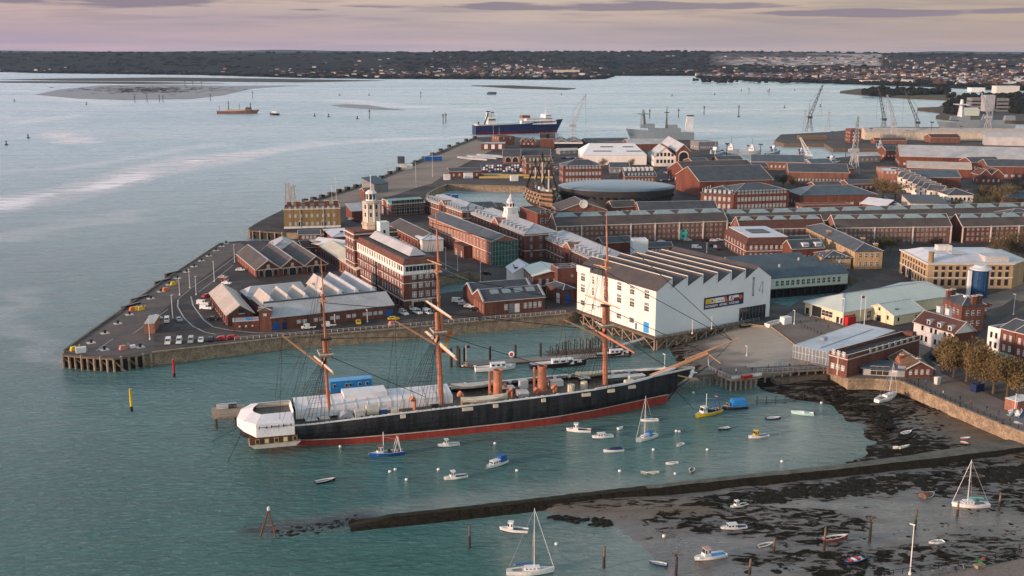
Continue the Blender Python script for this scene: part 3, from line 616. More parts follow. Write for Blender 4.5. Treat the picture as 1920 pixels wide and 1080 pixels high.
field = hm.mix(sx.outputs[0], (.008, .013, .011), (.015, .022, .016)); field = hm.mix(hm.rng(sx.outputs[1], .85, .92), field, (.035, .032, .03))
wood = hm.mix(hm.rng(h2, .4, .6), (.007, .010, .012), (.012, .015, .016))
hc = hm.mix(hm.rng(h1, .44, .54), wood, field)
vt = hm.n('ShaderNodeTexVoronoi'); vt.inputs['Scale'].default_value = .03; hm.L.new(hm.g, vt.inputs[0]); sx2 = hm.n('ShaderNodeSeparateColor'); hm.L.new(vt.outputs['Color'], sx2.inputs[0])
tn = hm.mix(hm.rng(sx2.outputs[0], .0, 1), (.020, .020, .021), (.040, .031, .030))
hc = hm.mix(hm.op('MULTIPLY', town, hm.rng(h2, .38, .5)), hc, tn)
hc = hm.mix(hm.op('MULTIPLY', chalk, hm.rng(hm.noise(.02, 4, (1, 1, 6)), .42, .52)), hc, (.42, .37, .35))
hm.L.new(hc, hm.b.inputs['Base Color'])
townf = np.clip((n1 - .35) * 5, 0, 1) * (tt > .03) * (tt < .72) * np.clip((pxs[None, :] - 480) / 500, 0.03, 1)
chk = ((np.abs(pxs[None, :] - 1470) < 155) & (tt > .50) & (tt < .86)).astype(float) * np.clip((n1 - .38) * 9, 0.2, 1)
tag(gridmesh('hills', HX, HY, HZ, hm.m, dict(town=townf, chalk=chk)), kind='structure')
mat('distant_hill', (.035, .045, .045), (.05, .055, .05), s=.001, fine=.1)
rx = np.linspace(-.9, .9, 200); RX = np.stack([rx * 13000, rx * 13000, rx * 16000]); RY = np.stack([np.full(200, 13000.), np.full(200, 13800.), np.full(200, 16000.)])
px2 = 960 + F * rx; rz = np.interp(px2, [-900, 0, 150, 300, 500, 620, 760, 900, 1600, 1700, 1780, 1930, 2900], [118, 124, 116, 112, 132, 122, 104, 100, 80, 96, 118, 108, 90]) + (fbm(rx * 40, rx * 0, 4, 5) - .5) * 14
tag(gridmesh('distant_hills', RX, RY, np.stack([np.zeros(200), rz, rz * .8]), M['distant_hill']), kind='structure')
def hill_z(X, Y):
 j = int(np.argmin(np.abs(tk - X / Y * CC))); i = int(np.argmin(np.abs(HY[:, j] - Y))); return float(HZ[i, j])
# houses of the town across the harbour
rnd = random.Random(5)
def house_mb(b, c, ang, w, d, h, wm, rm_):
 ca, sa = math.cos(ang), math.sin(ang)
 def t(x, y, z): return (c[0] + x * ca - y * sa, c[1] + x * sa + y * ca, c[2] + z)
 b.hexa([t(-w, -d, -4), t(w, -d, -4), t(w, d, -4), t(-w, d, -4), t(-w, -d, h), t(w, -d, h), t(w, d, h), t(-w, d, h)], wm)
 r = d * .7; b.faces([t(-w, -d, h), t(w, -d, h), t(w, d, h), t(-w, d, h), t(-w, 0, h + r), t(w, 0, h + r)], [(0, 1, 5, 4), (2, 3, 4, 5), (1, 2, 5), (3, 0, 4)], rm_)
spots = []
while len(spots) < 2300:
 j = rnd.randrange(8, 612); i = rnd.randrange(1, 62)
 if rnd.random() > townf[i, j] * (.35 + .65 * (tt[i, j] < .45)): continue
 k = rnd.random(); Y = HY[i, j] * (1 - k) + HY[i + 1, j] * k; X = HX[i, j] + rnd.uniform(-6, 6)
 spots.append((X, Y, HZ[i, j] + 1))
spots.sort(key=lambda p: p[1])
mat('far_white', (.42, .41, .42), fine=0, rough=.8); mat('far_brick', (.075, .05, .045), (.055, .04, .038)); wl = ['far_brick', 'brick_brown', 'stone_pale', 'far_brick', 'brick_brown', 'far_white', 'far_brick']; rl = ['slate', 'tile_brown', 'slate_brown', 'slate', 'tile_brown', 'lead']
hv = []
for wmn, rmn, lab in (('far_white', 'slate', 'tiny white house with a dark roof in the town across the harbour'), ('far_brick', 'tile_brown', 'tiny reddish brick house with a brown roof in the town across the harbour'), ('stone_pale', 'lead', 'tiny pale house with a light roof in the town across the harbour')):
 b = MB(); house_mb(b, (0, 0, 0), 0, 8, 5, 7, wmn, rmn); hv.append((b.mesh('house'), lab))
for p in spots[:290]:
 me, lab = rnd.choice(hv); o = link('house', me, None, p, rnd.uniform(0, 3.1)); o.scale = (rnd.uniform(.8, 1.9), rnd.uniform(.8, 1.4), rnd.uniform(.8, 1.3)); tag(o, lab, 'house', lab.replace('tiny', 'tiny far') + 's' * 0)
b = MB()
for p in spots[290:]: house_mb(b, p, rnd.uniform(-.4, .4), rnd.uniform(4, 11), rnd.uniform(3, 6), rnd.uniform(4, 7), rnd.choice(wl), rnd.choice(rl))
tag(b.build('far_town'), 'mass of small houses spread over the far hillside beyond the water', 'town', kind='stuff')
def wmass(name, label, X, Y, z, w, d, h, wm, rm_='metal_white', ang=0, cat='building'):
 b = MB(); b.box(-w, -d, -4, w, d, h, wm); t = thing(name, label, cat, (X, Y, z), ang); b.build('wall', t); r = MB(); r.box(-w - .5, -d - .5, h + .01, w + .5, d + .5, h + 1, rm_); r.build('roof', t); return t
for px, py, w_, h_, wm_, lab in ((1062, 138, 62, 17, 'stone_pale', 'long white industrial hall on the far shore behind the ferry'), (1012, 138, 16, 8, 'white', 'small white shed left of the long hall on the far shore'), (1092, 141, 15, 9, 'white', 'white block at the right end of the long hall on the far shore'),
                                 (1785, 139.5, 70, 10, 'far_white', 'long low white warehouse below the far town on the right'), (1680, 142, 45, 8, 'far_white', 'white warehouse left of the long low one below the far town'), (1715, 142, 28, 8, 'stone_pale', 'pale warehouse among others on the far right shore'),
                                 (1630, 155, 30, 8, 'render_white', 'white shed right on the far right shoreline'), (1570, 152, 26, 7, 'render_white', 'white shed by the far water edge above the left crane'), (1885, 171, 30, 14, 'dirty_white', 'pale blocks on the far right beyond the spit'), (1830, 169, 18, 7, 'white', 'low white hut on the far right shore near the spit')):
 p = P(px, py, 4); wmass('warehouse', lab, p.x, p.y, 3, w_, 14, h_, wm_)
# woods
b = MB(); wb_ = b
def blob(b, c, r, h, m):
 n = 6; pts = []
 for k, (zz, rr_) in enumerate(((0, .8), (.45, 1), (.85, .6))):
  for i in range(n): a = 2 * math.pi * i / n + k; q_ = r * rr_ * rnd.uniform(.75, 1.25); pts.append((c[0] + q_ * math.cos(a), c[1] + q_ * math.sin(a), c[2] + zz * h * rnd.uniform(.85, 1.15)))
 pts.append((c[0], c[1], c[2] + h)); fs = [(k * n + i, k * n + (i + 1) % n, (k + 1) * n + (i + 1) % n, (k + 1) * n + i) for k in range(2) for i in range(n)] + [(2 * n + i, 2 * n + (i + 1) % n, 3 * n) for i in range(n)]
 b.faces(pts, fs, m)
mat('wood_a', (.009, .012, .011), (.015, .018, .013), s=.02, spec=.1); mat('wood_b', (.018, .016, .013), (.014, .015, .012), s=.02, spec=.1)
for _ in range(9500):
 j = rnd.randrange(4, 616); i = rnd.randrange(1, 66)
 if tt[i, j] > 1.1 or (n1[i, j] > .52 and tt[i, j] > .06 and rnd.random() > .25) or (chk[i, j] > 0 and rnd.random() > .08): continue
 k = rnd.random(); r_ = rnd.uniform(9, 26); blob(b, (HX[i, j] + rnd.uniform(-8, 8), HY[i, j] * (1 - k) + HY[i + 1, j] * k, HZ[i, j] - 1), r_, rnd.uniform(6, 12), 'wood_a' if rnd.random() < .7 else 'wood_b')
for x0, x1, y0, y1, n_ in ((1620, 1780, 168, 180, 120), (1780, 1930, 178, 200, 160), (1775, 1815, 198, 216, 60), (1900, 1960, 195, 215, 60), (1300, 1700, 149, 156, 150)):
 for _ in range(n_):
  x_ = rnd.uniform(x0, x1); y_ = max(rnd.uniform(y0, y1), np.interp(x_, [a for a, c in SHORE], [c for a, c in SHORE]) - 3 if x0 == 1300 else 0); p = P(x_, y_, 4); blob(b, (p.x, p.y, 4), rnd.uniform(5, 12), rnd.uniform(5, 12), 'wood_a' if rnd.random() < .6 else 'wood_b')
tag(b.build('woodland'), 'dark woods and hedges covering the far hills and shores', 'woodland', kind='stuff')
# ------------------------------------------------------------------ mud and breakwater
md = SH('mud', .35)
wd_ = md.attr('weed'); br = md.attr('brown'); wet = md.attr('wet')
m1_ = md.noise(.10, 5); m2_ = md.noise(.42, 6, (.6, 1.3, 1), rough=.6, dist=.8); m3_ = md.noise(1.7, 4)
base = md.mix(md.rng(m1_, .4, .6), (.140, .120, .106), (.095, .090, .087)); base = md.mix(md.attr('dark'), base, (.036, .027, .020)); base = md.mix(br, base, (.095, .060, .030))
base = md.mix(md.attr('sand'), base, (.37, .32, .265)); base = md.mix(md.rng(m3_, .35, .7, 0, .35), base, (.08, .07, .06))
thr = md.op('ADD', md.op('MULTIPLY', wd_, .42), md.op('SUBTRACT', m2_, .72)); wk = md.rng(md.op('ADD', thr, md.op('MULTIPLY', md.op('SUBTRACT', md.noise(2.4, 3), .5), .10)), -.03, .05)
col = md.mix(wk, base, md.mix(md.rng(m3_, .4, .6), (.008, .007, .005), (.020, .016, .010)))
md.L.new(col, md.b.inputs['Base Color']); md.set('Specular IOR Level', md.rng(wk, 0, 1, .55, .08)); md.set('Roughness', md.op('ADD', md.op('MULTIPLY', wk, .5), md.op('ADD', md.rng(wet, 0, 1, .6, .12), md.rng(md.noise(.16, 3, (.6, 2, 1)), .4, .6, 0, .22))))
md.bump(md.op('ADD', md.op('MULTIPLY', md.noise(.5, 4, (1, 3, 1), dist=1), 1.2), md.op('MULTIPLY', wk, 1.2)), .3, .6)
def mudfield(name, polypx, zmax, slope, res, fn, zoff=-.35, zpx=.3, rough=.22):
 poly = W(polypx, zpx); xs = [p[0] for p in poly]; ys = [p[1] for p in poly]
 X, Y = np.meshgrid(np.arange(min(xs) - 12, max(xs) + 12, res), np.arange(min(ys) - 12, max(ys) + 12, res)); d = polydist(X, Y, poly)
 d = d + (fbm(X / 9, Y / 9, 4, 4) - .5) * 9
 Z = np.minimum(zoff + .35 + d * slope, zmax) + (fbm(X / 3, Y / 3, 4, 6) - .5) * rough * np.clip((d + 2) / 6, 0, 1)
 a, Z = fn(X, Y, Z, d); return tag(gridmesh(name, X, Y, Z, md.m, a, keep=Z > -.35), kind='structure')
def ptd(X, Y, px, py, z=.3): p = P(px, py, z); return np.hypot(X - p.x, Y - p.y)
def fsouth(X, Y, Z, d):
 weed = np.clip((fbm(X / 22, Y / 16, 3, 14) - .42) * 2.6, 0, .56)
 up_ = linedist(X, Y, W([(1330, 945), (1450, 925), (1620, 910), (1930, 890)], .3), [7, 8, 8, 10]); weed = np.maximum(weed, np.clip(1.35 - up_, 0, 1) * .66)
 lo_ = linedist(X, Y, W([(1400, 1050), (1560, 1045), (1700, 1050)], .3), [5, 7, 5]); weed = np.maximum(weed, np.clip(1.3 - lo_, 0, 1) * .56)
 br_ = np.clip(1.6 - linedist(X, Y, W([(1060, 948), (1180, 950), (1320, 952)], .3), [3.5, 5.5, 4]), 0, 1)
 Z = Z + br_ * .7; weed = np.maximum(weed, br_ * .45); weed = np.where(d < 5, np.minimum(weed, .5), weed)
 return dict(weed=weed, brown=br_, wet=np.clip(1 - weed * 1.2, 0, 1)), Z
mudfield('mudflat', [(1005, 948), (1300, 915), (1600, 884), (1930, 850), (2400, 830), (2600, 1300), (1320, 1350), (1262, 1100), (1215, 1030), (1150, 985), (1080, 972)], .55, .05, .6, fsouth)
def fbay(X, Y, Z, d):
 weed = .68 + .5 * (fbm(X / 14, Y / 12, 3, 31) - .5); fr = np.clip(1.2 - ptd(X, Y, 1850, 810) / 22, 0, 1); weed = weed * (1 - .9 * fr)
 return dict(weed=weed, brown=np.clip(fr * 1.0 + (fbm(X / 12, Y / 12, 2, 3) - .55) * 2, 0, .8), wet=np.full(X.shape, .55), dark=np.clip(.85 - fr * .9, 0, 1)), Z
mudfield('foreshore', [(1395, 704), (1440, 690), (1498, 668), (1563, 690), (1592, 705), (1690, 708), (1745, 735), (1800, 760), (1900, 800), (2000, 850), (1930, 875), (1700, 880), (1560, 882), (1590, 865), (1630, 848), (1636, 825), (1612, 797), (1580, 775), (1540, 758), (1490, 748), (1445, 735), (1418, 718)], 1.3, .09, .7, fbay)
def fslip(X, Y, Z, d):
 t_ = np.clip(((X - P(1240, 670, 1).x) / (P(1470, 625, 3).x - P(1240, 670, 1).x)), 0, 1)
 Z2 = np.where(d > -6, -.8 + 5.0 * t_ ** .8 + np.clip(d, -6, 0) * .4, -2.); return dict(weed=np.clip(.85 - t_ * 1.9, 0, .75), brown=np.clip(.5 - t_ * 1.2, 0, .5), wet=np.full(X.shape, .2), sand=np.clip((t_ - .38 + (fbm(X / 8, Y / 5, 3, 3) - .5) * .5) * 4, 0, 1)), np.minimum(Z2, 4.35)
mudfield('slipway_beach', [(1225, 650), (1290, 632), (1375, 606), (1450, 606), (1505, 640), (1505, 680), (1430, 694), (1330, 700), (1262, 700)], 4.4, .2, .9, fslip, zpx=2)
# causeway
cw = MB(); pts = W([(655, 975), (850, 955), (1000, 938), (1120, 924), (1219, 913), (1400, 893), (1560, 877), (1700, 860), (1930, 828), (2300, 800)], 1.4)
mat('causeway_top', (.14, .13, .11), (.075, .078, .062), s=.3, fine=.25); mat('weedy_rock', (.010, .009, .007), (.022, .018, .012), s=.9, fine=.5, spec=.1); mat('weedy_top', (.020, .021, .013), (.034, .030, .018), s=.5, fine=.4, spec=.1)
wt_ = [.6, .7, .8, .8, .8, .9, 1.1, 1.5, 3, 4]; wb_ = [4.6, 4.8, 4.6, 4.4, 4.2, 4.2, 4.4, 4.8, 7, 8]; sub = []
for i in range(len(pts) - 1):
 for k in range(14):
  t = k / 14; sub.append((pts[i][0] * (1 - t) + pts[i + 1][0] * t, pts[i][1] * (1 - t) + pts[i + 1][1] * t, wt_[i] * (1 - t) + wt_[i + 1] * t, wb_[i] * (1 - t) + wb_[i + 1] * t, i + t))
secs = []
for k in range(len(sub) - 1):
 a, c = Vector(sub[k][:2]), Vector(sub[k + 1][:2]); d = (c - a).normalized(); nn = Vector((-d.y, d.x)); z = 1.45 if k > 6 else 1.45 * (k + .5) / 6
 j = lambda s_: rnd.uniform(-s_, s_) * .4
 row = []
 for off, zz in ((sub[k][3], -.8), (sub[k][2] + 1.2, .5), (sub[k][2] + .2, z), (0, z + .12), (-sub[k][2] - .2, z), (-sub[k][2] - 1.6, .5), (-sub[k][3], -.8)):
  row.append((a.x + nn.x * (off + j(.35)), a.y + nn.y * (off + j(.35)), zz + (j(.12) if zz > 0 else 0)))
 secs.append(row)
for k in range(len(secs) - 1):
 for i in range(6):
  m_ = 'weedy_rock' if i in (0, 1, 4, 5) else ('weedy_top' if sub[k][4] < 3.9 else 'causeway_top')
  cw.face([secs[k][i], secs[k + 1][i], secs[k + 1][i + 1], secs[k][i + 1]], m_)
struct('breakwater', cw)
b = MB()                                       # sunken tail of the breakwater, just breaking the surface
for _ in range(90):
 t = rnd.random() ** .5; x_ = 495 + 175 * t; y_ = 1003 - 26 * t + rnd.gauss(0, 4.5); p = P(x_, y_, 0); blob(b, (p.x, p.y, -.42), rnd.uniform(.3, 1.3), rnd.uniform(.40, .55), 'weedy_rock')
tag(b.build('rocks'), 'weedy rocks just awash at the end of the breakwater', 'rocks', kind='stuff')
b = MB()
mpoly = W([(1330, 935), (1600, 902), (1940, 872), (1940, 900), (1700, 925), (1560, 935), (1400, 950)], .3)
def scatter(poly, n, rr0, rr1, m, z=.4, h=.35):
 xs = [p[0] for p in poly]; ys = [p[1] for p in poly]; X = np.random.RandomState(n).uniform(min(xs), max(xs), n * 4); Y = np.random.RandomState(n + 1).uniform(min(ys), max(ys), n * 4)
 ok = (polydist(X, Y, poly) > 0) & (fbm(X / 5, Y / 5, 3, 2) > .5); k = 0
 for x_, y_ in zip(X[ok], Y[ok]):
  r_ = rnd.uniform(rr0, rr1); blob(b, (x_, y_, z - .1), r_, h * rnd.uniform(.4, 1), m); k += 1
  if k >= n: break
scatter(mpoly, 700, .3, 1.3, 'weedy_rock', .5, .4)
scatter(W([(1380, 1040), (1700, 1035), (1720, 1078), (1400, 1080)], .3), 260, .2, .9, 'weedy_rock', .5, .3)
scatter(W([(1500, 720), (1700, 725), (1800, 790), (1720, 840), (1640, 800)], .8), 520, .3, 1.2, 'weedy_rock', 1.1, .4)
scatter(W([(1000, 968), (1340, 955), (1300, 985), (1120, 985)], .3), 160, .3, .9, 'weedy_rock', .15, .35)
scatter(W([(1650, 940), (1920, 950), (1920, 1040), (1600, 1040)], .3), 120, .2, .8, 'weedy_rock', .5, .25)
for _ in range(330):
 x_, y_ = rnd.gauss(285, 60), rnd.gauss(168, 3.2); p = P(x_, y_, .5)
 if 162 < y_ < 178: blob(b, (p.x, p.y, .3), rnd.uniform(3, 13), .8, 'weedy_rock')
tag(b.build('seaweed'), 'clumps of dark seaweed scattered over the wet mud', 'seaweed', kind='stuff')
# ------------------------------------------------------------------ buildings, near to far
LOG = []
def HS(*a, **k):
 h = House(*a, **k); LOG.append((h.name, h.root.get('label', '')[:40], round(h.L, 1), round(h.W, 1), round(h.h, 1), round(math.degrees(h.ang), 1))); return h
# --- white boathouse with the sawtooth roof
H = HS('boathouse', 'big white boathouse with sawtooth roof and dockyard banner', (1228, 630), A=(1072, 581), C=(1442, 593), top=547, roof='custom', wall='cladding_white', base=-.2)
L_, W_, h_ = H.L, H.W, H.h
cuts = []
fx = lambda px: (P(px[0], px[1], G) - H.org).dot(H.u)
basey = lambda x: 630 - (x - 1228) * 37 / 214
xs_ = [fx((x, basey(x))) for x in (1228, 1256, 1285, 1313.5, 1340.5, 1366.5, 1392.5)]; pk = 4.0
prof_ = [(0, h_)]
for i in range(6): prof_ += [(xs_[i + 1] - .02, h_ + pk - i * .12), (xs_[i + 1], h_ + .45 - i * .15)]
xr = xs_[6]; prof_ += [((xr + L_) / 2, h_ + 4.0), (L_, h_ - .6)]
wb = MB()
for y_ in (0, W_): wb.face([(0, y_, -.2)] + [(x, y_, z) for x, z in prof_] + [(L_, y_, -.2)], 'cladding_white')
wb.face([(0, 0, -.2), (0, W_, -.2), (0, W_, h_), (0, 0, h_)], 'render_white'); wb.face([(L_, 0, -.2), (L_, W_, -.2), (L_, W_, h_ - .6), (L_, 0, h_ - .6)], 'cladding_white')
H.part('wall', wb)
rb = MB(); o_ = .25
for i in range(6):
 (x0, z0), (x1, z1), (x2, z2) = prof_[2 * i], prof_[2 * i + 1], prof_[2 * i + 2]
 rb.hexa([(x0, -o_, z0 + .05), (x1, -o_, z1 + .05), (x1, W_ + o_, z1 + .05), (x0, W_ + o_, z0 + .05), (x0, -o_, z0 + .25), (x1, -o_, z1 + .25), (x1, W_ + o_, z1 + .25), (x0, W_ + o_, z0 + .25)], 'slate_brown')
(x0, z0), (x1, z1), (x2, z2) = prof_[-3], prof_[-2], prof_[-1]
for (a, c), (d, e) in (((x0, z0), (x1, z1)), ((x1, z1), (x2, z2))): rb.hexa([(a, -o_, c + .05), (d, -o_, e + .05), (d, W_ + o_, e + .05), (a, W_ + o_, c + .05), (a, -o_, c + .25), (d, -o_, e + .25), (d, W_ + o_, e + .25), (a, W_ + o_, c + .25)], 'slate_brown')
H.part('roof', rb)
for i in range(6):
 (x1, z1), (x2, z2) = prof_[2 * i + 1], prof_[2 * i + 2]; b = MB()
 b.box(x1 - .15, -.3, z2 - .1, x1 + .2, .5, z1 + .4, 'cladding_white'); b.box(x1 - .22, .5, z1 + .18, x1 + .2, W_ + .2, z1 + .42, 'trim'); b.box(x1 + .02, .5, z2 + .3, x1 + .12, W_, z1 + .17, 'glass_pale'); H.part('roof_light', b)
b = MB(); b.box(-.3, W_ - 8.5, h_ - 1, -.05, W_ + .2, h_ + 1.6, 'render_white'); b.box(-.05, W_ - 8.5, h_, .4, W_ + .2, h_ + 1.6, 'render_white'); H.part('parapet', b)
for t0_, wd_2 in ((.105, 2.6), (.28, 2.6), (.44, 2.6), (.61, 2.6)):
 for z_ in (3.0, 8.0, 12.6):
  if z_ == 3.0 and t0_ < .2: continue
  H.put('L', t0_, z_ - (0 if z_ > 4 else 1), wd_2, 1.9, 'grid', 'window');
  if z_ > 4: H.put('L', t0_, z_ + 2.15, wd_2, .95, 'grid', 'window')
for t0_, wd_2 in ((.78, 1.3), (.92, 2.6)):
 for z_ in (2.4, 7.6, 12.0):
  H.put('L', t0_, z_, wd_2, 1.9, 'grid', 'window')
  if z_ > 4: H.put('L', t0_, z_ + 2.15, wd_2, .85, 'grid', 'window')
H.put('L', .105, .1, 3.1, 3.9, 'sky_blue', 'loading_door'); H.put('L', .225, .1, .9, 2.3, 'blue', 'side_door')
x_a, x_b = fx((1392.5, 605)), fx((1436, 595)); b = MB()
b.box(x_a, -.10, .0, x_b, -.02, 5.1, 'dark'); b.box(x_a + .2, -.14, .1, x_b - .2, -.11, 4.9, 'glass')
for k in range(9): xx = x_a + (x_b - x_a) * k / 8; b.box(xx - .06, -.2, 0, xx + .06, -.13, 5.0, 'grey')
H.part('glass_entrance', b)
# banner
bx0, bx1 = fx((1318, 614.4)), fx((1391.5, 601.8)); bz0, bz1 = 6.8, 11.1; bn = MB(); bn.box(bx0, -.22, bz0, bx1, -.04, bz1, 'navy')
bw_ = bx1 - bx0; zt0, zt1 = bz0 + 1.85, bz1 - .55
def bq(a, c, z0, z1, m, sk=0, yy=-.24): bn.face([(bx0 + a * bw_, yy, z0), (bx0 + c * bw_, yy, z0), (bx0 + c * bw_ + sk, yy, z1), (bx0 + a * bw_ + sk, yy, z1)], m)
bq(.03, .25, zt0, zt1, 'cream'); bq(.03, .15, zt0, zt1, 'yellow', 0, -.245); bq(.25, .28, zt0, zt1, 'yellow'); bq(.28, .52, zt0, zt1, 'white'); bq(.33, .40, zt0 + .6, zt0 + .9, 'grey', 0, -.245); bq(.41, .49, zt0 + .6, zt0 + .9, 'orange', 0, -.245)
bq(.53, .60, zt0, zt1, 'orange', -.9); bq(.62, .74, zt0, zt1, 'white'); bq(.655, .675, zt0 + .2, zt1 - .2, 'red', .7, -.245); bq(.70, .72, zt0 + .2, zt1 - .2, 'red', -.7, -.245); bq(.74, .87, (zt0 + zt1) / 2, zt1, 'white'); bq(.74, .87, zt0, (zt0 + zt1) / 2, 'maroon'); bq(.87, .97, zt0 + .5, zt1 - .5, 'orange'); bq(.90, .94, zt0 + .1, zt1 - .1, 'orange', 0, -.245)
bn.lathe([(.01, 0), (.38, 0), (.38, .01)], 'dark'); n4 = len(bn.v) - 36
for i in range(36): v = bn.v[n4 + i]; bn.v[n4 + i] = (bx0 + .195 * bw_ + v[0], -.25 - v[2], (zt0 + zt1) / 2 + v[1])
banner = H.part('banner', bn)
def text(parent, s, x, y, z, size, m, rotz=0, roll=0, name='lettering', outline=False, align='LEFT', space=1.0, bold=0):
 cu = bpy.data.curves.new(name, 'FONT'); cu.body = s; cu.size = size; cu.extrude = .02; cu.align_x = align; cu.space_character = space; cu.offset = bold
 if outline: cu.fill_mode = 'NONE'; cu.bevel_depth = outline; cu.extrude = 0
 ob = bpy.data.objects.new(name, cu); me = bpy.data.meshes.new_from_object(ob)
 bpy.data.objects.remove(ob); me.materials.clear(); me.materials.append(M[m])
 o = link(name, me, parent); o.location = (x, y, z); o.rotation_euler = Matrix.Rotation(rotz, 3, 'Z').to_4x4().to_3x3().__matmul__(Matrix.Rotation(R(90), 3, 'X')).__matmul__(Matrix.Rotation(roll, 3, 'Z')).to_euler(); return o
text(banner, 'PORTSMOUTH   HISTORIC   DOCKYARD', bx0 + .5, -.25, bz0 + .55, 1.16, 'white', bold=.03).scale = (((bw_ - 1.0) / 23.5), 1, 1)
x4 = fx((1421, 597)); b = MB(); q4 = [(1.9, 0), (1.9, 5.0), (1.5, 5.0), (.2, 1.9), (.2, 1.3), (2.6, 1.3)]
for q, r_ in zip(q4, q4[1:]): b.beam((x4 + q[0], -.10, 9.2 + q[1]), (x4 + r_[0], -.10, 9.2 + r_[1]), .16, 'lead', .1)
H.part('number', b)
text(H.root, 'BOATHOUSE', fx((1411.5, 598.5)), -.10, 9.0, 1.25, 'slate', roll=R(90), name='lettering', bold=.02)
H.done(); BH = H
# timber deck and piles below the boathouse, walkway round it
T = thing('boathouse_deck', 'timber deck on dark braced piles running under and along the white boathouse', 'jetty', H.org, H.ang)
b = MB(); b.box(-2.2, -2.6, -.75, L_ + 1, W_ + 1, -.25, 'timber'); b.box(-2.2, -2.6, -.25, -.05, W_ + 1, -.1, 'timber'); b.box(-2.2, -2.6, -.249, L_ * 1.02, -.05, -.08, 'paving'); b.build('deck', T)
for i in range(9):
 y_ = -2 + i * (W_ + 1) / 8; b = MB(); b.tube((-1.8, y_, -6), (-1.8, y_, -.7), .28, 'timber_pale'); b.tube((2.2, y_, -6), (2.2, y_, -.7), .28, 'timber_dark')
 if i < 8: b.beam((-1.8, y_, -4.6), (-1.8, y_ + W_ / 8, -1), .3, 'timber_pale'); b.beam((-1.8, y_, -1), (-1.8, y_ + W_ / 8, -4.6), .3, 'timber')
 b.build('pile', T)
for i in range(8):
 x_ = -1 + i * 4.6; b = MB(); b.tube((x_, -2.3, -6), (x_, -2.3, -.7), .28, 'timber_pale'); b.beam((x_, -2.3, -4.2), (x_ + 4.6, -2.3, -1), .3, 'timber_pale'); b.beam((x_, -2.3, -1), (x_ + 4.6, -2.3, -4.2), .3, 'timber'); b.build('pile', T)
b = MB()
for i in range(20): x_ = -2 + i * (L_ * .9) / 19; b.box(x_ - .04, -2.55, -.08, x_ + .04, -2.47, 1.0, 'steel')
for z_ in (.5, 1.0): b.box(-2, -2.54, z_ - .03, L_ * .9 - 2, -2.48, z_ + .03, 'steel')
b.build('railing', T)
# --- blue roofed boathouse with mint walls, over the mast pond
H = HS('boathouse', 'mint green boarded boathouse with blue slate roofs on piles behind the white boathouse', (1443, 541), C=(1589, 530), W=44, top=522, roof='gx', n=4, rise=2.3, rm='slate_blue', wall='mint_board', base=-.4)
H.win('F', .8, 13, 1.5, 2.3, 'sash', s0=2.2, s1=3.2);
for z_, x_ in ((.3, .2), (.55, .5), (.3, .75)): b = MB(); b.tube((L_ * x_, 11 * (1 + int(z_ * 3)), H.h + 2.2), (L_ * x_, 11 * (1 + int(z_ * 3)), H.h + 3.4), .5, 'lead', n=8); H.part('ventilator', b)
for i in range(12): x_ = i * H.L / 11; b = MB(); b.box(x_ - .25, .2, -6, x_ + .25, .7, -.4, 'timber_dark'); H.part('pile', b)
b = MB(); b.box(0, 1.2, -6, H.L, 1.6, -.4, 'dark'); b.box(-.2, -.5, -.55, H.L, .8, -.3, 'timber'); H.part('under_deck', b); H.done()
# --- cream visitor centre
H = HS('visitor_centre', 'low cream boarded hall with a broad pale green pitched roof beside the harbour gate', (1579, 608), A=(1507, 588), C=(1652, 596), top=586, roof='hip', rise=4.2, rm='roof_mint', wall='cream_board', W=None, L=62, over=.7)
H.win('L', 1.3, 1, 5.5, 2.2, 'grid', t0=.28, t1=.52); H.put('L', .68, .1, 4.8, 4.0, 'dark', 'doorway'); H.put('L', .12, .1, 1.3, 2.3, 'dark', 'doorway'); H.put('L', .93, .1, 1.8, 2.4, 'dark', 'doorway'); H.put('F', .09, 1.2, 1.7, 2.2, 'sash', 'window'); H.put('F', .22, .9, 2.1, 2.8, 'sash', 'window'); H.put('F', .03, 1.2, 1.4, 2, 'sash', 'window'); H.put('L', .02, .1, 1.0, 2.2, 'dark', 'doorway'); H.done()
H = HS('visitor_hall', 'cream gabled hall with a small dark doorway, joined to the low green roofed visitor centre', (1675, 610), A=(1640, 598), C=(1732, 600), top=592, roof='gx', rise=2.9, rm='roof_mint', wall='cream_board', W=14)
H.put('L', .5, .1, 2.0, 2.3, 'dark', 'doorway'); H.put('L', .2, 1.6, .8, 1.5, 'dark', 'window'); H.put('L', .8, 1.6, .8, 1.5, 'dark', 'window'); H.put('L', .5, 4.2, .8, 1.2, 'dark', 'window'); H.put('F', .15, 1.2, .9, 1.5, 'dark', 'window'); H.put('F', .72, 1.2, .9, 1.5, 'sash', 'window'); H.box('rooflight', H.L * .22, 2.2, H.h + 1.4, H.L * .22 + 1.4, 3.2, H.h + 1.62, 'glass'); H.done()
H = HS('visitor_annex', 'pale lilac roofed annex stretching right behind the cream gabled hall', (1716, 586), C=(1780, 566), W=22, h=4.2, roof='gx', rise=2.4, rm='metal_white', wall='mint_board')
H.win('F', 1.2, 5, 1.3, 1.7, 'sash'); H.done()
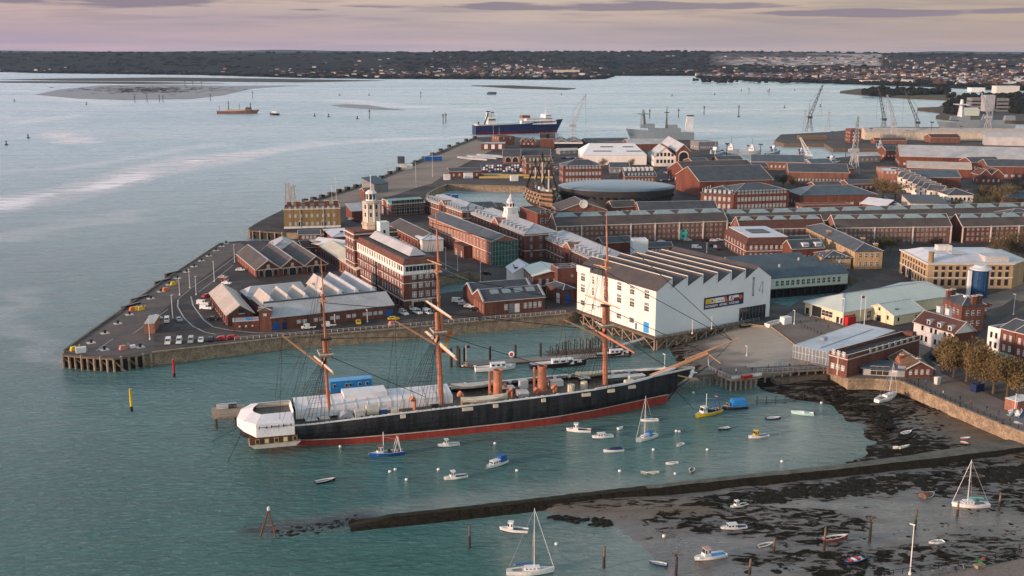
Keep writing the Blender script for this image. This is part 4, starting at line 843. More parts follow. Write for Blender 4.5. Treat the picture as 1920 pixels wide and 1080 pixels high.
# --- brick station building with the white roofed glazed hall
H = HS('brick_block', 'long flat-roofed red brick block with small white windows by the harbour wall', (1587, 708), A=(1564, 696), C=(1722, 668), top=666, roof='flat', rm='asphalt', wall='brick', W=6.8, par=1.0)
H.win('F', 6.0, 8, 1.2, 1.6, 'bright', s0=10, s1=2); H.band(H.h - 1.6, .3, .12);
for z_ in (1.8, 6.2): H.win('L', z_, 3, 1.2, 1.7, 'bright', s0=.6, s1=.6)
b = MB(); b.box(-.35, 3.1, 0, -.05, 3.4, H.h - 1, 'trim'); b.box(H.L - 3, 1, H.h, H.L - .6, 4, H.h + 1.1, 'brick'); H.part('downpipe', b); H.done()
H = HS('glazed_hall', 'low hall with a flat white roof and glazed front facing the slipway', (1560, 690), A=(1500, 668), C=(1650, 655), top=663, roof='flat', rm='metal_white', wall='grey', par=.05, L=42)
H.win('L', .5, 11, 1.9, 4.4, 'bright', s0=.4, s1=.4); H.box('gutter', 3, H.W * .42, H.h - .1, H.L - 4, H.W * .42 + .5, H.h + .1, 'lead'); H.box('roof_unit', 12, H.W * .7, H.h - .05, 14.2, H.W * .7 + 1.6, H.h + 1, 'lead'); H.done()
H = HS('ticket_office', 'grey flat roofed modern pavilion between the long brick block and the brick gatehouse', (1618, 703), C=(1695, 707), top=689, roof='flat', rm='slate_blue', wall='steel', W=9, par=.15, over=0)
H.put('F', .4, .2, 5.5, 2.9, 'grid', 'glazed_door'); H.put('F', .93, .1, 2.4, 3.5, 'glass_pale', 'glazed_door'); H.box('canopy', -1, -1.6, H.h + .01, H.L + .6, H.W, H.h + .3, 'slate_blue'); H.put('F', .78, 1.4, 1.6, .9, 'white', 'sign'); H.done()
H = HS('gatehouse', 'small brick gatehouse with mossy tiled roof and twin gables beside the grey pavilion', (1697, 708), A=(1672, 690), C=(1735, 698), top=692, roof='gy', rise=2.3, rm='tile_moss', wall='brick', W=13)
H.win('F', .9, 4, .9, 1.6, 'bright', s0=.7, s1=.7); b = MB(); hh_ = H.h
b.faces([(-.02, 3.5, hh_), (-.02, 9.5, hh_), (-.02, 6.5, hh_ + 2.6), (4.4, 6.5, hh_ + 2.6)], [(0, 1, 2), (0, 2, 3), (1, 3, 2)], 'brick_pale'); H.part('side_gable', b); H.chim([(.1, .45), (.5, .1)], 1.0, .8, 2.9); H.done()
# --- pub and brick house by the road
H = HS('white_house', 'white rendered terrace house with brown tiled roof and three dormers by the harbour gate', (1786, 664), A=(1711, 640), top=626, roof='gy', rise=3.4, rm='tile_brown', wall='render_white', L=9.5)
for z_ in (1.3, 5.0): H.win('L', z_, 7, 1.0, 1.9, 'dark', s0=1, s1=3, skip=(2, 5) if z_ > 4 else (1, 4))
for k in range(3):
 y_ = H.W * (.14 + .26 * k); b = MB(); b.box(.4, y_ - .75, H.h + .2, 2.9, y_ + .75, H.h + 2.0, 'white'); b.box(.36, y_ - .45, H.h + .6, .39, y_ + .45, H.h + 1.7, 'glass'); b.box(.2, y_ - .9, H.h + 2.01, 3, y_ + .9, H.h + 2.15, 'lead'); H.part('dormer', b)
b = MB(); b.box(.05, .02, -.1, H.L - .05, -.12, H.h - .1, 'brick_dark'); H.part('end_wall', b)
H.chim([(.9, .62), (.9, .84)], 1.5, 1.7, 5.2, m='white'); H.done()
H = HS('brick_house', 'tall red brick house with clustered chimneys behind the white terrace house', (1800, 622), A=(1764, 606), C=(1818, 619), h=9.5, roof='hip', rise=2.4, rm='slate', wall='brick', L=9)
H.win('F', [2.0, 5.8], 3, 1.2, 1.9, 'sash'); H.win('L', [2.0, 5.8], 4, 1.2, 1.9, 'sash'); H.chim([(.15, .9), (.4, .97), (.8, .1), (.5, .03)], 1.6, 1.2, 3.4); H.box('roof_unit', H.L * .4, H.W * .35, H.h + 1.7, H.L * .4 + 1.6, H.W * .35 + 1.2, H.h + 2.7, 'white'); H.done()
for B_, C_, w_, lab, sf in (((1847, 675), (1870, 682), 'render_white', 'corner pub with white upper floors above a teal painted ground floor', 2), ((1871, 683), (1897, 691), 'brick', 'red brick terrace house with white-framed windows and teal shopfront next to the corner pub', 1), ((1898, 692), (1925, 700), 'brick_dark', 'dark brick terrace house with arched doorway at the right edge', 0)):
 H = HS('pub' if sf == 2 else 'terrace_house', lab, B_, C=C_, W=13, top=(611, 615, 622)[2 - sf], roof='gx' if sf < 2 else 'flat', rise=2.2, rm='slate', wall=w_, cat='pub' if sf == 2 else 'building')
 H.win('F', [H.h * .42, H.h * .70], 2, .95, 1.9, 'dark' if sf == 2 else 'bright', s0=.5, s1=.5)
 if sf: b = MB(); b.box(0, -.16, 0, H.L, -.02, H.h * .33, 'mint' if sf == 2 else 'teal'); b.box(-.1, -.4, H.h * .33 + .01, H.L + .1, -.02, H.h * .33 + .3, 'white' if sf == 2 else 'mint'); b.box(.5, -.2, .8, 1.5, -.165, 2.8, 'glass'); b.box(2.2, -.2, .2, 3.2, -.165, 2.8, 'glass'); H.part('shopfront', b)
 else: H.put('F', .4, .1, 2.0, 3.4, 'arch', 'doorway')
 if sf < 2: H.chim([(.05, .5)], 1.3, .9, 2)
 H.done()
# --- large stone building and blue stair tower
H = HS('museum_building', 'large pale stone building with a wide grey-white roof and rows of dark windows', (1737, 541), A=(1651, 512), C=(1896, 541), top=496, roof='custom', wall='stone', zr=0)
L_, W_, h_ = H.L, H.W, H.h
poly_ = [(0, 0), (L_, 0), (L_ + 9, 9), (L_ + 9, W_), (0, W_)]; b = MB(); b.prism(poly_, -.3, h_, 'stone'); H.part('wall', b)
b = MB(); b.prism([(-.6, -.6), (L_ + .3, -.6), (L_ + 9.6, 8.8), (L_ + 9.6, W_ + .6), (-.6, W_ + .6)], h_ + .01, h_ + .5, 'trim')
b.hexa([(.8, .8, h_ + .5), (L_ + 8, .8 + 8, h_ + .5), (L_ + 8, W_ - .8, h_ + .5), (.8, W_ - .8, h_ + .5), (6, 7, h_ + 3), (L_ - 2, 13, h_ + 3), (L_ - 2, W_ - 8, h_ + 3), (6, W_ - 8, h_ + 3)], 'metal_white')
b.box(L_ * .36, 8, h_ + 2.9, L_ * .5, 14, h_ + 3.4, 'metal_pale'); b.box(L_ * .28, W_ * .5, h_ + 2.9, L_ * .45, W_ * .62, h_ + 5.2, 'dirty_white'); b.box(L_ * .7, 3, h_ + .5, L_ * .98, 12, h_ + 2.9, 'metal_pale'); H.part('roof', b)
b = MB(); b.lathe([(1.1, h_ - .5), (1.1, h_ + 4.6), (1.3, h_ + 4.7), (1.3, h_ + 5)], 'stock_brick', c=(1.8, 2.2)); H.part('chimney', b)
H.band(4.6, .4, .15); H.win('L', 11.6 * h_ / 15, 9, 1.3, 1.6, 'dark', s0=2, s1=2); H.win('L', 6.8 * h_ / 15, 9, 1.3, 2.6, 'dark', s0=2, s1=2); H.win('L', 1.2, 9, 1.4, 2.6, 'dark', s0=2, s1=2, skip=(5, 7))
for t_ in (.83, .6): H.put('L', t_, .1, 4.2, 5.0, 'arch', 'archway')
H.win('F', 11.6 * h_ / 15, 11, 1.4, 1.6, 'dark', s0=2, s1=1, skip=(6,)); H.win('F', 6.6 * h_ / 15, 11, 1.4, 2.6, 'dark', s0=2, s1=1, skip=(6,)); H.win('F', 1.2, 11, 1.5, 2.8, 'dark', s0=2, s1=1, skip=(6,)); H.done()
p = P(1834, 556); T = thing('stair_tower', 'round blue glazed stair tower with a pale cap in front of the stone building', 'tower', p); q_ = ht(1834, 556, 505)
b = MB(); b.lathe([(3.3, 0), (3.3, q_)], 'tower_blue', n=20); b.build('drum', T)
for k in range(20):
 a_ = 2 * math.pi * k / 20; b = MB()
 if k % 2 == 0: b.tube((3.32 * math.cos(a_), 3.32 * math.sin(a_), 0), (3.32 * math.cos(a_), 3.32 * math.sin(a_), q_), .07, 'blue', n=4); b.build('mullion', T)
b = MB(); b.lathe([(4.3, q_ + .01), (4.3, q_ + .5), (3.2, q_ + .9), (2.4, q_ + 1.6), (2.2, q_ + 1.8)], 'metal_white', n=20); b.build('cap', T); b = MB(); b.box(-4.9, -1, 0, -3.75, .6, q_ - .5, 'white'); b.build('lift_shaft', T)
# --- stone houses left of it
H = HS('stone_house', 'long hipped slate-roofed stone house among the buildings left of the large stone building', (1601, 505), A=(1508, 455), C=(1648, 502), top=472, roof='hip', rise=3, rm='slate', wall='stone', W=None)
H.win('L', [1.5, 5.6], 10, 1.2, 2.0, 'sash', s0=2, s1=2); H.win('F', [1.5, 5.6], 4, 1.2, 2.0, 'sash'); H.chim([(.9, .3), (.9, .08), (.2, .6), (.6, .5)], 2, 1.2, 2.6, m='stock_brick'); H.done()
H = HS('stone_house', 'small square stone house with a dark hipped roof in front of the long stone house', (1545, 505), A=(1526, 494), C=(1590, 502), top=485, roof='hip', rise=2.6, rm='slate', wall='stone')
H.win('F', [1.2, 4.4], 5, 1.1, 1.8, 'sash'); H.win('L', [1.2, 4.4], 3, 1.1, 1.8, 'sash'); H.chim([(.3, .5), (.6, .5)], 1.4, 1, 2.4, m='stock_brick'); H.done()
H = HS('slate_house', 'dark slate-roofed brick house with white dormers beside the square brick block', (1484, 492), C=(1543, 489), W=20, h=6.5, roof='gx', n=2, rise=3.4, rm='slate', wall='brick_dark')
H.win('F', 1.5, 6, 1.1, 1.7, 'sash')
for t_ in (.45, .85): b = MB(); b.box(H.L * t_ - 1.6, .6, H.h + .6, H.L * t_ + 1.6, 3.2, H.h + 2.4, 'white'); b.box(H.L * t_ - 1.3, .55, H.h + .9, H.L * t_ + 1.3, .59, H.h + 2.1, 'glass_pale'); H.part('dormer', b)
H.done()
H = HS('brick_block', 'square red brick block with a wide white flat roof and dark central rooflight', (1398, 487), A=(1357, 463), C=(1481, 484), top=459, roof='custom', wall='brick')
L_, W_, h_ = H.L, H.W, H.h; b = MB(); b.prism([(0, 0), (L_, 0), (L_, W_), (0, W_)], -.3, h_, 'brick'); H.part('wall', b)
b = MB(); b.hexa([(-.4, -.4, h_ + .01), (L_ + .4, -.4, h_ + .01), (L_ + .4, W_ + .4, h_ + .01), (-.4, W_ + .4, h_ + .01), (1.8, 1.8, h_ + 3.2), (L_ - 1.8, 1.8, h_ + 3.2), (L_ - 1.8, W_ - 1.8, h_ + 3.2), (1.8, W_ - 1.8, h_ + 3.2)], 'tile_brown')
b.box(1.6, 1.6, h_ + 3.21, L_ - 1.6, W_ - 1.6, h_ + 3.5, 'metal_white'); b.box(L_ * .3, W_ * .35, h_ + 3.51, L_ * .7, W_ * .65, h_ + 3.9, 'slate'); H.part('roof', b)
H.band(4.0, .3); H.win('F', 4.9, 8, 1.2, 2.0, 'bright'); H.win('L', 4.9, 7, 1.2, 2.0, 'bright'); H.win('F', .9, 8, 1.2, 2.0, 'bright'); H.win('L', .9, 7, 1.2, 2.2, 'bright'); H.done()
# --- sheds on the point
H = HS('long_shed', 'low brick shed near the point under many pale north-light roofs, long front along the quay', (510, 620), A=(452, 567), C=(745, 599), top=597, roof='custom', wall='brick')
L_, W_, h_ = H.L, H.W, H.h; W_ = 52; H.W = W_
b = MB(); b.box(0, 0, -.3, L_, W_ * .95, h_, 'brick'); H.part('wall', b)
b = MB(); b.hexa([(-.4, -.5, h_ + .01), (L_ + .5, -.5, h_ + .01), (L_ + .5, 9, h_ + 3.4), (-.4, 9, h_ + 3.4), (-.4, -.5, h_ + .25), (L_ + .5, -.5, h_ + .25), (L_ + .5, 9, h_ + 3.65), (-.4, 9, h_ + 3.65)], 'metal_pale'); b.box(-.4, 9, h_, L_ * .93, 9.9, h_ + 4.2, 'slate_blue'); H.part('front_roof', b)
nb = 7; dx = L_ / nb
for i in range(nb):
 x0 = i * dx; y1 = W_ * (.62 if i < 4 else .95); b = MB(); z0, z1 = h_ + .8, h_ + 4.9; xm = x0 + dx * .48
 b.faces([(x0, 10, z0), (x0 + dx, 10, z0), (x0 + dx, y1, z0), (x0, y1, z0), (xm, 13.5, z1), (xm, y1 - 1, z1)], [(0, 4, 5, 3)], 'metal_buff' if i < 5 else 'metal_pale')
 b.faces([(x0, 10, z0), (x0 + dx, 10, z0), (x0 + dx, y1, z0), (x0, y1, z0), (xm, 13.5, z1), (xm, y1 - 1, z1)], [(1, 2, 5, 4)], 'slate_blue'); b.faces([(x0, 10, z0), (x0 + dx, 10, z0), (xm, 13.5, z1)], [(0, 1, 2)], 'metal_white')
 b.faces([(x0, y1, z0), (x0 + dx, y1, z0), (xm, y1 - 1, z1)], [(0, 1, 2)], 'metal_white'); b.beam((xm, 13.4, z1), (xm, y1 - 1, z1), .4, 'metal_white', .25)
 if i > 3: b.box(xm + dx * .12, 14, z0 + 2.2, xm + dx * .30, y1 - 2, z0 + 3.3, 'skylight')
 H.part('roof_bay', b)
b = MB(); b.box(-.3, W_ * .64, h_ + .02, L_ * .52, W_ * .93, h_ + 1.0, 'metal_pale'); b.hexa([(-1, W_ * .68, h_ + 1.01), (L_ * .5, W_ * .68, h_ + 1.01), (L_ * .5, W_ * .9, h_ + 1.01), (-1, W_ * .9, h_ + 1.01), (2, W_ * .78, h_ + 3.6), (L_ * .48, W_ * .78, h_ + 3.6), (L_ * .48, W_ * .80, h_ + 3.6), (2, W_ * .80, h_ + 3.6)], 'metal_pale'); H.part('rear_roof', b)
H.win('F', 1.6, 16, 1.5, 1.3, 'bright', s0=9, s1=4, skip=(2, 5, 8, 11)); H.put('F', .035, .05, 2.4, 2.8, 'blue', 'double_door'); H.put('F', .965, .05, 2.6, 3.0, 'blue', 'double_door'); H.put('F', .10, .05, 1.6, 2.6, 'navy', 'side_door'); H.done()
b = MB()
Ht = HS('brick_tower', 'square brick water tower block at the left end of the long shed', (487, 621), C=(510, 620), W=5.2, top=584, roof='hip', rise=.8, rm='tile_moss', wall='brick'); Ht.win('F', Ht.h - 1.8, 1, 1.2, .9, 'bright'); Ht.done()
H = HS('gabled_shed', 'brick shed with buff corrugated gable roof at the left of the long shed', (427, 612), A=(395, 568), C=(479, 610), top=591, roof='gy', rise=3.3, rm='metal_buff', wall='brick', L=None)
for i in range(9): y_ = H.W * (i + .5) / 9; b = MB(); b.box(-.25, y_ - .35, 0, -.02, y_ + .35, H.h - .2, 'brick_pale'); H.part('pilaster', b)
H.win('L', .6, 9, 1.3, 2.4, 'dark', s0=.2, s1=2.4); H.put('F', .55, H.h + .2, 2.0, 1.6, 'dark', 'gable_opening'); H.done()
H = HS('porch_block', 'small flat-roofed brick annex with three white lamps before the gabled shed', (437, 620), C=(486, 617), W=6.5, top=604, roof='flat', rm='metal_pale', wall='brick', par=.1)
H.win('F', 1.1, 3, .6, .6, 'white', name='wall_lamp'); H.box('skylight', H.L * .5, 2, H.h - .1, H.L * .5 + 1.8, 4, H.h + .5, 'sky_blue'); H.done()
# triple gabled shed behind
H = HS('triple_shed', 'brick shed of three slate gables with white rooflight strips behind the long shed', (481, 521), A=(445, 490), C=(621, 513), top=506, roof='gy', n=3, rise=4.0, rm='slate_brown', wall='brick_dark')
for i in range(3):
 d_ = H.L / 3; xm = d_ * (i + .5); k_ = 4.0 / (d_ / 2); b = MB(); x1_, x2_ = xm + .1, xm + d_ * .17
 b.hexa([(x1_, -.3, H.h + 4.0 - k_ * .1 + .24), (x2_, -.3, H.h + 4.0 - k_ * d_ * .17 + .24), (x2_, H.W, H.h + 4.0 - k_ * d_ * .17 + .24), (x1_, H.W, H.h + 4.0 - k_ * .1 + .24)] + [(x1_, -.3, H.h + 4.4 - k_ * .1), (x2_, -.3, H.h + 4.4 - k_ * d_ * .17), (x2_, H.W, H.h + 4.4 - k_ * d_ * .17), (x1_, H.W, H.h + 4.4 - k_ * .1)], 'metal_white'); H.part('rooflight', b)
 b = MB(); b.beam((i * d_, -.35, H.h), (xm, -.35, H.h + 4), .3, 'trim'); b.beam((xm, -.35, H.h + 4), ((i + 1) * d_, -.35, H.h), .3, 'trim'); H.part('bargeboard', b)
 H.put('F', (i + .5) / 3, .1, 3.2, 3.6, 'arch', 'doorway'); H.put('F', (i + .2) / 3, .6, 1.8, 2.6, 'arch', 'window'); H.put('F', (i + .8) / 3, .6, 1.8, 2.6, 'arch', 'window'); H.put('F', (i + .5) / 3, H.h + .6, 1.3, 1.3, 'trim', 'gable_ornament')
H.win('L', .5, 8, 1.6, 2.8, 'brick_pale', name='wall_bay'); H.box('gutter', -.1, -.3, H.h - .35, H.L, -.02, H.h - .05, 'trim'); H.done()
H = HS('slate_shed', 'small shed with lilac slate hipped roof and brick chimney behind the triple gabled shed', (509, 484), C=(556, 482), W=22, h=4, roof='hip', rise=4, rm='lead', wall='brick_dark'); H.chim([(.02, .1)], 2, 2, 3.2); H.done()
H = HS('red_roof_shed', 'little red and pink roofed shed behind the triple gabled shed', (568, 478), C=(620, 474), W=13, h=3.6, roof='gx', rise=2.4, rm='tile_brown', wall='brick'); H.win('F', 1, 3, 1.2, 1.4, 'bright'); H.box('pink_sheet', H.L * .35, -.3, H.h + 2.5, H.L, 7, H.h + 2.7, 'metal_buff'); H.done()
H = HS('cream_shed', 'long narrow shed with a curved cream roof beside the tall brick tower building', (670, 532), A=(602, 484), C=(700, 520), h=6.0, roof='gy', rise=2.2, rm='roof_cream', wall='brick_brown', L=12, W=None)
H.win('L', .8, 14, 1.5, 3.6, 'dark', s0=1, s1=1); H.done()
H = HS('white_shed', 'small white shed with a grey rooflight behind the curved cream roof', (655, 484), C=(680, 478), W=24, h=5, roof='gy', rise=2.4, rm='metal_white', wall='brick_dark'); H.done()
H = HS('lilac_shed', 'low shed with a wide lilac metal roof left of the white lantern tower', (625, 459), A=(608, 445), C=(664, 452), h=4, roof='hip', rise=2.2, rm='metal_white', wall='brick_dark', L=24, W=26)
for k in range(4): b = MB(); b.box(5 + k * 4, 6 + k, H.h + 1.4, 6.6 + k * 4, 7 + k, H.h + 2.1, 'slate'); H.part('rooflight', b)
H.done()
H = HS('stone_terrace', 'three-storey yellow stone terrace with white ground-floor band standing on the stone quay', (533, 429), C=(639, 426), top=391, roof='flat', rm='slate', wall='stock_brick', W=16, par=.8)
H.win('F', [1.6, 6.2, 10.6], 9, 1.2, 1.9, 'bright', s0=2, s1=2); H.band(H.h - .9, .5, .2); b = MB(); b.box(-.1, -.12, 0, H.L, -.02, 1.2, 'white'); H.part('plinth', b)
for t_ in (.29, .7): b = MB(); b.box(H.L * t_ - .15, -.3, 0, H.L * t_ + .15, -.02, H.h, 'trim'); H.part('downpipe', b); H.put('F', t_, .1, 2.4, 4.0, 'arch', 'doorway')
H.chim([(.1, .5), (.26, .5), (.42, .5), (.58, .5), (.77, .5), (.93, .5)], 2.6, 1.3, 2.8, m='brick_dark'); H.done()
# --- tall brick tower building (signal tower)
H = HS('tower_building', 'tall red brick block with a white top storey in front of the white lantern tower', (758, 581), A=(660, 521), C=(822, 572), top=497, roof='custom', wall='brick')
L_, W_, h_ = H.L, H.W, H.h; W_ = H.W = W_ * .97
b = MB(); b.box(0, 0, -.3, L_, W_, h_ - 3.9, 'brick'); H.part('wall', b)
b = MB(); b.box(-.04, -.04, h_ - 3.89, L_ + .04, W_ - 6, h_, 'render_white'); H.part('top_storey', b)
b = MB(); e_ = [(-.6, -.6), (L_ + .6, -.6), (L_ + .6, W_ - 5.6), (-.6, W_ - 5.6)]; i_ = [(1.1, 1.1), (L_ - 1.1, 1.1), (L_ - 1.1, W_ - 7), (1.1, W_ - 7)]
for k in range(4): b.face([(*e_[k], h_ + .01), (*e_[(k + 1) % 4], h_ + .01), (*i_[(k + 1) % 4], h_ + 2.1), (*i_[k], h_ + 2.1)], 'brick')
b.face([(*q, h_ + 2.0) for q in i_], 'slate_brown'); b.face([(*q, h_ + .012) for q in e_], 'trim'); H.part('mansard', b)
b = MB(); b.hexa([(4, 4, h_ + 2.51), (L_ - 4, 4, h_ + 2.51), (L_ - 4, W_ - 12, h_ + 2.51), (4, W_ - 12, h_ + 2.51), (L_ * .45, 7, h_ + 5.0), (L_ * .55, 7, h_ + 5.0), (L_ * .55, W_ - 12, h_ + 5.0), (L_ * .45, W_ - 12, h_ + 5.0)], 'metal_pale'); H.part('roof_lantern', b)
H.band(h_ - 4.2, .4, .3); H.band(3.4, .5, .2); H.band(h_ - 7.6, .25, .08)
for z_ in (4.6, 8.3, 11.8): H.win('L', z_ if h_ > 16 else z_ * h_ / 18.5, 17, 1.25, 2.3, 'bright', s0=1.5, s1=10, skip=(8,)); H.win('F', z_ if h_ > 16 else z_ * h_ / 18.5, 4, 1.7, 2.3, 'bright', s0=3, s1=1)
H.win('L', h_ - 2.9, 17, 1.3, 2.3, 'brick_brown', s0=5, s1=8, name='top_window'); H.win('F', h_ - 2.8, 9, 1.5, 2.1, 'strip', s0=.8, s1=.8, name='top_window'); H.win('L', h_ - 2.8, 2, 1.8, 2.1, 'strip', t0=0.01, t1=.085, name='top_window')
H.win('L', .6, 14, 1.4, 2.0, 'dark', s0=2, s1=10, name='window')
for i in range(17):
 if i % 2: b = MB(); y_ = 1.5 + (W_ - 11.5) * i / 17; b.box(-.22, y_ - .2, 0, -.02, y_ + .2, h_ - 4.3, 'brick_pale'); H.part('pilaster', b)
b = MB(); b.box(-.3, W_ * .485, 0, -.02, W_ * .515, h_ - 4.2, 'dark'); H.part('recess', b)
b = MB(); b.box(L_ * .2, -.9, 0, L_ * .75, -.05, 3.3, 'stone_pale'); b.box(L_ * .24, -.95, 0, L_ * .71, -.91, 2.9, 'dark'); H.part('porch', b); H.done()
BT = H
# brick base of the tower and the white stone tower itself
tb = H.org + H.u * 0 + H.v * (W_ - 7)
T = thing('signal_tower', 'white stone lantern tower rising from a square brick base', 'tower', tb, H.ang)
zt = ht(0, 0, 0) if 0 else 0
hb = h_ + 4.2
b = MB(); b.box(-1.2, 0, -.3, 18.5, 13.5, hb, 'brick'); b.build('base', T)
b = MB()
for z_, t_ in ((hb - 1.3, .5), (hb - 3.6, .35), (h_ - 4, .3), (8, .3)): b.box(-1.5, -.3, z_, 18.8, 13.8, z_ + t_, 'trim')
b.build('cornice', T)
for z_ in (4.4, 8.8, 13.0, 17.0):
 for y_ in (3, 6.8, 10.6): link('window', wmesh('bright', 1.3, 2.3), T, (-1.2, y_, z_), -math.pi / 2)
tx, ty = 9.4, 7.5; zz0 = hb; top_z = 0
lo_, hi_ = 0, 60
base_w = tb + H.u * tx + H.v * ty
def zat(py):
 a, c = 0, 90
 for _ in range(40):
  m_ = (a + c) / 2
  if prj(base_w.x, base_w.y, G + m_)[1] > py: a = m_
  else: c = m_
 return a
z1, z2, z3, z4 = zat(414), zat(376), zat(359), zat(328)
b = MB(); b.lathe([(4.4, hb - .1), (4.4, z1 - 1.5), (4.8, z1 - 1.2), (4.8, z1 - .6), (3.9, z1 - .3), (3.7, z2 - 3.2), (3.7, z2 - 1.2), (4.2, z2 - .9), (4.2, z2)], 'stone_pale', n=8, c=(tx, ty)); b.build('shaft', T)
for k in range(8):
 a_ = 2 * math.pi * (k + .5) / 8; d_ = 3.72 * math.cos(math.pi / 8);
 for z_ in (z2 - 3.4, z1 + 2.2): link('window', wmesh('dark', 1.0, 1.8), T, (tx + d_ * math.cos(a_), ty + d_ * math.sin(a_), z_), a_ + math.pi / 2)
 b = MB(); a2 = 2 * math.pi * k / 8; b.tube((tx + 3.75 * math.cos(a2), ty + 3.75 * math.sin(a2), z1), (tx + 3.65 * math.cos(a2), ty + 3.65 * math.sin(a2), z2 - 1), .3, 'render_white', n=6); b.build('pilaster', T)
b = MB(); b.lathe([(2.4, z2 + .01), (2.2, z3 - 1.0), (2.6, z3 - .9), (2.6, z3 - .5), (1.6, z3 + .4), (.3, z3 + .9)], 'white', n=8, c=(tx, ty)); b.build('lantern', T)
for k in range(8): a_ = 2 * math.pi * (k + .5) / 8; link('lantern_window', wmesh('strip', 1.3, 2.6), T, (tx + 2.1 * math.cos(a_), ty + 2.1 * math.sin(a_), z2 + .6), a_ + math.pi / 2)
b = MB(); b.tube((tx, ty, z3 + .8), (tx, ty, z4), .14, 'white'); b.build('flagpole', T)
b = MB(); b.box(9.2, -4.6, h_ + 2.6, 13.4, -.05, z1 + 1.0, 'render_white'); b.box(10.6, -4.65, h_ + 2.7, 11.6, -4.61, h_ + 5.0, 'dark'); b.build('plant_room', T)
# --- low brick building by the quay
H = HS('quay_workshop', 'single-storey red brick workshop with two dark slate roofs by the quay', (908, 591), A=(866, 568), C=(1021, 581), top=566, roof='gx', n=2, rise=3.3, rm='slate', wall='brick', W=26)
H.win('F', 1.3, 8, 1.3, 2.2, 'bright', s0=8, s1=1, skip=(2, 3)); H.put('F', .45, .1, 2.4, 3.6, 'grey', 'double_door'); H.put('F', .54, .1, 2.0, 3.4, 'white', 'double_door'); H.win('L', .8, 4, 1.7, 3, 'brick_pale', t0=0, t1=.5, name='wall_bay')
for k in range(4): k_ = 3.3 / 6.5; x_ = H.L * (.16 + .2 * k); b = MB(); b.hexa([(x_, 3.4, H.h + 3.4 * k_ + .1), (x_ + 3.4, 3.4, H.h + 3.4 * k_ + .1), (x_ + 3.4, 5.6, H.h + 5.6 * k_ + .1), (x_, 5.6, H.h + 5.6 * k_ + .1), (x_, 3.4, H.h + 3.4 * k_ + .4), (x_ + 3.4, 3.4, H.h + 3.4 * k_ + .4), (x_ + 3.4, 5.6, H.h + 5.6 * k_ + .4), (x_, 5.6, H.h + 5.6 * k_ + .4)], 'skylight'); H.part('rooflight', b)
for i in (0, 1):
 for x_ in (-.2, H.L - .2): b = MB(); b.beam((x_, 13 * i, H.h + .2), (x_, 13 * i + 6.5, H.h + 3.6), .5, 'lead', .5); b.beam((x_, 13 * i + 6.5, H.h + 3.6), (x_, 13 * i + 13, H.h + .2), .5, 'lead', .5); H.part('coping', b)
H.done()
H = HS('kiosk', 'small orange brick kiosk with flat pale roof standing alone on the quay point', (271, 626), C=(290, 626), A=(282, 609), h=3.7, roof='flat', rm='metal_pale', wall='brick_pale', par=.02); H.put('L', .5, .1, 1.0, 2.1, 'dark', 'door'); H.done()
# --- white lodge and mint roofed building, right of the dock
H = HS('white_lodge', 'white boarded lodge with three dark rooflights beside the mint roofed brick house', (963, 540), A=(946, 524), C=(986, 536), h=6.5, roof='gy', rise=3.2, rm='metal_white', wall='render_white', L=11, W=14)
for k in range(3): b = MB(); b.box(1.2 + k * .4, 3 + k * 3, H.h + 1.2, 2.6, 4.6 + k * 3, H.h + 2.2, 'glass'); H.part('rooflight', b)
H.win('F', 1.2, 3, .8, 1.4, 'dark'); H.done()
H = HS('mint_roof_house', 'brick house with a shallow pale mint roof between the white lodge and the brick tower', (1000, 558), A=(985, 542), C=(1030, 552), h=9.0, roof='gy', rise=1.8, rm='roof_mint', wall='brick', L=15, W=20)
H.win('F', [1.2, 5.4], 4, 1.2, 2.2, 'bright'); H.win('L', [1.2, 5.4], 5, 1.2, 2.2, 'bright'); H.band(4.6); H.done()
H = HS('brick_tower', 'square brick accumulator tower with flat skylit roof left of the white boathouse', (1045, 560), A=(1032, 551), C=(1066, 556), top=503, roof='flat', rm='metal_white', wall='brick', L=9, W=9)
H.win('L', 3, 3, 1.2, 7, 'brick_dark', name='blind_arch'); H.put('F', .7, H.h - 4, 1.0, 1.0, 'sash', 'window'); b = MB(); b.box(2.5, 2.5, H.h - .65, 6.5, 6.5, H.h + .1, 'slate'); H.part('rooflight', b); H.done()
H = HS('corner_lodge', 'low brick lodge with hipped lead roof squeezed against the white boathouse', (1056, 572), C=(1076, 569), W=12, h=6, roof='hip', rise=1.8, rm='slate', wall='brick'); H.put('L', .3, .2, 2.2, 4.0, 'white', 'double_door'); H.put('F', .4, .1, 2.2, 4.2, 'blue', 'double_door'); H.done()
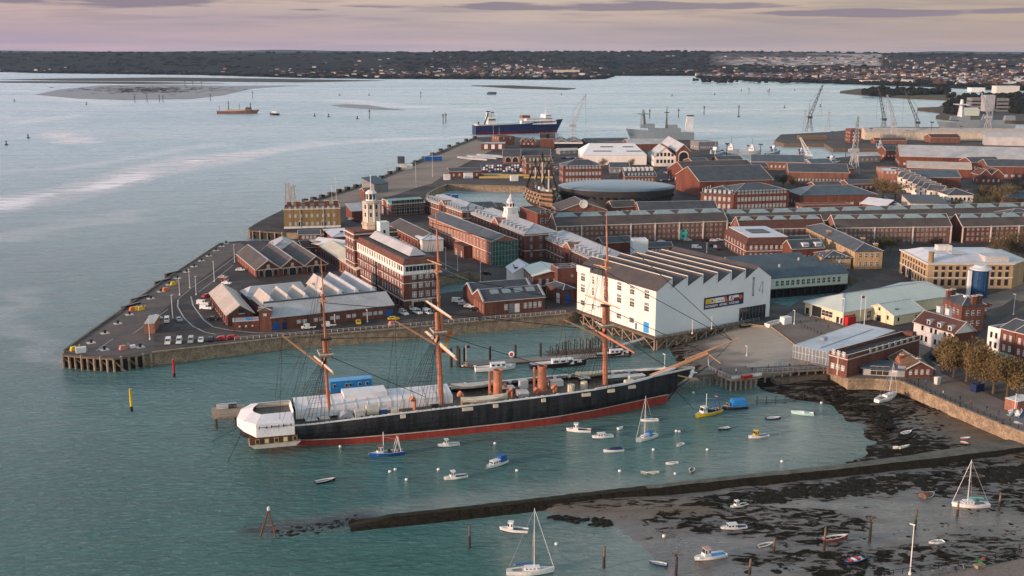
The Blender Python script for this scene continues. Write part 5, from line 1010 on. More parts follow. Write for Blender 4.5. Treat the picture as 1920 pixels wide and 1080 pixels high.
# --- glass ended long building
H = HS('glass_end_building', 'long pink brick building with slate roof and a green glass end wall', (922, 499), A=(805, 447), C=(961, 491), top=453, roof='gy', rise=2.4, rm='slate', wall='brick_pale', L=None)
b = MB(); b.box(-.25, -.5, .0, H.L + .25, -.05, H.h - .2, 'glass_green')
for k in range(9): b.box(H.L * k / 8 - .05, -.6, 0, H.L * k / 8 + .05, -.51, H.h - .2, 'steel')
for k in range(5): b.box(0, -.62, H.h * k / 5, H.L, -.58, H.h * k / 5 + .1, 'steel')
H.part('glass_wall', b); H.win('L', [1.6, 6.8], 19, 1.3, 3.3, 'stone_pale', s0=2, s1=2, name='blind_window'); H.win('L', [1.9, 7.1], 19, .8, 2.6, 'bright', s0=2, s1=2); H.band(5.9); H.done(); GE = H
b_ = H.org + H.v * (H.W * .28) - H.u * 4.6
T = thing('brick_annex', 'flat-roofed orange brick annex leaning on the side of the glass-ended building', 'building', b_, H.ang); b = MB(); b.box(0, 0, -.2, 4.5, 13, 5.6, 'brick'); b.build('wall', T); b = MB(); b.box(-.2, -.2, 5.61, 4.55, 13.2, 5.9, 'tile_brown'); b.build('roof', T); link('doorway', wmesh('bright', 1.4, 3), T, (0, 3, .1), -math.pi / 2); link('doorway', wmesh('bright', 1.4, 3), T, (0, 10, .1), -math.pi / 2)
# --- three great storehouses
def dormers(H, f, n, s0=3, s1=3):
 Lr = H.flen(f)
 for i in range(n):
  t = s0 + (Lr - s0 - s1) * (i + .5) / n; b = MB()
  if f == 'L': b.box(1.0, t - .8, H.h + .3, 3.4, t + .8, H.h + 2.3, 'lead'); b.box(.95, t - .5, H.h + .8, .99, t + .5, H.h + 2.0, 'glass_pale'); b.box(.8, t - 1, H.h + 2.31, 3.6, t + 1, H.h + 2.45, 'metal_white')
  else: b.box(t - .8, 1.0, H.h + .3, t + .8, 3.4, H.h + 2.3, 'lead'); b.box(t - .5, .95, H.h + .8, t + .5, .99, H.h + 2.0, 'glass_pale'); b.box(t - 1, .8, H.h + 2.31, t + 1, 3.6, H.h + 2.45, 'metal_white')
  H.part('dormer', b)
def storehouse(lab, B, A, C, top, Ld, group='great brick storehouses', **k):
 H = HS('storehouse', lab, B, A=A, C=C, top=top, roof='hip', rise=3.6, rm='lead', wall='brick', L=Ld, group=group, **k)
 H.win('L', [1.4, 5.4, 9.2], 15, 1.2, 2.0, 'sash', s0=2, s1=2, skip=(7,)); H.win('F', [1.4, 5.4, 9.2], 3, 1.2, 2.0, 'sash'); H.band(4.3); H.band(H.h - .7, .4, .2)
 b = MB(); y_ = H.W / 2; b.prism([(-.6, y_ - 4.5), (0, y_ - 4.5), (0, y_ + 4.5), (-.6, y_ + 4.5)], 0, H.h, 'brick'); b.faces([(-.6, y_ - 5, H.h), (-.6, y_ + 5, H.h), (-.6, y_, H.h + 2.8), (7, y_, H.h + 2.8), (2, y_ - 5, H.h), (2, y_ + 5, H.h)], [(0, 1, 2), (0, 2, 3, 4), (1, 5, 3, 2)], 'brick_pale'); b.beam((-.7, y_ - 5, H.h + .1), (-.7, y_, H.h + 2.9), .35, 'trim'); b.beam((-.7, y_ + 5, H.h + .1), (-.7, y_, H.h + 2.9), .35, 'trim'); H.part('pediment', b)
 b = MB(); b.box(-.7, y_ - 1.4, 1, -.61, y_ + 1.4, 8, 'dark'); H.part('loading_bay', b); dormers(H, 'L', 6, 2, H.W * .55); dormers(H, 'L', 6, H.W * .55, 2); return H
H = storehouse('brick storehouse beyond the glass-ended building, nearest the basin, with white dormers', (867, 424), (797, 398), (888, 421), 397, 17); H.done()
H = storehouse('brick storehouse with the white clock tower standing on its roof', (983, 488), (884, 442), (1045, 481), 440, 17.5); H.done(); CH = H
cb = CH.org + CH.u * 8.7 + CH.v * (CH.W * .52); T = thing('clock_tower', 'white clock tower with round dials and cupola on the roof of the middle brick storehouse', 'clock tower', (cb.x, cb.y, G + CH.h + 2.0), CH.ang)
def zrel(py, p0):
 a, c = -5, 60
 for _ in range(40):
  m_ = (a + c) / 2
  if prj(p0[0], p0[1], p0[2] + m_)[1] > py: a = m_
  else: c = m_
 return a
tp = (cb.x, cb.y, G + CH.h + 2.0); za, zb, zc, zd = zrel(390, tp), zrel(379, tp), zrel(370, tp), zrel(359, tp)
b = MB(); b.box(-3.3, -3.3, -1.6, 3.3, 3.3, 2.0, 'render_white'); b.hexa([(-3.0, -3.0, 2.01), (3.0, -3.0, 2.01), (3.0, 3.0, 2.01), (-3.0, 3.0, 2.01), (-2.7, -2.7, za), (2.7, -2.7, za), (2.7, 2.7, za), (-2.7, 2.7, za)], 'render_white'); b.box(-3.1, -3.1, za + .01, 3.1, 3.1, za + .5, 'white'); b.build('body', T)
for r_ in (0, -math.pi / 2, math.pi / 2, math.pi):
 d = MB(); d.lathe([(1.75, 0), (1.75, .12), (1.45, .121), (1.45, .05)], 'trim', n=20); d.lathe([(1.4, .06), (1.4, .13)], 'white', n=20); d.box(-.07, -.1, .14, .07, 1.1, .17, 'black'); d.box(-.1, -.07, .14, .8, .07, .17, 'black')
 me = d.mesh('clock_face'); me.transform(Matrix.Rotation(math.pi / 2, 4, 'X')); me.transform(Matrix.Translation((0, -2.86, za - 2.4))); o = link('clock_face', me, T, (0, 0, 0), r_)
b = MB(); b.lathe([(2.3, za + .5), (2.1, zb), (2.5, zb + .1), (2.5, zb + .5)], 'white', n=8); b.build('belfry', T)
for k in range(8): a_ = 2 * math.pi * (k + .5) / 8; link('louvre', wmesh('dark', .9, max(1.6, zb - za - 2)), T, (2.05 * math.cos(a_), 2.05 * math.sin(a_), za + 1), a_ + math.pi / 2)
b = MB(); b.lathe([(1.8, zb + .51), (1.95, zb + 1.2), (1.5, zc - .6), (.8, zc), (.6, zc + 1.2), (.15, zc + 1.8)], 'metal_white', n=12); b.build('cupola', T, smooth=True); b = MB(); b.tube((0, 0, zc + 1.6), (0, 0, zd), .1, 'gold'); b.box(-.9, -.05, zd - 1, .3, .05, zd - .4, 'gold'); b.build('weather_vane', T)
H = storehouse('brick storehouse nearest the white boathouse with long pale roof and white dormers', (1124, 535), (1013, 480), (1180, 528), 492, 17.5, ); H.done()
# --- low brick sheds beyond the tower building
H = HS('brown_shed', 'low shed with a purple-brown slate roof behind the tall brick block', (785, 470), A=(730, 440), h=5.5, roof='gy', rise=3, rm='slate_brown', wall='brick_dark', L=13, W=None); H.win('L', 1, 9, 1.5, 2.6, 'dark'); H.done()
H = HS('grey_roof_shed', 'white walled shed with a pale blue-grey roof beside the pink brick building', (792, 473), A=(776, 462), C=(812, 466), h=6, roof='hip', rise=2, rm='metal_white', wall='render_white', L=11, W=13); H.win('L', 2, 5, .9, 1.6, 'dark'); H.done()
H = HS('copper_roof_hall', 'brick hall with a pale green copper roof and big grid windows near the basin', (733, 407), A=(722, 398), C=(797, 402), top=384, roof='gx', rise=2.2, rm='copper', wall='brick', W=18)
H.win('F', [1, 6], 6, 4.0, 4.0, 'grid', s0=1, s1=1); H.win('L', [1, 6], 2, 2.5, 3.8, 'bright'); H.done()
# --- ropery rows
def ropery(lab, B, C, top, W_, nsk, wall='brick_brown', rows=(1.4, 5.0, 8.4), nw=24, rm='slate_brown', rise=5.5, sk='skylight', pipes=4, **k):
 H = HS('rope_store', lab, B, C=C, top=top, roof='gx', rise=rise, rm=rm, wall=wall, W=W_, group='long brick rope stores', **k)
 for z in rows: H.win('F', z * H.h / 11.5, nw, 1.3, 1.5, 'sash', s0=2, s1=2)
 H.box('gutter', -.2, -.45, H.h - .4, H.L + .2, -.03, H.h, 'trim')
 for i in range(nsk):
  x0 = H.L * (i + .03) / nsk; x1 = H.L * (i + .97) / nsk; ym = W_ / 2; b = MB()
  b.hexa([(x0, ym - 3.0, H.h + rise - 1.6), (x1, ym - 3.0, H.h + rise - 1.6), (x1, ym + 3, H.h + rise - 1.6), (x0, ym + 3, H.h + rise - 1.6), (x0 + 2.6, ym - .4, H.h + rise + .25), (x1 - 2.6, ym - .4, H.h + rise + .25), (x1 - 2.6, ym + .4, H.h + rise + .25), (x0 + 2.6, ym + .4, H.h + rise + .25)], sk); H.part('roof_lantern', b)
 for i in range(pipes): x_ = H.L * i / max(1, pipes - 1); b = MB(); b.box(x_ - .3, -.5, 0, x_ + .3, -.03, H.h + .2, 'trim'); H.part('downpipe', b)
 return H
H = ropery('very long brick rope store with mint rooflights running right behind the square brick block', (1043, 457), (1362, 446), 424, 17, 7, nw=34, pipes=8); H.put('F', .74, .1, 5, 5.2, 'teal', 'loading_door'); R1 = H
H.done()
bb = R1.org + R1.u * R1.L
e_px = (1362, 446)
H = ropery('far stretch of the long rope store seen above the nearer rows on the right', (1362, 446), (1960, 429), 417, 17, 14, nw=10, pipes=5, rows=(8.4,)); H.done()
H = ropery('nearer rope store row with reddish roof behind the square brick block', (1388, 459), (1545, 455), 430, 15, 5, nw=14, rm='tile_brown', pipes=3); H.done()
H = ropery('nearer rope store row with weathered roof above the stone houses', (1566, 459), (1781, 456), 427, 15, 5, nw=24, pipes=4); H.done()
H = ropery('nearer rope store row on the far right above the large stone building', (1803, 455), (1960, 451), 425, 15, 4, nw=16, wall='brick_dark', pipes=4); H.done()
H = HS('brick_store', 'brick store beside the old warship with a small pediment and roundel', (1008, 424), C=(1043, 422), top=400, roof='flat', rm='slate_brown', wall='brick_dark', W=30); H.win('F', [1.4, 6.6], 3, 2.0, 3.0, 'sash'); H.done()
H = HS('gable_hall', 'brick hall with shallow gable and a white roundel behind the long rope store', (1049, 411), C=(1138, 409), h=5, roof='gy', rise=5, rm='slate_brown', wall='brick_brown', W=26); b = MB(); b.lathe([(2.6, 0), (2.6, .4), (2.1, .41), (2.1, .2)], 'render_white', n=16); me = b.mesh('roundel'); me.transform(Matrix.Rotation(math.pi / 2, 4, 'X')); link('roundel', me, H.root, (H.L * .5, -.3, H.h + 4)); H.done()
H = HS('small_brick_house', 'small twin-chimneyed brick house in front of the dark oval museum', (1149, 407), C=(1193, 405), h=6, roof='gx', rise=3, rm='slate_brown', wall='brick', W=12); H.win('F', 1.4, 4, 1.3, 2.6, 'bright'); H.chim([(.05, .5), (.95, .5)], 1.4, 1.4, 3); H.done()
H = HS('slate_roof_store', 'dark slate roofed store right of the small brick house', (1200, 410), C=(1345, 407), h=4.5, roof='gx', rise=4.5, rm='slate', wall='brick_brown', W=16); H.done()
H = HS('lean_shed', 'low dark shed with white end tower between the brick storehouse and the rope store', (1130, 474), C=(1185, 471), h=5, roof='gx', rise=2, rm='slate', wall='brick_dark', W=10); H.done()
H = HS('white_stair_block', 'tall windowless white block with a pale roof above the sawtooth roofs', (1187, 484), A=(1178, 476), C=(1213, 482), top=450, roof='flat', rm='metal_white', wall='cladding_white', par=.1, W=7); H.done()
# --- dark oval museum
c0 = P(1157, 380, G); e1, e2 = P(1048, 381, G), P(1266, 383, G); rx_ = (e2 - e1).length / 2; T = thing('oval_museum', 'dark boat-shaped museum with a smooth blue-grey oval roof', 'museum', ((e1.x + e2.x) / 2, (e1.y + e2.y) / 2 + 4, G), math.atan2(e2.y - e1.y, e2.x - e1.x))
ry_ = 30; hw = 11
def oval(k, z, n=48): return [(rx_ * k * math.cos(2 * math.pi * i / n), ry_ * k * math.sin(2 * math.pi * i / n), z) for i in range(n + 1)]
b = MB(); b.loft([oval(.93, -.2), oval(.97, 5), oval(1, hw)], 'museum_wall'); b.build('wall', T, smooth=True)
b = MB(); b.loft([oval(1.0, hw + .01), oval(1.012, hw + .5), oval(.9, hw + 1.4), oval(.7, hw + 2.3), oval(.4, hw + 3.0), oval(.01, hw + 3.3)], 'museum_roof'); b.build('roof', T, smooth=True)
b = MB()
for i in range(26): a_ = math.pi + math.pi * (i + .5) / 26; b.box(rx_ * .98 * math.cos(a_) - .6, ry_ * .98 * math.sin(a_) - .9, 6, rx_ * .98 * math.cos(a_) + .6, ry_ * .98 * math.sin(a_) - .2, 7.4, 'glass')
b.build('window_band', T)
# --- middle distance
def simple(nm, lab, B, C, h, W_, roof='gx', rise=3, rm='slate', wall='brick', wins=None, zs=(1.5,), st='bright', A=None, n=1, ww=1.3, wh=2.0, g=G, L=None, par=.6, chim=None, top=None, **k):
 H = HS(nm, lab, B, A=A, C=C, h=h, top=top, W=W_, L=L, roof=roof, rise=rise, rm=rm, wall=wall, n=n, g=g, par=par, **k)
 if wins: H.win('F', list(zs), wins, ww, wh, st, s0=1.5, s1=1.5); H.win('L', list(zs), max(2, int(H.W / 6)), ww, wh, st)
 if chim: H.chim(chim)
 return H.done()
simple('offices', 'three-storey red brick offices with slate hipped roof behind the oval museum', (1056, 345), (1131, 344), 0, 20, 'hip', 4.5, wins=11, zs=(1.5, 6.5, 11.5), wh=2.6, ww=1.7, top=313)
simple('brick_warehouse', 'tall brick warehouse with a mossy green roof left of the red brick offices', (987, 330), (1036, 329), 0, 20, 'gx', 5, 'tile_moss', wins=6, zs=(2, 7, 12), ww=1.6, wh=2.6, top=306)
simple('brick_warehouse', 'orange brick shed with dark roof and two arches north of the car park', (943, 306), (976, 306), 0, 18, 'gx', 6, 'slate', 'brick_pale', wins=2, zs=(1,), ww=5, wh=4.5, st='arch', top=294)
simple('brick_shed', 'long dark-roofed shed right of the orange arched shed', (977, 304), (1032, 304), 6, 20, 'gx', 5, 'slate', 'brick')
simple('brick_depot', 'flat-roofed brown-red brick depot on the quay with pale doors', (902, 281), (947, 281), 0, 26, 'flat', rm='metal_pale', wins=3, zs=(1,), st='white', ww=3.5, wh=4.5, top=269)
simple('brick_depot', 'taller dark brick depot block behind the flat-roofed depot', (936, 272), (965, 271), 0, 22, 'flat', rm='brick_brown', wall='brick_brown', wins=2, zs=(6,), top=256)
simple('brick_sheds', 'row of small red brick workshops below the moored blue ferry', (976, 275), (1005, 275), 0, 22, 'gy', 4, 'slate_brown', n=3, top=266, wins=3, zs=(2,))
simple('brick_hall', 'tall red brick hall with a steep stepped roof and square dark opening', (1013, 276), (1041, 276), 0, 26, 'gx', 5, 'slate_brown', top=260, wins=1, zs=(9,), st='dark', ww=3.5, wh=5)
H = HS('open_sheds', 'pair of barrel-roofed open sheds with white eaves near the light grey crane', (1041, 281), C=(1091, 281), top=267, W=40, roof='gy', n=2, rise=3, rm='slate', wall='grey', over=.8); H.put('F', .25, .2, 16, 8, 'dark', 'opening'); H.put('F', .75, .2, 16, 8, 'dark', 'opening'); H.box('fascia', -.8, -1.2, H.h - 1.2, H.L + .8, -.85, H.h + .2, 'white'); H.done()
H = HS('big_white_hall', 'huge white factory hall with pale pitched roof and dark rooflight slots', (1092, 309), C=(1212, 309), top=291, W=60, roof='custom', wall='stone_pale')
L_, W_, h_ = H.L, H.W, H.h; b = MB(); b.box(0, 0, -.3, L_, W_, h_, 'render_white'); H.part('wall', b); b = MB(); b.hexa([(-.5, -.5, h_ + .01), (L_ + .5, -.5, h_ + .01), (L_ + .5, W_ + .5, h_ + .01), (-.5, W_ + .5, h_ + .01), (8, 26, h_ + 8), (L_ - 8, 26, h_ + 8), (L_ - 8, 34, h_ + 8), (8, 34, h_ + 8)], 'canvas'); H.part('roof', b)
for x0, x1, y_ in ((.18, .46, 9), (.7, .93, 9), (.3, .5, 19), (.66, .82, 19)): b = MB(); z_ = h_ + 8 * y_ / 26; b.box(L_ * x0, y_ - 1.2, z_ - .2, L_ * x1, y_ + .4, z_ + .5, 'slate'); H.part('rooflight', b)
H.done()
simple('white_gable_hall', 'white gabled hall with five small dark windows beside the tall arched brick hall', (1226, 312), (1267, 312), 0, 40, 'gy', 8, 'metal_pale', 'render_white', wins=5, zs=(3, 9), st='dark', ww=2, wh=3, top=294)
H = HS('arched_hall', 'tall narrow brick hall with a high arched window and long glazed roof', (1268, 313), C=(1294, 313), top=284, W=95, roof='gy', rise=6, rm='metal_pale', wall='brick'); H.put('F', .5, .2, 8, H.h * .95, 'arch', 'arched_window'); H.done()
simple('office_shed', 'low red shed with white saw rooflights between the brick offices and the white gabled hall', (1144, 325), (1180, 325), 5, 20, 'gx', 3, 'slate', 'grey', wins=3, zs=(1,))
H = simple('north_offices', 'brick offices with a row of white rooflights beneath the white gabled hall', (1172, 344), (1230, 343), 0, 18, 'gx', 4, 'slate', 'brick_brown', wins=8, zs=(1.5, 6), top=331)
for k in range(7): b = MB(); b.box(H.L * (k + .2) / 7, 7, H.h + 3.4, H.L * (k + .8) / 7, 11, H.h + 6, 'white'); H.part('rooflight', b)
simple('brick_range', 'large dark brick block with white windows and slate roofs right of the museum road', (1313, 392), (1375, 396), 0, 26, 'hip', 4, 'slate', 'brick', wins=6, zs=(1.5, 6, 10.5), wh=2.6, ww=1.6, top=362)
simple('brick_range', 'right wing of the dark brick block with three storeys of pale windows', (1377, 396), (1478, 392), 0, 26, 'hip', 4, 'slate', 'brick_dark', wins=14, zs=(1.5, 6, 10.5), wh=2.6, ww=1.6, top=361)
simple('slate_factory', 'wide slate-roofed factory with two blue rooflights behind the dark brick block', (1311, 370), (1448, 366), 11, 46, 'gx', 8, 'slate', 'brick_dark', n=1)
simple('slate_factory', 'tall gabled brick factory end at the left behind the dark brick block', (1288, 348), (1420, 344), 9, 40, 'gx', 7, 'slate_brown', 'brick_dark', wins=10, zs=(2,))
simple('long_office', 'long pale slate-roofed office beyond the brick factory, nearest the harbour basin', (1408, 318), (1508, 320), 7, 22, 'gx', 5, 'slate_blue', 'brick_brown', wins=12, zs=(2,))
simple('brown_store', 'low brown brick store with a row of small windows right of the brick factories', (1478, 344), (1590, 346), 9, 30, 'gx', 5, 'slate', 'brick_brown', wins=16, zs=(2,))
simple('slate_hall', 'long dark blue slate-roofed brick hall behind the rope stores', (1500, 390), (1643, 388), 8, 26, 'hip', 5, 'slate_blue', 'brick', wins=8, zs=(1.5,), ww=2.2)
simple('red_annex', 'low red brick annex with a cream stripe roof in front of the long slate hall', (1505, 400), (1600, 398), 5, 12, 'flat', rm='brick_pale', wall='brick', wins=5, zs=(1.2,), ww=2.4)
simple('white_stripe_shed', 'small shed with a slanting bright white roof strip near the far trees', (1613, 396), (1660, 402), 5, 8, 'lean', 3, 'metal_white', 'brick_dark')
H = simple('corner_warehouse', 'orange brick corner warehouse with glazed rooftop before the long white roof', (1655, 348), (1682, 343), 0, 30, 'flat', rm='skylight', wall='brick_pale', A=(1618, 325), wins=4, zs=(2, 9), top=320)
simple('long_white_roof', 'very long low warehouse with a plain pale grey roof at the right', (1686, 312), (1960, 319), 9, 46, 'gx', 8, 'metal_pale', 'brick_dark', wins=20, zs=(1.5,), ww=2.2)
simple('cream_roof_shed', 'cream and brown roofed sheds in front of the long pale roof', (1700, 330), (1820, 334), 7, 26, 'gx', 4, 'metal_buff', 'brick_dark')
simple('brick_factory', 'low red brick factory under a grey roof right of the slanting terrace', (1712, 352), (1800, 353), 8, 24, 'gx', 4, 'slate_blue', 'brick')
for k in range(9):
 x_, y_ = 1688 + k * 9.5, 345 + k * 4.6; simple('terrace_house', 'white-chimneyed terrace house in the slanting row on the right', (x_, y_), (x_ + 13, y_ - 2), 8, 11, 'gy', 3.4, 'slate', 'render_white' if k % 2 else 'dirty_white', wins=2, zs=(2, 5), st='dark', group='terrace houses in a slanting row', chim=[(.5, .1)])
simple('white_villa', 'white villa with a slate hipped roof at the right end of the slanting terrace', (1775, 392), (1823, 392), 9, 18, 'hip', 3.5, 'slate', 'render_white', wins=5, zs=(1.5, 5.5), st='dark', chim=[(.05, .5), (.95, .5)])
simple('garden_wall_house', 'long grey stone shed with dark roof among the trees behind the rope stores', (1706, 402), (1775, 403), 7, 26, 'lean', 2, 'slate', 'stone_pale', A=(1680, 385))
simple('brick_cottages', 'brick cottages with orange gables at the far right among trees', (1835, 345), (1880, 345), 7, 14, 'gy', 4, 'tile_brown', 'brick', n=2, wins=4, zs=(1.5,))
simple('right_warehouse', 'dark brick warehouse with blue doors at the far right edge', (1850, 335), (1960, 337), 10, 30, 'gx', 4, 'slate', 'brick', wins=8, zs=(1.5,), ww=2.5)
simple('slate_cottages', 'slate-roofed houses at the right edge beyond the rope stores', (1880, 392), (1960, 395), 7, 16, 'hip', 4, 'slate_blue', 'brick', wins=5, zs=(1.5,))
simple('corner_house', 'stone lodge with hipped roof at the right edge above the large stone building', (1880, 440), (1960, 440), 9, 20, 'hip', 4, 'slate', 'stone', wins=4, zs=(2,), chim=[(.2, .5)])
# north quay sheds
simple('yellow_shed', 'immensely long pale yellow shed on the far dock', (1622, 262), (1960, 265), 9, 30, 'gx', 4, 'metal_buff', 'stone_pale', g=4)
simple('dock_office', 'brown brick dock office tower at the left end of the long yellow shed', (1594, 268), (1614, 268), 15, 20, 'flat', rm='slate', wall='brick', wins=3, zs=(2, 6, 10), g=4)
simple('red_shed', 'rust-brown shed on the far dock before the yellow shed', (1745, 268), (1800, 268), 6, 20, 'gx', 3, 'tile_brown', 'brick_brown', g=4)
simple('white_shed', 'ribbed white shed on the far dock at the right', (1845, 272), (1925, 274), 9, 24, 'gx', 4, 'metal_pale', 'metal_pale', g=4)
simple('low_shed', 'low brown shed in the middle of the far dock', (1640, 270), (1700, 270), 4, 14, 'gx', 2, 'tile_brown', 'brick_brown', g=4)
simple('jetty_shed', 'low brown shed on the tip of the far jetty', (1500, 262), (1550, 262), 4, 14, 'flat', rm='timber', wall='timber', g=4)
simple('white_offices', 'white modern office block with strip windows on the far right headland', (1820, 208), (1840, 208), 22, 20, 'flat', rm='lead', wall='grey', wins=4, zs=(3, 9, 15), ww=9, wh=2.5, st='strip', g=5, group='white modern offices')
simple('white_offices', 'central stair block joining the white modern offices on the far right headland', (1846, 209), (1864, 209), 27, 20, 'flat', rm='lead', wall='lead', g=5)
simple('white_offices', 'right hand white office block with strip windows on the far right headland', (1868, 209), (1890, 209), 22, 20, 'flat', rm='lead', wall='grey', wins=4, zs=(3, 9, 15), ww=9, wh=2.5, st='strip', g=5, group='white modern offices')
simple('green_shed', 'pale green shed at the water in front of the white modern offices', (1808, 217), (1836, 217), 9, 20, 'gx', 3, 'roof_mint', 'mint_board', g=5)
simple('jetty_offices', 'low pale office on the naval jetty behind the arched brick hall', (1310, 282), (1346, 281), 0, 20, 'flat', rm='lead', wall='grey', wins=8, zs=(2,), top=266)
simple('sheds_row', 'grey-roofed shed row behind the huge white hall by the naval quay', (1098, 277), (1180, 276), 6, 22, 'gx', 3, 'slate', 'brick_brown')
simple('grey_shed', 'pale grey roofed transit shed alongside the moored destroyer', (1178, 281), (1262, 280), 6, 26, 'gx', 4, 'metal_pale', 'brick')
simple('yard_shed', 'low brick shed with a blue skip at its left end by the storage yard', (842, 333), (903, 332), 5, 14, 'gx', 2, 'slate', 'brick', wins=5, zs=(1,))
simple('dock_shed', 'blue-grey tilted roofed shed at the storage yard behind the signal tower', (702, 362), (728, 358), 6, 12, 'lean', 4, 'slate_blue', 'grey')
simple('red_hut', 'red hut left of the white signal tower', (684, 373), (698, 372), 5, 8, 'gx', 2, 'brick_pale', 'brick')
simple('bus_shed', 'dark canopy shed with red vans inside behind the stone terrace', (660, 412), (690, 410), 5, 12, 'lean', 3, 'metal_pale', 'brick_dark')
simple('store_roof', 'dark roofed stores between the basin and the clock tower storehouse', (888, 408), (930, 406), 6, 18, 'gx', 2, 'slate', 'brick_dark')
for i, (x0, x1, y, h, d, m, w, lab) in enumerate(((1345, 1392, 312, 6, 14, 'slate', 'brick_brown', 'low dark shed at the edge of the naval basin'), (1520, 1560, 322, 7, 16, 'slate_blue', 'grey', 'grey metal shed below the white crane'), (1560, 1600, 330, 6, 14, 'slate', 'brick_dark', 'dark brick shed left of the tall thin crane'), (1610, 1650, 305, 6, 14, 'metal_pale', 'grey', 'pale roofed store above the orange corner warehouse'), (1660, 1684, 300, 9, 12, 'slate', 'brick', 'narrow brick block at the left end of the long pale roof'), (1590, 1640, 358, 5, 14, 'slate', 'brick_dark', 'low slate store beside the big bare trees'), (1530, 1580, 366, 6, 16, 'slate_brown', 'brick', 'brown roofed store right of the dark brick block'), (1820, 1875, 322, 8, 18, 'slate', 'brick_dark', 'dark shed below the right half of the long pale roof'), (1100, 1140, 292, 5, 10, 'lead', 'grey', 'small lead roofed hut against the huge white factory hall'), (1050, 1085, 290, 4, 12, 'metal_pale', 'grey', 'long white canopy below the open sheds'), (1300, 1330, 320, 7, 20, 'slate', 'brick_dark', 'dark brick shed right of the arched brick hall'), (1395, 1440, 330, 7, 14, 'slate', 'brick_brown', 'brown shed behind the wide slate factory'), (560, 600, 452, 3.5, 10, 'slate', 'brick_dark', 'low dark store below the stone terrace quay'), (700, 735, 398, 4, 12, 'slate', 'brick_dark', 'low dark store right of the white lantern tower'), (1214, 1260, 478, 4, 8, 'slate', 'brick_dark', 'low dark lean-to behind the sawtooth roofs'))):
 simple('store', lab, (x0, y), (x1, y - 1), h, d, 'gx', h * .4, m, w, wins=max(3, int((x1 - x0) / 9)), zs=(h * .3,), ww=1.4, wh=1.8)
for i, (x, y, t) in enumerate(((1560, 262, 246), (1632, 262, 240), (1745, 262, 228), (1800, 262, 236), (1585, 300, 276), (1700, 262, 244), (1880, 262, 240), (1425, 300, 270), (1362, 300, 268), (1940, 300, 270))):
 p = P(x, y, 4); h = ht(x, y, t, 4); b = MB(); b.tube((0, 0, 0), (0, 0, h), .5, 'slate', .3, n=5); b.box(-2, -.4, h * .93, 2, .4, h, 'slate'); tag(b.build('lighting_mast', None, p), 'tall dark lighting mast standing in the far dockyard', 'mast', 'lighting masts in the far dockyard')
for k in range(26):      # town continuing beyond the right edge
 x, y = 1975 + (k % 5) * 78 + (k // 5) * 12, 352 + (k // 5) * 62
 if y > 640 and x > 2150: continue
 simple('terrace_house', 'brick house in the town beyond the right edge of the view', (x, y + (k % 5) * 7), (x + 34 + (k * 7) % 17, y + 2 + (k % 5) * 7), 7 + (k * 5) % 5, 12, ('gx', 'hip', 'gy')[k % 3], 3.2, ('slate', 'tile_brown', 'slate_brown')[k % 3], ('brick', 'render_white', 'brick_dark', 'stone')[k % 4], wins=4, zs=(1.4, 4.6), group='houses beyond the right edge')
# ------------------------------------------------------------------ the black-hulled sailing warship
S0 = P(497, 832, 0); B0 = P(1243, 756, 0); WA = math.atan2(B0.y - S0.y, B0.x - S0.x); wu = Vector((math.cos(WA), math.sin(WA), 0)); wv_ = Vector((-wu.y, wu.x, 0))
def wl(px, py, z): d = P(px, py, z) - S0; return Vector((d.dot(wu), d.dot(wv_), z))
SHP = thing('sailing_warship', 'long black-hulled three-masted iron warship with red waterline, moored in the middle of the harbour', 'warship', (S0.x, S0.y, 0), WA)
ST = [(-6.5, .2, .01, 3.2, 7.2), (-4, 5.2, .01, 2.4, 7.1), (0, 7.2, .35, .2, 7.0), (5, 8.1, 2.6, -1, 7.0), (12, 8.6, 5.6, -1, 7.1), (22, 8.9, 7.6, -1, 7.4), (35, 9.0, 8.4, -1, 7.8), (50, 9.0, 8.6, -1, 8.1), (66, 9.0, 8.6, -1, 8.4), (80, 8.8, 8.0, -1, 8.7), (92, 8.0, 6.4, -1, 8.9), (102, 6.4, 4.0, -1, 9.1), (110, 4.2, 1.9, -1, 9.5), (115, 2.4, .7, -1, 9.9), (118.5, 1.0, .15, .8, 10.3), (121.5, .25, .02, 4.5, 10.8)]
WKX = [(-7, .05), (-1.5, .12), (3, 1.6), (8.5, 4.3), (18, 6.4), (28, 7.6), (51, 8.5), (66, 8.6), (83, 7.8), (92, 6.2), (98.5, 4.7), (108.6, 2.2), (115, .7), (118, .12), (122, .05)]
hb_ = MB(); red = MB(); LV = (-1, 'r', 3.4, 4.8, 6.2, 'd')
def hsec(x, hb, zb, zt, s, i):
 wv = float(np.interp(x, [q[0] for q in WKX], [q[1] for q in WKX])); tr = float(np.interp(x, [-7, 0, 8, 60, 118], [1.4, 1.5, 1.7, 2.0, 2.7])); z = {'r': tr, 'd': zt}.get(LV[i], LV[i]); z = max(z, min(zb, zt - .1 * (5 - i)))
 f = max(0, min(1, (z - tr) / (5.2 - tr))); f = f * (2 - f); return (x, s * ((wv + .25) * (1 - f) + max(hb, .05) * f * (1.03 if z < zt - .5 else 1)), z)
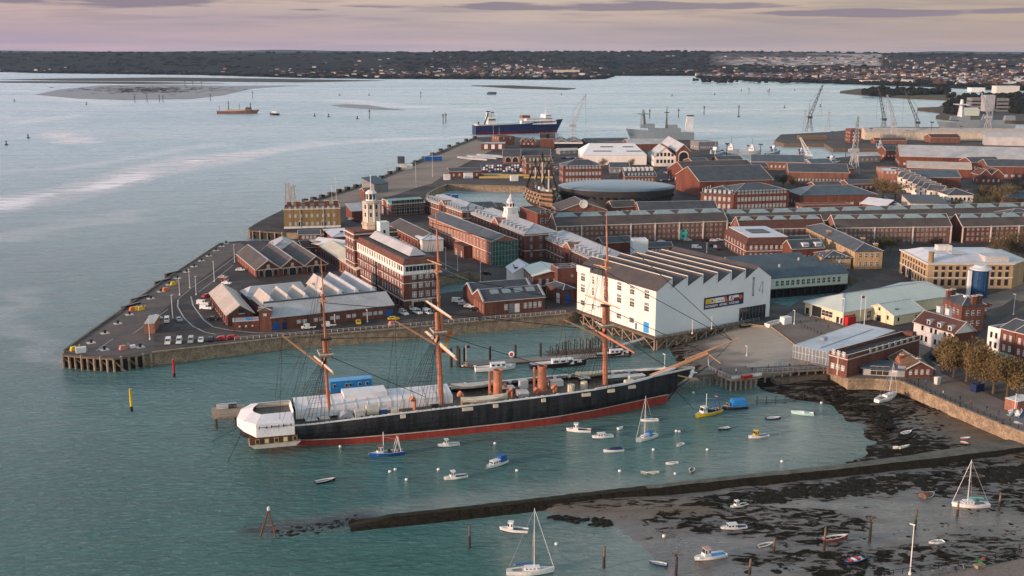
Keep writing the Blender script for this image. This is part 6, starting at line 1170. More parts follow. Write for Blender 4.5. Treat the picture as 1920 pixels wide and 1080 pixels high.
for s_ in (-1, 1):
 for k in range(len(ST) - 1):
  a, c = ST[k], ST[k + 1]
  for i in range(5):
   q = [hsec(a[0], a[1], a[3], a[4], s_, i), hsec(c[0], c[1], c[3], c[4], s_, i), hsec(c[0], c[1], c[3], c[4], s_, i + 1), hsec(a[0], a[1], a[3], a[4], s_, i + 1)]
   if i == 0 and (a[0] < 0 or c[0] > 119): continue
   (red if i == 0 else hb_).face(q, 'hull_red' if i == 0 else 'hull_black')
   if i == 0:
    for e, z_ in ((.06, 0), ): red.face([(q[3][0], q[3][1] + s_ * e, q[3][2] - .12), (q[2][0], q[2][1] + s_ * e, q[2][2] - .12), (q[2][0], q[2][1] + s_ * (e + .08), q[2][2] + .16), (q[3][0], q[3][1] + s_ * (e + .08), q[3][2] + .16)], 'dirty_white')
HUL = hb_.build('hull', SHP, smooth=False); red.build('boot_topping', SHP)
dk = MB()
for k in range(1, len(ST) - 1):
 a, c = ST[k], ST[k + 1]; dk.face([(a[0], -a[1] * .97, a[4] - 1.5), (c[0], -c[1] * .97, c[4] - 1.5), (c[0], c[1] * .97, c[4] - 1.5), (a[0], a[1] * .97, a[4] - 1.5)], 'deck')
DK = dk.build('deck', SHP)
for s_ in (-1, 1):
 b = MB()
 for k in range(3, len(ST) - 1):
  a, c = ST[k], ST[k + 1]; w_ = .30 if a[0] < 90 else .55
  b.hexa([(a[0], s_ * (a[1] - .35), a[4]), (c[0], s_ * max(0, c[1] - .35), c[4]), (c[0], s_ * (c[1] + .15), c[4]), (a[0], s_ * (a[1] + .15), a[4]), (a[0], s_ * (a[1] - .35), a[4] + w_), (c[0], s_ * max(0, c[1] - .35), c[4] + w_), (c[0], s_ * (c[1] + .15), c[4] + w_), (a[0], s_ * (a[1] + .15), a[4] + w_)], 'white')
 b.build('rail', SHP)
 for k in range(5, 12):       # hammocks stowed along the bulwark
  a, c = ST[k], ST[k + 1]; n = int((c[0] - a[0]) / 1.5); b = MB()
  for j in range(n): t = (j + .5) / n; x = a[0] + (c[0] - a[0]) * t; y = s_ * (a[1] + (c[1] - a[1]) * t - .75); z = a[4] + (c[4] - a[4]) * t; b.box(x - .5, y - .22, z - .5, x + .35, y + .22, z + .28, 'grey' if j % 3 else 'dirty_white')
  b.beam((a[0], s_ * (a[1] - .75), a[4] - .2), (c[0], s_ * (c[1] - .75), c[4] - .2), .3, 'grey')
  b.build('hammock_netting', SHP)
def shell_y(x, z):
 for a, c in zip(ST, ST[1:]):
  if a[0] <= x <= c[0]: t = (x - a[0]) / (c[0] - a[0]); return (a[1] + (c[1] - a[1]) * t) * 1.0
 return 8
for x, w_ in ((54, 3), (89, 2.6), (97, 2.2), (104, 2.4), (36, 1.4), (62, 1.4), (76, 1.2)):      # pale port covers and ladders on the near side
 y = -shell_y(x, 6); z = 6.2 + x * .015; b = MB(); b.box(x - w_ / 2, y - .55, z, x + w_ / 2, y + .1, z + .9, 'cream'); b.build('hull_platform', SHP)
for k in range(19): x = 15 + k * 4.6; y = -shell_y(x, 5) - .20; b = MB(); b.box(x - .5, y - .05, 4.3, x + .5, y + .16, 5.4, 'dark'); b.build('gun_port', SHP)
b = MB(); b.beam((118.3, 0, .6), (121.8, 0, 5), .4, 'hull_black'); b.beam((-1.2, 0, -1), (-1.4, 0, 3.0), .7, 'hull_red', .5); b.beam((-2.9, 0, -1), (-2.9, 0, 1.9), 1.8, 'hull_red', .4); b.build('rudder', SHP)
# stern: gallery and white covers
b = MB(); b.hexa([(-3.2, -8.5, 1.9), (7.4, -8.9, 1.9), (7.4, 8.9, 1.9), (-3.2, 8.5, 1.9), (-4.6, -8.9, 3.1), (8.6, -9.3, 3.1), (8.6, 9.3, 3.1), (-4.6, 8.9, 3.1)], 'dirty_white'); b.box(-4.3, -8.8, 3.11, 8.0, 8.8, 4.9, 'brown'); b.build('quarter_gallery', SHP)
for k in range(5): x = -3 + k * 2.4; b = MB(); b.box(x, -9.0, 3.3, x + 1.2, -8.81, 4.6, 'gold'); b.box(x + .2, -9.05, 3.5, x + 1.0, -9.01, 4.5, 'cream' if k % 2 else 'glass'); b.build('gallery_window', SHP)
oc = [(7.2, -9.25), (-2.6, -8.9), (-5.6, -5), (-7.0, 0), (-5.6, 5), (-2.6, 8.9), (7.2, 9.25)]; b = MB(); zb, zt = 5.1, 8.7
for i in range(7):
 a, c = oc[i], oc[(i + 1) % 7]; lo = -.7 if 1 <= i <= 4 else 0
 b.face([(a[0], a[1], zb - (lo if i > 1 else 0)), (c[0], c[1], zb - (lo if i < 4 else 0)), (c[0], c[1], zt - (.8 if c[0] < -6 else 0)), (a[0], a[1], zt - (.8 if a[0] < -6 else 0))], 'canvas')
ic = [(7.1, -4.2), (-.9, -4.2), (-2.4, -2), (-2.8, 0), (-2.4, 2), (-.9, 5.2), (7.1, 5.2)]
for i in range(7):
 a, c, d, e = oc[i], oc[(i + 1) % 7], ic[(i + 1) % 7], ic[i]
 if i == 6: b.face([(a[0], a[1], zt), (c[0], c[1], zt), (7.6, -4.2, 9.7), (7.6, 5.2, 9.9)], 'canvas'); continue
 b.face([(a[0], a[1], zt - (.8 if a[0] < -6 else 0)), (c[0], c[1], zt - (.8 if c[0] < -6 else 0)), (d[0], d[1], 9.8), (e[0], e[1], 9.8)], 'canvas')
b.face([(7.4, -4, 8.6), (-1.5, -4, 8.6), (-3.4, 0, 8.6), (-1.5, 5, 8.6), (7.4, 5, 8.6)], 'deck'); b.face([(7.4, 5.1, 8.6), (-1.5, 5.1, 8.6), (-1.5, 5.1, 9.7), (7.4, 5.1, 9.7)], 'stone_pale')
for k in range(3):
 x = -1.9 + k * 3.1; b.box(x, -9.34, 7.5, x + .2, -9.2, 8.2, 'dark'); b.box(x + 1.9, -9.34, 7.5, x + 2.1, -9.2, 8.2, 'dark'); b.box(x, -9.32, 7.8, x + 2.1, -9.22, 7.9, 'dark')
b.build('stern_cover', SHP)
b = MB(); x0, x1 = 8.4, 52
b.face([(x0, -.6, 6.2), (x1, -.6, 6.5), (x1, -.4, 8.9), (x0, -.4, 8.9)], 'canvas'); b.face([(x0, -.4, 8.9), (x1, -.4, 8.9), (x1, 6.4, 10.2), (x0, 6.4, 10.2)], 'canvas'); b.face([(x0, 6.4, 10.2), (x1, 6.4, 10.2), (x1, 9.2, 8.4), (x0, 9.2, 8.4)], 'canvas'); b.face([(x0, 9.2, 8.4), (x1, 9.2, 8.4), (x1, 9.2, 6.5), (x0, 9.2, 6.5)], 'canvas')
b.face([(x1, -.6, 6.5), (x1, 9.2, 6.5), (x1, 9.2, 8.4), (x1, 6.4, 10.2), (x1, -.4, 8.9)], 'canvas'); b.box(22, 2.6, 9.2, 34, 8.6, 10.8, 'canvas')
for k in range(14): x = x0 + .5 + k * 3.2; b.beam((x, -.5, 8.92), (x, 6.3, 10.24), .12, 'dirty_white'); b.beam((x, -.62, 6.3), (x, -.45, 8.9), .12, 'dirty_white')
b.build('deck_tent', SHP)
# deck fittings
def cyl(name, x, y, z, r, h, m, lay=None):
 b = MB()
 if lay == 'y': b.tube((x, y - h / 2, z), (x, y + h / 2, z), r, m, n=14)
 elif lay == 'x': b.tube((x - h / 2, y, z), (x + h / 2, y, z), r, m, n=14)
 else: b.lathe([(r, z), (r, z + h)], m, n=16, c=(x, y))
 return b.build(name, SHP, smooth=False)
for x in (65.3, 78.6):
 b = MB(); b.lathe([(1.6, 6.6), (1.6, 8.0), (1.3, 8.1), (1.26, 14.7), (1.38, 14.75), (1.38, 15.0), (1.15, 15.02), (1.1, 14.0)], 'buff', n=20, c=(x, 0)); b.build('funnel', SHP, smooth=False)
 b = MB(); b.tube((x - 2.2, .5, 6.6), (x - 2.2, .5, 14.6), .38, 'buff', n=8); b.build('steam_pipe', SHP)
 for dx, dy in ((-2.8, -3.6), (2.4, -3.6), (3.8, -1.6), (3.4, 3)):
  b = MB(); b.tube((x + dx, dy, 6.5), (x + dx, dy, 9.2), .34, 'buff', n=8); b.tube((x + dx, dy, 9.0), (x + dx - .6, dy - .3, 9.6), .38, 'buff', .6, n=8); b.build('ventilator', SHP)
for x in (40, 53.5): b = MB(); b.tube((x, -5.5, 6.4), (x, -5.5, 10.4), .5, 'buff', n=8); b.tube((x, -5.5, 10.2), (x - 1, -5.7, 10.9), .6, 'buff', .95, n=8); b.build('ventilator', SHP)
def ship_boat(x, y, z, l, m='cream', parent=SHP):
 b = MB(); q = []
 for t in (0, .1, .3, .5, .7, .9, 1.0):
  w_ = l * .13 * (1 - abs(2 * t - 1) ** 2.4) + .05; zz = z + .35 * abs(2 * t - 1) ** 2; q.append([(x - l / 2 + l * t, y - w_, zz + 1.2), (x - l / 2 + l * t, y - w_ * .7, zz + .4), (x - l / 2 + l * t, y, zz), (x - l / 2 + l * t, y + w_ * .7, zz + .4), (x - l / 2 + l * t, y + w_, zz + 1.2), (x - l / 2 + l * t, y, zz + 1.75), (x - l / 2 + l * t, y - w_, zz + 1.2)])
 b.loft(q, m); return b.build('ships_boat', parent)
ship_boat(59.5, -6.6, 8.1, 13.5); ship_boat(60, 6.6, 8.0, 13.5, 'dirty_white'); ship_boat(96, 6.0, 8.4, 10)
cyl('capstan', 21.5, -3.8, 6.2, 2.1, 3.4, 'lead', 'y'); cyl('water_tank', 28.5, -4.2, 7.9, 1.5, 3.2, 'cream', 'x'); cyl('water_tank', 90.5, -2.8, 7.4, 1.0, 2.6, 'cream'); cyl('water_tank', 86, -4.2, 7.4, 1.0, 2.6, 'cream'); cyl('water_tank', 105, -1.8, 7.9, 1.2, 2.6, 'cream', 'x')
for x, y, w_, d_, h_, m in ((25, -4.8, 2.6, 2.4, 1.8, 'dirty_white'), (31.5, -4.6, 1.6, 2.4, 1.6, 'blue'), (34.5, -5.2, 2, 2, 1.3, 'cream'), (72, -2, 3, 2.4, 1.1, 'dirty_white'), (68.5, 3, 5, 3, 1.0, 'slate'), (74.5, 4.8, 2.4, 2, 1.8, 'white'), (84, 3.5, 4, 2.5, 1.2, 'white'), (93, 3.5, 3, 2, 1.0, 'dark'), (108, 0, 5, 2.4, 1.2, 'lead'), (71.5, -5, 2.6, 1.8, 1.5, 'lead'), (15.5, -5, 2.5, 2.0, .9, 'timber_pale'), (12, -5.5, 3, 2, 1.0, 'timber'), (46, -3.6, 2, 1.6, 1.0, 'timber_dark'), (103, 2.0, 8, 3, .9, 'slate')):
 b = MB(); z_ = 5.6 + x * .02 + .3; b.box(x - w_ / 2, y - d_ / 2, z_, x + w_ / 2, y + d_ / 2, z_ + h_ + .3, m); b.box(x - w_ / 2 - .1, y - d_ / 2 - .1, z_ + h_ + .3, x + w_ / 2 + .1, y + d_ / 2 + .1, z_ + h_ + .42, 'dirty_white'); b.build('hatch', SHP)
for k in range(16):
 x = 10 + k * 5.2 + rnd.uniform(-1, 1); b = MB(); z_ = 5.8 + x * .02; b.box(x - 1.0, -7.6, z_, x + 1.0, -6.4, z_ + .8, 'timber_dark'); b.tube((x, -6.6, z_ + .95), (x, -8.6, z_ + 1.0), .28, 'dark', .2, n=8); b.build('deck_gun', SHP)
# masts
def mast(bx, segs, name='mast', rake=.032, m='buff'):
 b = MB()
 for z0, z1, r0, r1, off in segs: b.tube((bx - rake * (z0 - 6) + off, 0, z0), (bx - rake * (z1 - 6) + off, 0, z1), r0, m, r1, n=10)
 return b.build(name, SHP)
MS = {}
for nm, bx, zp, zc, zx, zt, r in (('mizzen', 17.5, 23.6, 27.9, 38.5, 49.7, .55), ('main', 48.8, 27.4, 33.6, 44.6, 61, .80), ('fore', 98.3, 25.6, 31.6, 42.7, 58.8, .78)):
 o = mast(bx, [(5.8, zp, r, r * .86, 0), (zp, zc, r * .95, r * .8, -.0), (zp - .6, zc, r * .75, r * .7, r * 1.35), (zc, zx + 1.8, r * .62, r * .48, r * .8), (zx, zx + 3.2, r * .4, r * .38, r * 1.5), (zx + 2, zt, r * .40, r * .16, r * 1.3)])
 MS[nm] = (bx, zp, zc, zx, zt)
 rk = lambda z: bx - .032 * (z - 6)
 b = MB(); b.hexa([(rk(zp) - 1.6, -2.4, zp - .25), (rk(zp) + 1.9, -2.4, zp - .25), (rk(zp) + 1.9, 2.4, zp - .25), (rk(zp) - 1.6, 2.4, zp - .25), (rk(zp) - 1.8, -2.7, zp + .05), (rk(zp) + 2.2, -2.7, zp + .05), (rk(zp) + 2.2, 2.7, zp + .05), (rk(zp) - 1.8, 2.7, zp + .05)], 'timber_pale')
 for q in (-2.6, 2.6): b.box(rk(zp) - 1.7, q - .06, zp + .5, rk(zp) + 2.0, q + .06, zp + .8, 'dirty_white')
 b.box(rk(zp) - 1.8, -2.6, zp + .5, rk(zp) - 1.65, 2.6, zp + .8, 'dirty_white'); b.box(rk(zc) - .9, -.9, zc - .3, rk(zc) + 1.9, .9, zc + .2, 'timber_dark'); b.build('top_platform', SHP)
 b = MB(); b.box(rk(zx) - .5, -1.7, zx - .1, rk(zx) + 1.7, 1.7, zx + .15, 'spar'); b.box(rk(zx) - .2, -2.3, zx - .25, rk(zx) + .1, 2.3, zx - .05, 'dirty_white'); b.build('crosstrees', SHP)
 # shrouds and stays
 b = MB(); rr_ = .065
 hbw = 9.2 if bx < 95 else 7.8; zrail = 7.2 + bx * .018
 for s_ in (-1, 1):
  for k in range(7): b.tube((rk(zp), s_ * 1.1, zp - .4), (bx - 1.2 - k * 1.25, s_ * hbw, zrail), rr_, 'dark', n=3)
  for k in range(4): b.tube((rk(zx), s_ * .7, zx - .3), (rk(zp) - 1.4 + k * .9, s_ * 2.6, zp), rr_ * .8, 'dark', n=3)
  for k in range(3): b.tube((rk(zt - 6 * k - 3), 0, zt - 6 * k - 3), (bx - 9 - 2.5 * k, s_ * hbw, zrail), rr_ * .7, 'dark', n=3)
  for j in range(12): t = (j + 1) / 13; b.tube((rk(zp) * (1 - t) + (bx - 1.2) * t, s_ * (1.1 * (1 - t) + hbw * t), (zp - .4) * (1 - t) + zrail * t), (rk(zp) * (1 - t) + (bx - 8.7) * t, s_ * (1.1 * (1 - t) + hbw * t), (zp - .4) * (1 - t) + zrail * t), rr_ * .5, 'dark', n=3)
 b.build('rigging', SHP)
bow_tip = Vector((139.5, 0, 17.6)); cap = Vector((131.2, 0, 14.3))
b = MB(); b.tube((112.5, 0, 8.6), cap, .78, 'spar', .62, n=10); b.build('bowsprit', SHP); b = MB(); b.tube((124, 0, 13.0), bow_tip + Vector((2, 0, .6)), .36, 'spar', .18, n=8); b.tube(cap, cap + Vector((.6, 0, -4)), .16, 'dirty_white', n=6); b.tube(cap, (133.5, -4, 12.2), .12, 'spar', n=6); b.tube(cap, (133.5, 4, 12.2), .12, 'spar', n=6); b.build('jib_boom', SHP)
b = MB()
for a, c in (((97.5, 0, 25.4), (118, 0, 11.2)), ((97.2, 0, 31), cap), ((96.8, 0, 42), bow_tip), ((96.5, 0, 56), bow_tip), ((48, 0, 27), (96, 0, 8.5)), ((47.6, 0, 33), (97.4, 0, 24)), ((47, 0, 44), (97, 0, 31)), ((46.5, 0, 58), (96.8, 0, 42)), ((17, 0, 23.5), (46, 0, 8)), ((16.6, 0, 28), (48, 0, 26)), ((16, 0, 38), (47.8, 0, 33)), ((131, 0, 10.3), (119, 0, 3)), (bow_tip, (131.6, 0, 10.3)), ((131.6, 0, 10.3), (118.6, 0, 2.5))):
 b.tube(a, c, .09, 'dark', n=4)
b.build('stays', SHP)
def spar(name, a, c, r, m='spar', furl=None):
 b = MB(); a, c = Vector(a), Vector(c); mid = (a + c) / 2; b.tube(mid, a, r, m, r * .5, n=8); b.tube(mid, c, r, m, r * .5, n=8)
 if furl: b.tube(mid + Vector((0, 0, r)), a * .9 + mid * .1 + Vector((0, 0, r)), r * furl, 'dirty_white', r * furl * .6, n=8); b.tube(mid + Vector((0, 0, r)), c * .9 + mid * .1 + Vector((0, 0, r)), r * furl, 'dirty_white', r * furl * .6, n=8)
 return b.build(name, SHP)
def atx(nm, z): return Vector((MS[nm][0] - .032 * (z - 6), 0, z))
spar('yard', wl(1190, 662, 22), wl(1095, 606, 24.5), .42, 'buff'); spar('yard', wl(857, 675, 23), wl(797, 622, 25), .42, 'spar', 1.1); spar('yard', wl(626, 701, 20.5), wl(588, 668, 21.5), .3, 'spar', 1.0)
spar('yard', wl(849, 599, 35), wl(797, 564, 36), .30, 'spar', 1.0); spar('yard', wl(1162, 579, 33), wl(1097, 553, 34.5), .28, 'spar', .9); spar('yard', wl(828, 497, 47), wl(801, 487, 47.3), .2); spar('yard', wl(1137, 501, 44), wl(1113, 496, 44), .18)
for nm, e, z in (('mizzen', (529, 629), 27), ('main', (741, 602), 30.5), ('fore', (1058, 600), 29)):
 p = wl(*e, z); q = atx(nm, MS[nm][1] - 4);
 for _ in range(30):          # gaff lies in the plane of the masts
  if abs(p.y) < .3: break
  z += .12 * (1 if p.y > 0 else -1); p = wl(*e, z)
 b = MB(); b.tube(q, p, .34, 'spar', .20, n=8); b.build('gaff', SHP);
 b = MB(); b.tube(p, atx(nm, MS[nm][2]), .05, 'dark', n=4); b.tube(p, (MS[nm][0] - 14, -8, 8), .05, 'dark', n=4); b.tube(p, (MS[nm][0] - 14, 8, 8), .05, 'dark', n=4); b.build('rigging', SHP)
# figurehead and knee
b = MB(); b.loft([[(118.5, -.5, 3.8), (118.5, .5, 3.8), (118.5, .5, 10.1), (118.5, -.5, 10.1), (118.5, -.5, 3.8)], [(122.5, -.35, 6.3), (122.5, .35, 6.3), (122.5, .35, 10.2), (122.5, -.35, 10.2), (122.5, -.35, 6.3)], [(126, -.2, 8.4), (126, .2, 8.4), (126, .2, 10.2), (126, -.2, 10.2), (126, -.2, 8.4)]], 'hull_black'); b.build('knee', SHP)
b = MB(); b.lathe([(.2, 0), (.75, .6), (.6, 1.4), (.85, 2.2), (.6, 2.8), (.28, 3.0), (.42, 3.3), (.38, 3.8), (.1, 4.0)], 'white', n=10); b.tube((0, .5, 2.4), (1.0, 1.1, 1.6), .18, 'white', n=6); b.tube((0, -.5, 2.4), (1.2, -1.0, 2.6), .18, 'white', n=6); fo = b.build('figurehead', SHP, (125.4, 0, 6.9)); fo.rotation_euler = (0, R(22), 0)
b = MB(); b.tube((121, -1.2, 8.7), (125.3, -.3, 7.2), .22, 'gold', n=6); b.tube((112, -3.7, 10.0), (126.5, -.25, 10.4), .33, 'dirty_white', n=6); b.tube((112, 3.7, 10.0), (126.5, .25, 10.4), .33, 'dirty_white', n=6); b.build('head_rail', SHP)
b = MB(); b.tube((117.8, -.8, 6.8), (124.2, -8.6, -1), .09, 'dark', n=4); b.tube((117.8, .8, 6.8), (125.8, 1, -1), .09, 'dark', n=4); b.tube((-6, 2, 5), (-15, 7, -1), .08, 'dark', n=4); b.tube((-6, -3, 5), (-11, -12, -1), .08, 'dark', n=4); b.build('mooring_chains', SHP)
# signal flags on the main mast
for k, m in enumerate(('orange', 'orange', 'yellow', 'red')): b = MB(); p = wl(838 - k * 4, 622 + k * 11, 26 - k * 2.0); b.faces([p, p + Vector((1.7, .3, -.1)), p + Vector((1.6, .2, -1.2)), p + Vector((0, .1, -1.1)), p + Vector((0, .04, 0)), p + Vector((1.7, .34, -.1)), p + Vector((1.6, .24, -1.2)), p + Vector((0, .14, -1.1))], [(0, 1, 2, 3), (4, 5, 6, 7)], m); b.build('flag', SHP)
# jetty behind the ship
def wj(x, y, z=0): return S0 + wu * x + wv_ * y + Vector((0, 0, z))
J = thing('ship_jetty', 'long timber jetty on piles lying behind the black-hulled warship', 'jetty', (S0.x, S0.y, 0), WA)
b = MB(); b.box(-12, 17, 3.1, 128, 22, 3.6, 'timber_pale'); b.box(-12, 16.8, 2.5, 128, 16.99, 3.5, 'timber'); b.box(-13, 15.5, 3.0, -4, 24.5, 3.58, 'timber_pale'); b.box(18, 22.01, 3.0, 36, 32, 3.59, 'timber'); b.box(121, 8, 3.0, 133, 16.79, 3.58, 'timber_pale'); b.build('deck', J)
for k in range(27):
 for y in ((17.4, 21.6) if k else (15.8, 24)): b = MB(); b.tube((-12 + k * 5.3, y, -2), (-12 + k * 5.3, y, 3.1), .3, 'timber_dark'); b.build('pile', J)
for y in (17.2, 21.8):
 b = MB()
 for k in range(56): b.box(-11.5 + k * 2.45, y - .04, 3.61, -11.4 + k * 2.45, y + .04, 4.6, 'steel')
 b.box(-11.5, y - .03, 4.55, 127, y + .03, 4.62, 'steel'); b.box(-11.5, y - .03, 4.1, 127, y + .03, 4.15, 'steel'); b.build('railing', J)
T = thing('jetty_cabin', 'bright blue long cabin with small windows on the jetty behind the warship', 'cabin', wj(21.5, 28.0, 3.61), WA); b = MB(); b.box(0, 0, 0, 12.5, 3.4, 3.2, 'bright_blue'); b.build('body', T); b = MB(); b.box(-.1, -.1, 3.21, 12.6, 3.5, 3.45, 'sky_blue'); b.build('roof', T)
for x in (1.2, 4.8, 6.0, 8.8, 11): link('window', wmesh('strip', .9, 1.0), T, (x, 0, 1.5), 0)
for x, sz, m, lab in ((-10, 1.6, 'white', 'white locker on the jetty head behind the ship stern'), (-7.2, 1.1, 'black', 'black bin beside the white locker on the jetty head')):
 T = tag(MB().box(-sz, -.5, 0, sz, .5, 1.3, m).box(-sz - .05, -.55, 1.31, sz + .05, .55, 1.4, 'lead').build('locker'), lab, 'locker'); T.location = wj(x, 22.6, 3.59); T.rotation_euler = (0, 0, WA)
# ------------------------------------------------------------------ boats
mat('warship_grey', (.12, .155, .18), (.09, .125, .15), s=.1, rough=.5, fine=.06)
def loft_hull(Lb, B, fr, sh=.35, bowr=1.6, tr=.82, draft=.35):
 st = []
 for i in range(11):
  t = i / 10; x = -Lb / 2 + Lb * t; w_ = B / 2 * (tr + (1 - tr) * min(1, t / .35)) if t < .45 else B / 2 * max(.02, (1 - ((t - .45) / .55) ** bowr)); z = fr * (1 + sh * t ** 2.2)
  rake = .04 * Lb * t ** 3
  st.append((x, w_, z, rake))
 return st
def boat(label, s, e, hull='white', deck='grey', kind='open', wide=.34, fr=None, cat='boat', z=0, top='white', low=None, roll=0, group=None, cabin=None, mast=None, cover=None, g2=None, pitch=0):
 ps, pe = P(*s, z), P(*e, z); d = pe - ps; Lb = d.length; B = Lb * wide; fr = fr or max(.45, Lb * .105); mid = (ps + pe) / 2
 T = thing({'yacht': 'yacht', 'trawler': 'fishing_boat', 'dinghy': 'dinghy', 'rib': 'inflatable_boat', 'barge': 'barge'}.get(kind, 'motor_boat'), label, cat, (mid.x, mid.y, z), math.atan2(d.y, d.x), group)
 T.rotation_euler = (roll, pitch, math.atan2(d.y, d.x))
 st = loft_hull(Lb, B, fr, tr=.8 if kind != 'yacht' else .55); hb = MB(); low = low or hull
 S = []
 for x, w_, zz, rk in st: S.append([(x - rk * .7, -w_ * .25, -.4), (x - rk * .3, -w_ * .86, zz * .15), (x, -w_, zz * .75), (x + rk * .2, -w_ * 1.02, zz), (x + rk * .2, -max(0.01, w_ * 1.02 - .18), zz), (x + rk * .2, -max(0.01, w_ * 1.0 - .2), zz * .62)])
 for sd in (1, -1):
  q = [[(a, c * sd, zz) for a, c, zz in r_] for r_ in S]
  for k in range(10):
   for i in range(5): hb.face([q[k][i], q[k + 1][i], q[k + 1][i + 1], q[k][i + 1]], low if i == 0 else (hull if i < 3 else 'white' if hull != 'white' and kind != 'rib' else hull))
 x, w_, zz, rk = st[0]; hb.face([(x, -w_ * .86, -.3), (x, w_ * .86, -.3), (x, w_, zz), (x, -w_, zz)], hull); hb.build('hull', T)
 db = MB(); dz = .62 if kind not in ('yacht',) else .96
 for k in range(10): a, c = st[k], st[k + 1]; db.face([(a[0], -a[1] * .97, a[2] * dz), (c[0], -c[1] * .97, c[2] * dz), (c[0], c[1] * .97, c[2] * dz), (a[0], a[1] * .97, a[2] * dz)], deck)
 if kind in ('open', 'dinghy'):
  for t in (-.25, .02, .25): db.box(Lb * t - .12, -B * .44, fr * .75, Lb * t + .12, B * .44, fr * .82, 'timber_pale')
 db.build('deck', T)
 def cab(x0, x1, w_, h, m, roof='white', z0=None, wins=2, glass='glass'):
  z0 = fr * .62 if z0 is None else z0; b = MB(); b.hexa([(x0, -w_, z0), (x1, -w_, z0), (x1, w_, z0), (x0, w_, z0), (x0 + .05, -w_ * .92, z0 + h), (x1 - h * .22, -w_ * .88, z0 + h), (x1 - h * .22, w_ * .88, z0 + h), (x0 + .05, w_ * .92, z0 + h)], m); c_ = b.build('cabin', T)
  b = MB(); b.box(x0 - .08, -w_, z0 + h + .005, x1 - h * .12, w_, z0 + h + .09, roof); b.build('cabin_roof', c_)
  for sd in (-1, 1):
   for i in range(wins): a = x0 + (x1 - x0) * (i + .18) / wins; c = x0 + (x1 - x0) * (i + .82) / wins - h * .1; b = MB(); zl, zh = z0 + h * .5, z0 + h * .86; b.face([(a, sd * (w_ * .97 + .02), zl), (c, sd * (w_ * .97 + .02), zl), (c, sd * (w_ * .94 + .02), zh), (a, sd * (w_ * .94 + .02), zh)], glass); b.build('window', c_)
  b = MB(); b.face([(x1 - h * .09 + .02, -w_ * .8, z0 + h * .5), (x1 - h * .09 + .02, w_ * .8, z0 + h * .5), (x1 - h * .19 + .02, w_ * .78, z0 + h * .9), (x1 - h * .19 + .02, -w_ * .78, z0 + h * .9)], glass); b.build('windscreen', c_); return c_
 if kind == 'cuddy': cab(Lb * .02, Lb * .24, B * .30, 1.9 * min(1.2, Lb / 7), cabin or 'white', top); MB().box(Lb * .24, -B * .3, fr * .7, Lb * .4, B * .3, fr * 1.15, 'white').build('foredeck', T)
 if kind == 'cruiser':
  cab(-Lb * .12, Lb * .26, B * .36, 1.25 * min(1.3, Lb / 8), cabin or 'white', top, wins=3); MB().box(Lb * .2, -B * .24, fr * .8, Lb * .4, B * .24, fr * 1.25, 'white').build('foredeck', T)
  if cover: b = MB(); b.hexa([(-Lb * .44, -B * .42, fr * .8), (-Lb * .12, -B * .42, fr * .8), (-Lb * .12, B * .42, fr * .8), (-Lb * .44, B * .42, fr * .8), (-Lb * .42, -B * .3, fr + 1.5), (-Lb * .13, -B * .3, fr + 1.6), (-Lb * .13, B * .3, fr + 1.6), (-Lb * .42, B * .3, fr + 1.5)], cover); b.build('canopy', T)
 if kind == 'yacht':
  cab(-Lb * .12, Lb * .2, B * .27, .55, 'white', top, z0=fr * .98, wins=4); H_ = mast or Lb * 1.2; b = MB(); b.tube((Lb * .08, 0, fr), (Lb * .08, 0, H_), .09, 'white', .06, n=6); b.build('mast', T)
  b = MB(); b.tube((Lb * .07, 0, fr + 1.2), (-Lb * .34, 0, fr + 1.1), .07, 'white', n=6); b.tube((Lb * .06, 0, fr + 1.35), (-Lb * .32, 0, fr + 1.22), .18, cover or 'blue', n=6); b.build('boom', T)
  b = MB(); b.tube((Lb * .08, 0, H_ - .2), (Lb * .49, 0, fr * 1.3), .05, 'white', n=4); b.tube((Lb * .08, 0, H_ - .2), (-Lb * .48, 0, fr), .035, 'steel', n=3)
  for sd in (-1, 1): b.tube((Lb * .08, 0, H_ - 1.5), (Lb * .04, sd * B * .46, fr), .03, 'steel', n=3)
  b.box(Lb * .07, -B * .2, H_ * .55, Lb * .09, B * .2, H_ * .555, 'steel'); b.build('rigging', T); b = MB(); b.box(-Lb * .38, -B * .2, fr * .97, -Lb * .14, B * .2, fr * .99, 'grey'); b.build('cockpit', T)
  if g2: b = MB(); b.hexa([(-Lb * .2, -B * .3, fr), (-Lb * .06, -B * .3, fr), (-Lb * .06, B * .3, fr), (-Lb * .2, B * .3, fr), (-Lb * .19, -B * .24, fr + 1.2), (-Lb * .1, -B * .24, fr + 1.2), (-Lb * .1, B * .24, fr + 1.2), (-Lb * .19, B * .24, fr + 1.2)], g2); b.build('spray_hood', T)
 if kind == 'trawler':
  cab(Lb * .1, Lb * .28, B * .28, 2.2, cabin or 'white', top); b = MB(); b.tube((Lb * .08, 0, fr), (Lb * .08, 0, fr + 5.6), .09, 'white', n=6); b.tube((Lb * .08, 0, fr + 4.2), (-Lb * .3, 0, fr + 3.2), .06, 'steel', n=4); b.build('mast', T)
  b = MB()
  for sd in (-1, 1): b.tube((-Lb * .4, sd * B * .34, fr * .7), (-Lb * .33, sd * B * .2, fr + 4.0), .09, mast or 'white', n=6); b.tube((-Lb * .2, sd * B * .34, fr * .7), (-Lb * .33, sd * B * .2, fr + 4.0), .08, mast or 'white', n=6)
  b.box(-Lb * .34, -B * .22, fr + 3.9, -Lb * .32, B * .22, fr + 4.1, 'orange'); b.build('gantry', T); b = MB(); b.tube((-Lb * .1, -B * .3, fr), (-Lb * .1, B * .3, fr), .45, 'timber_dark', n=8); b.build('winch', T)
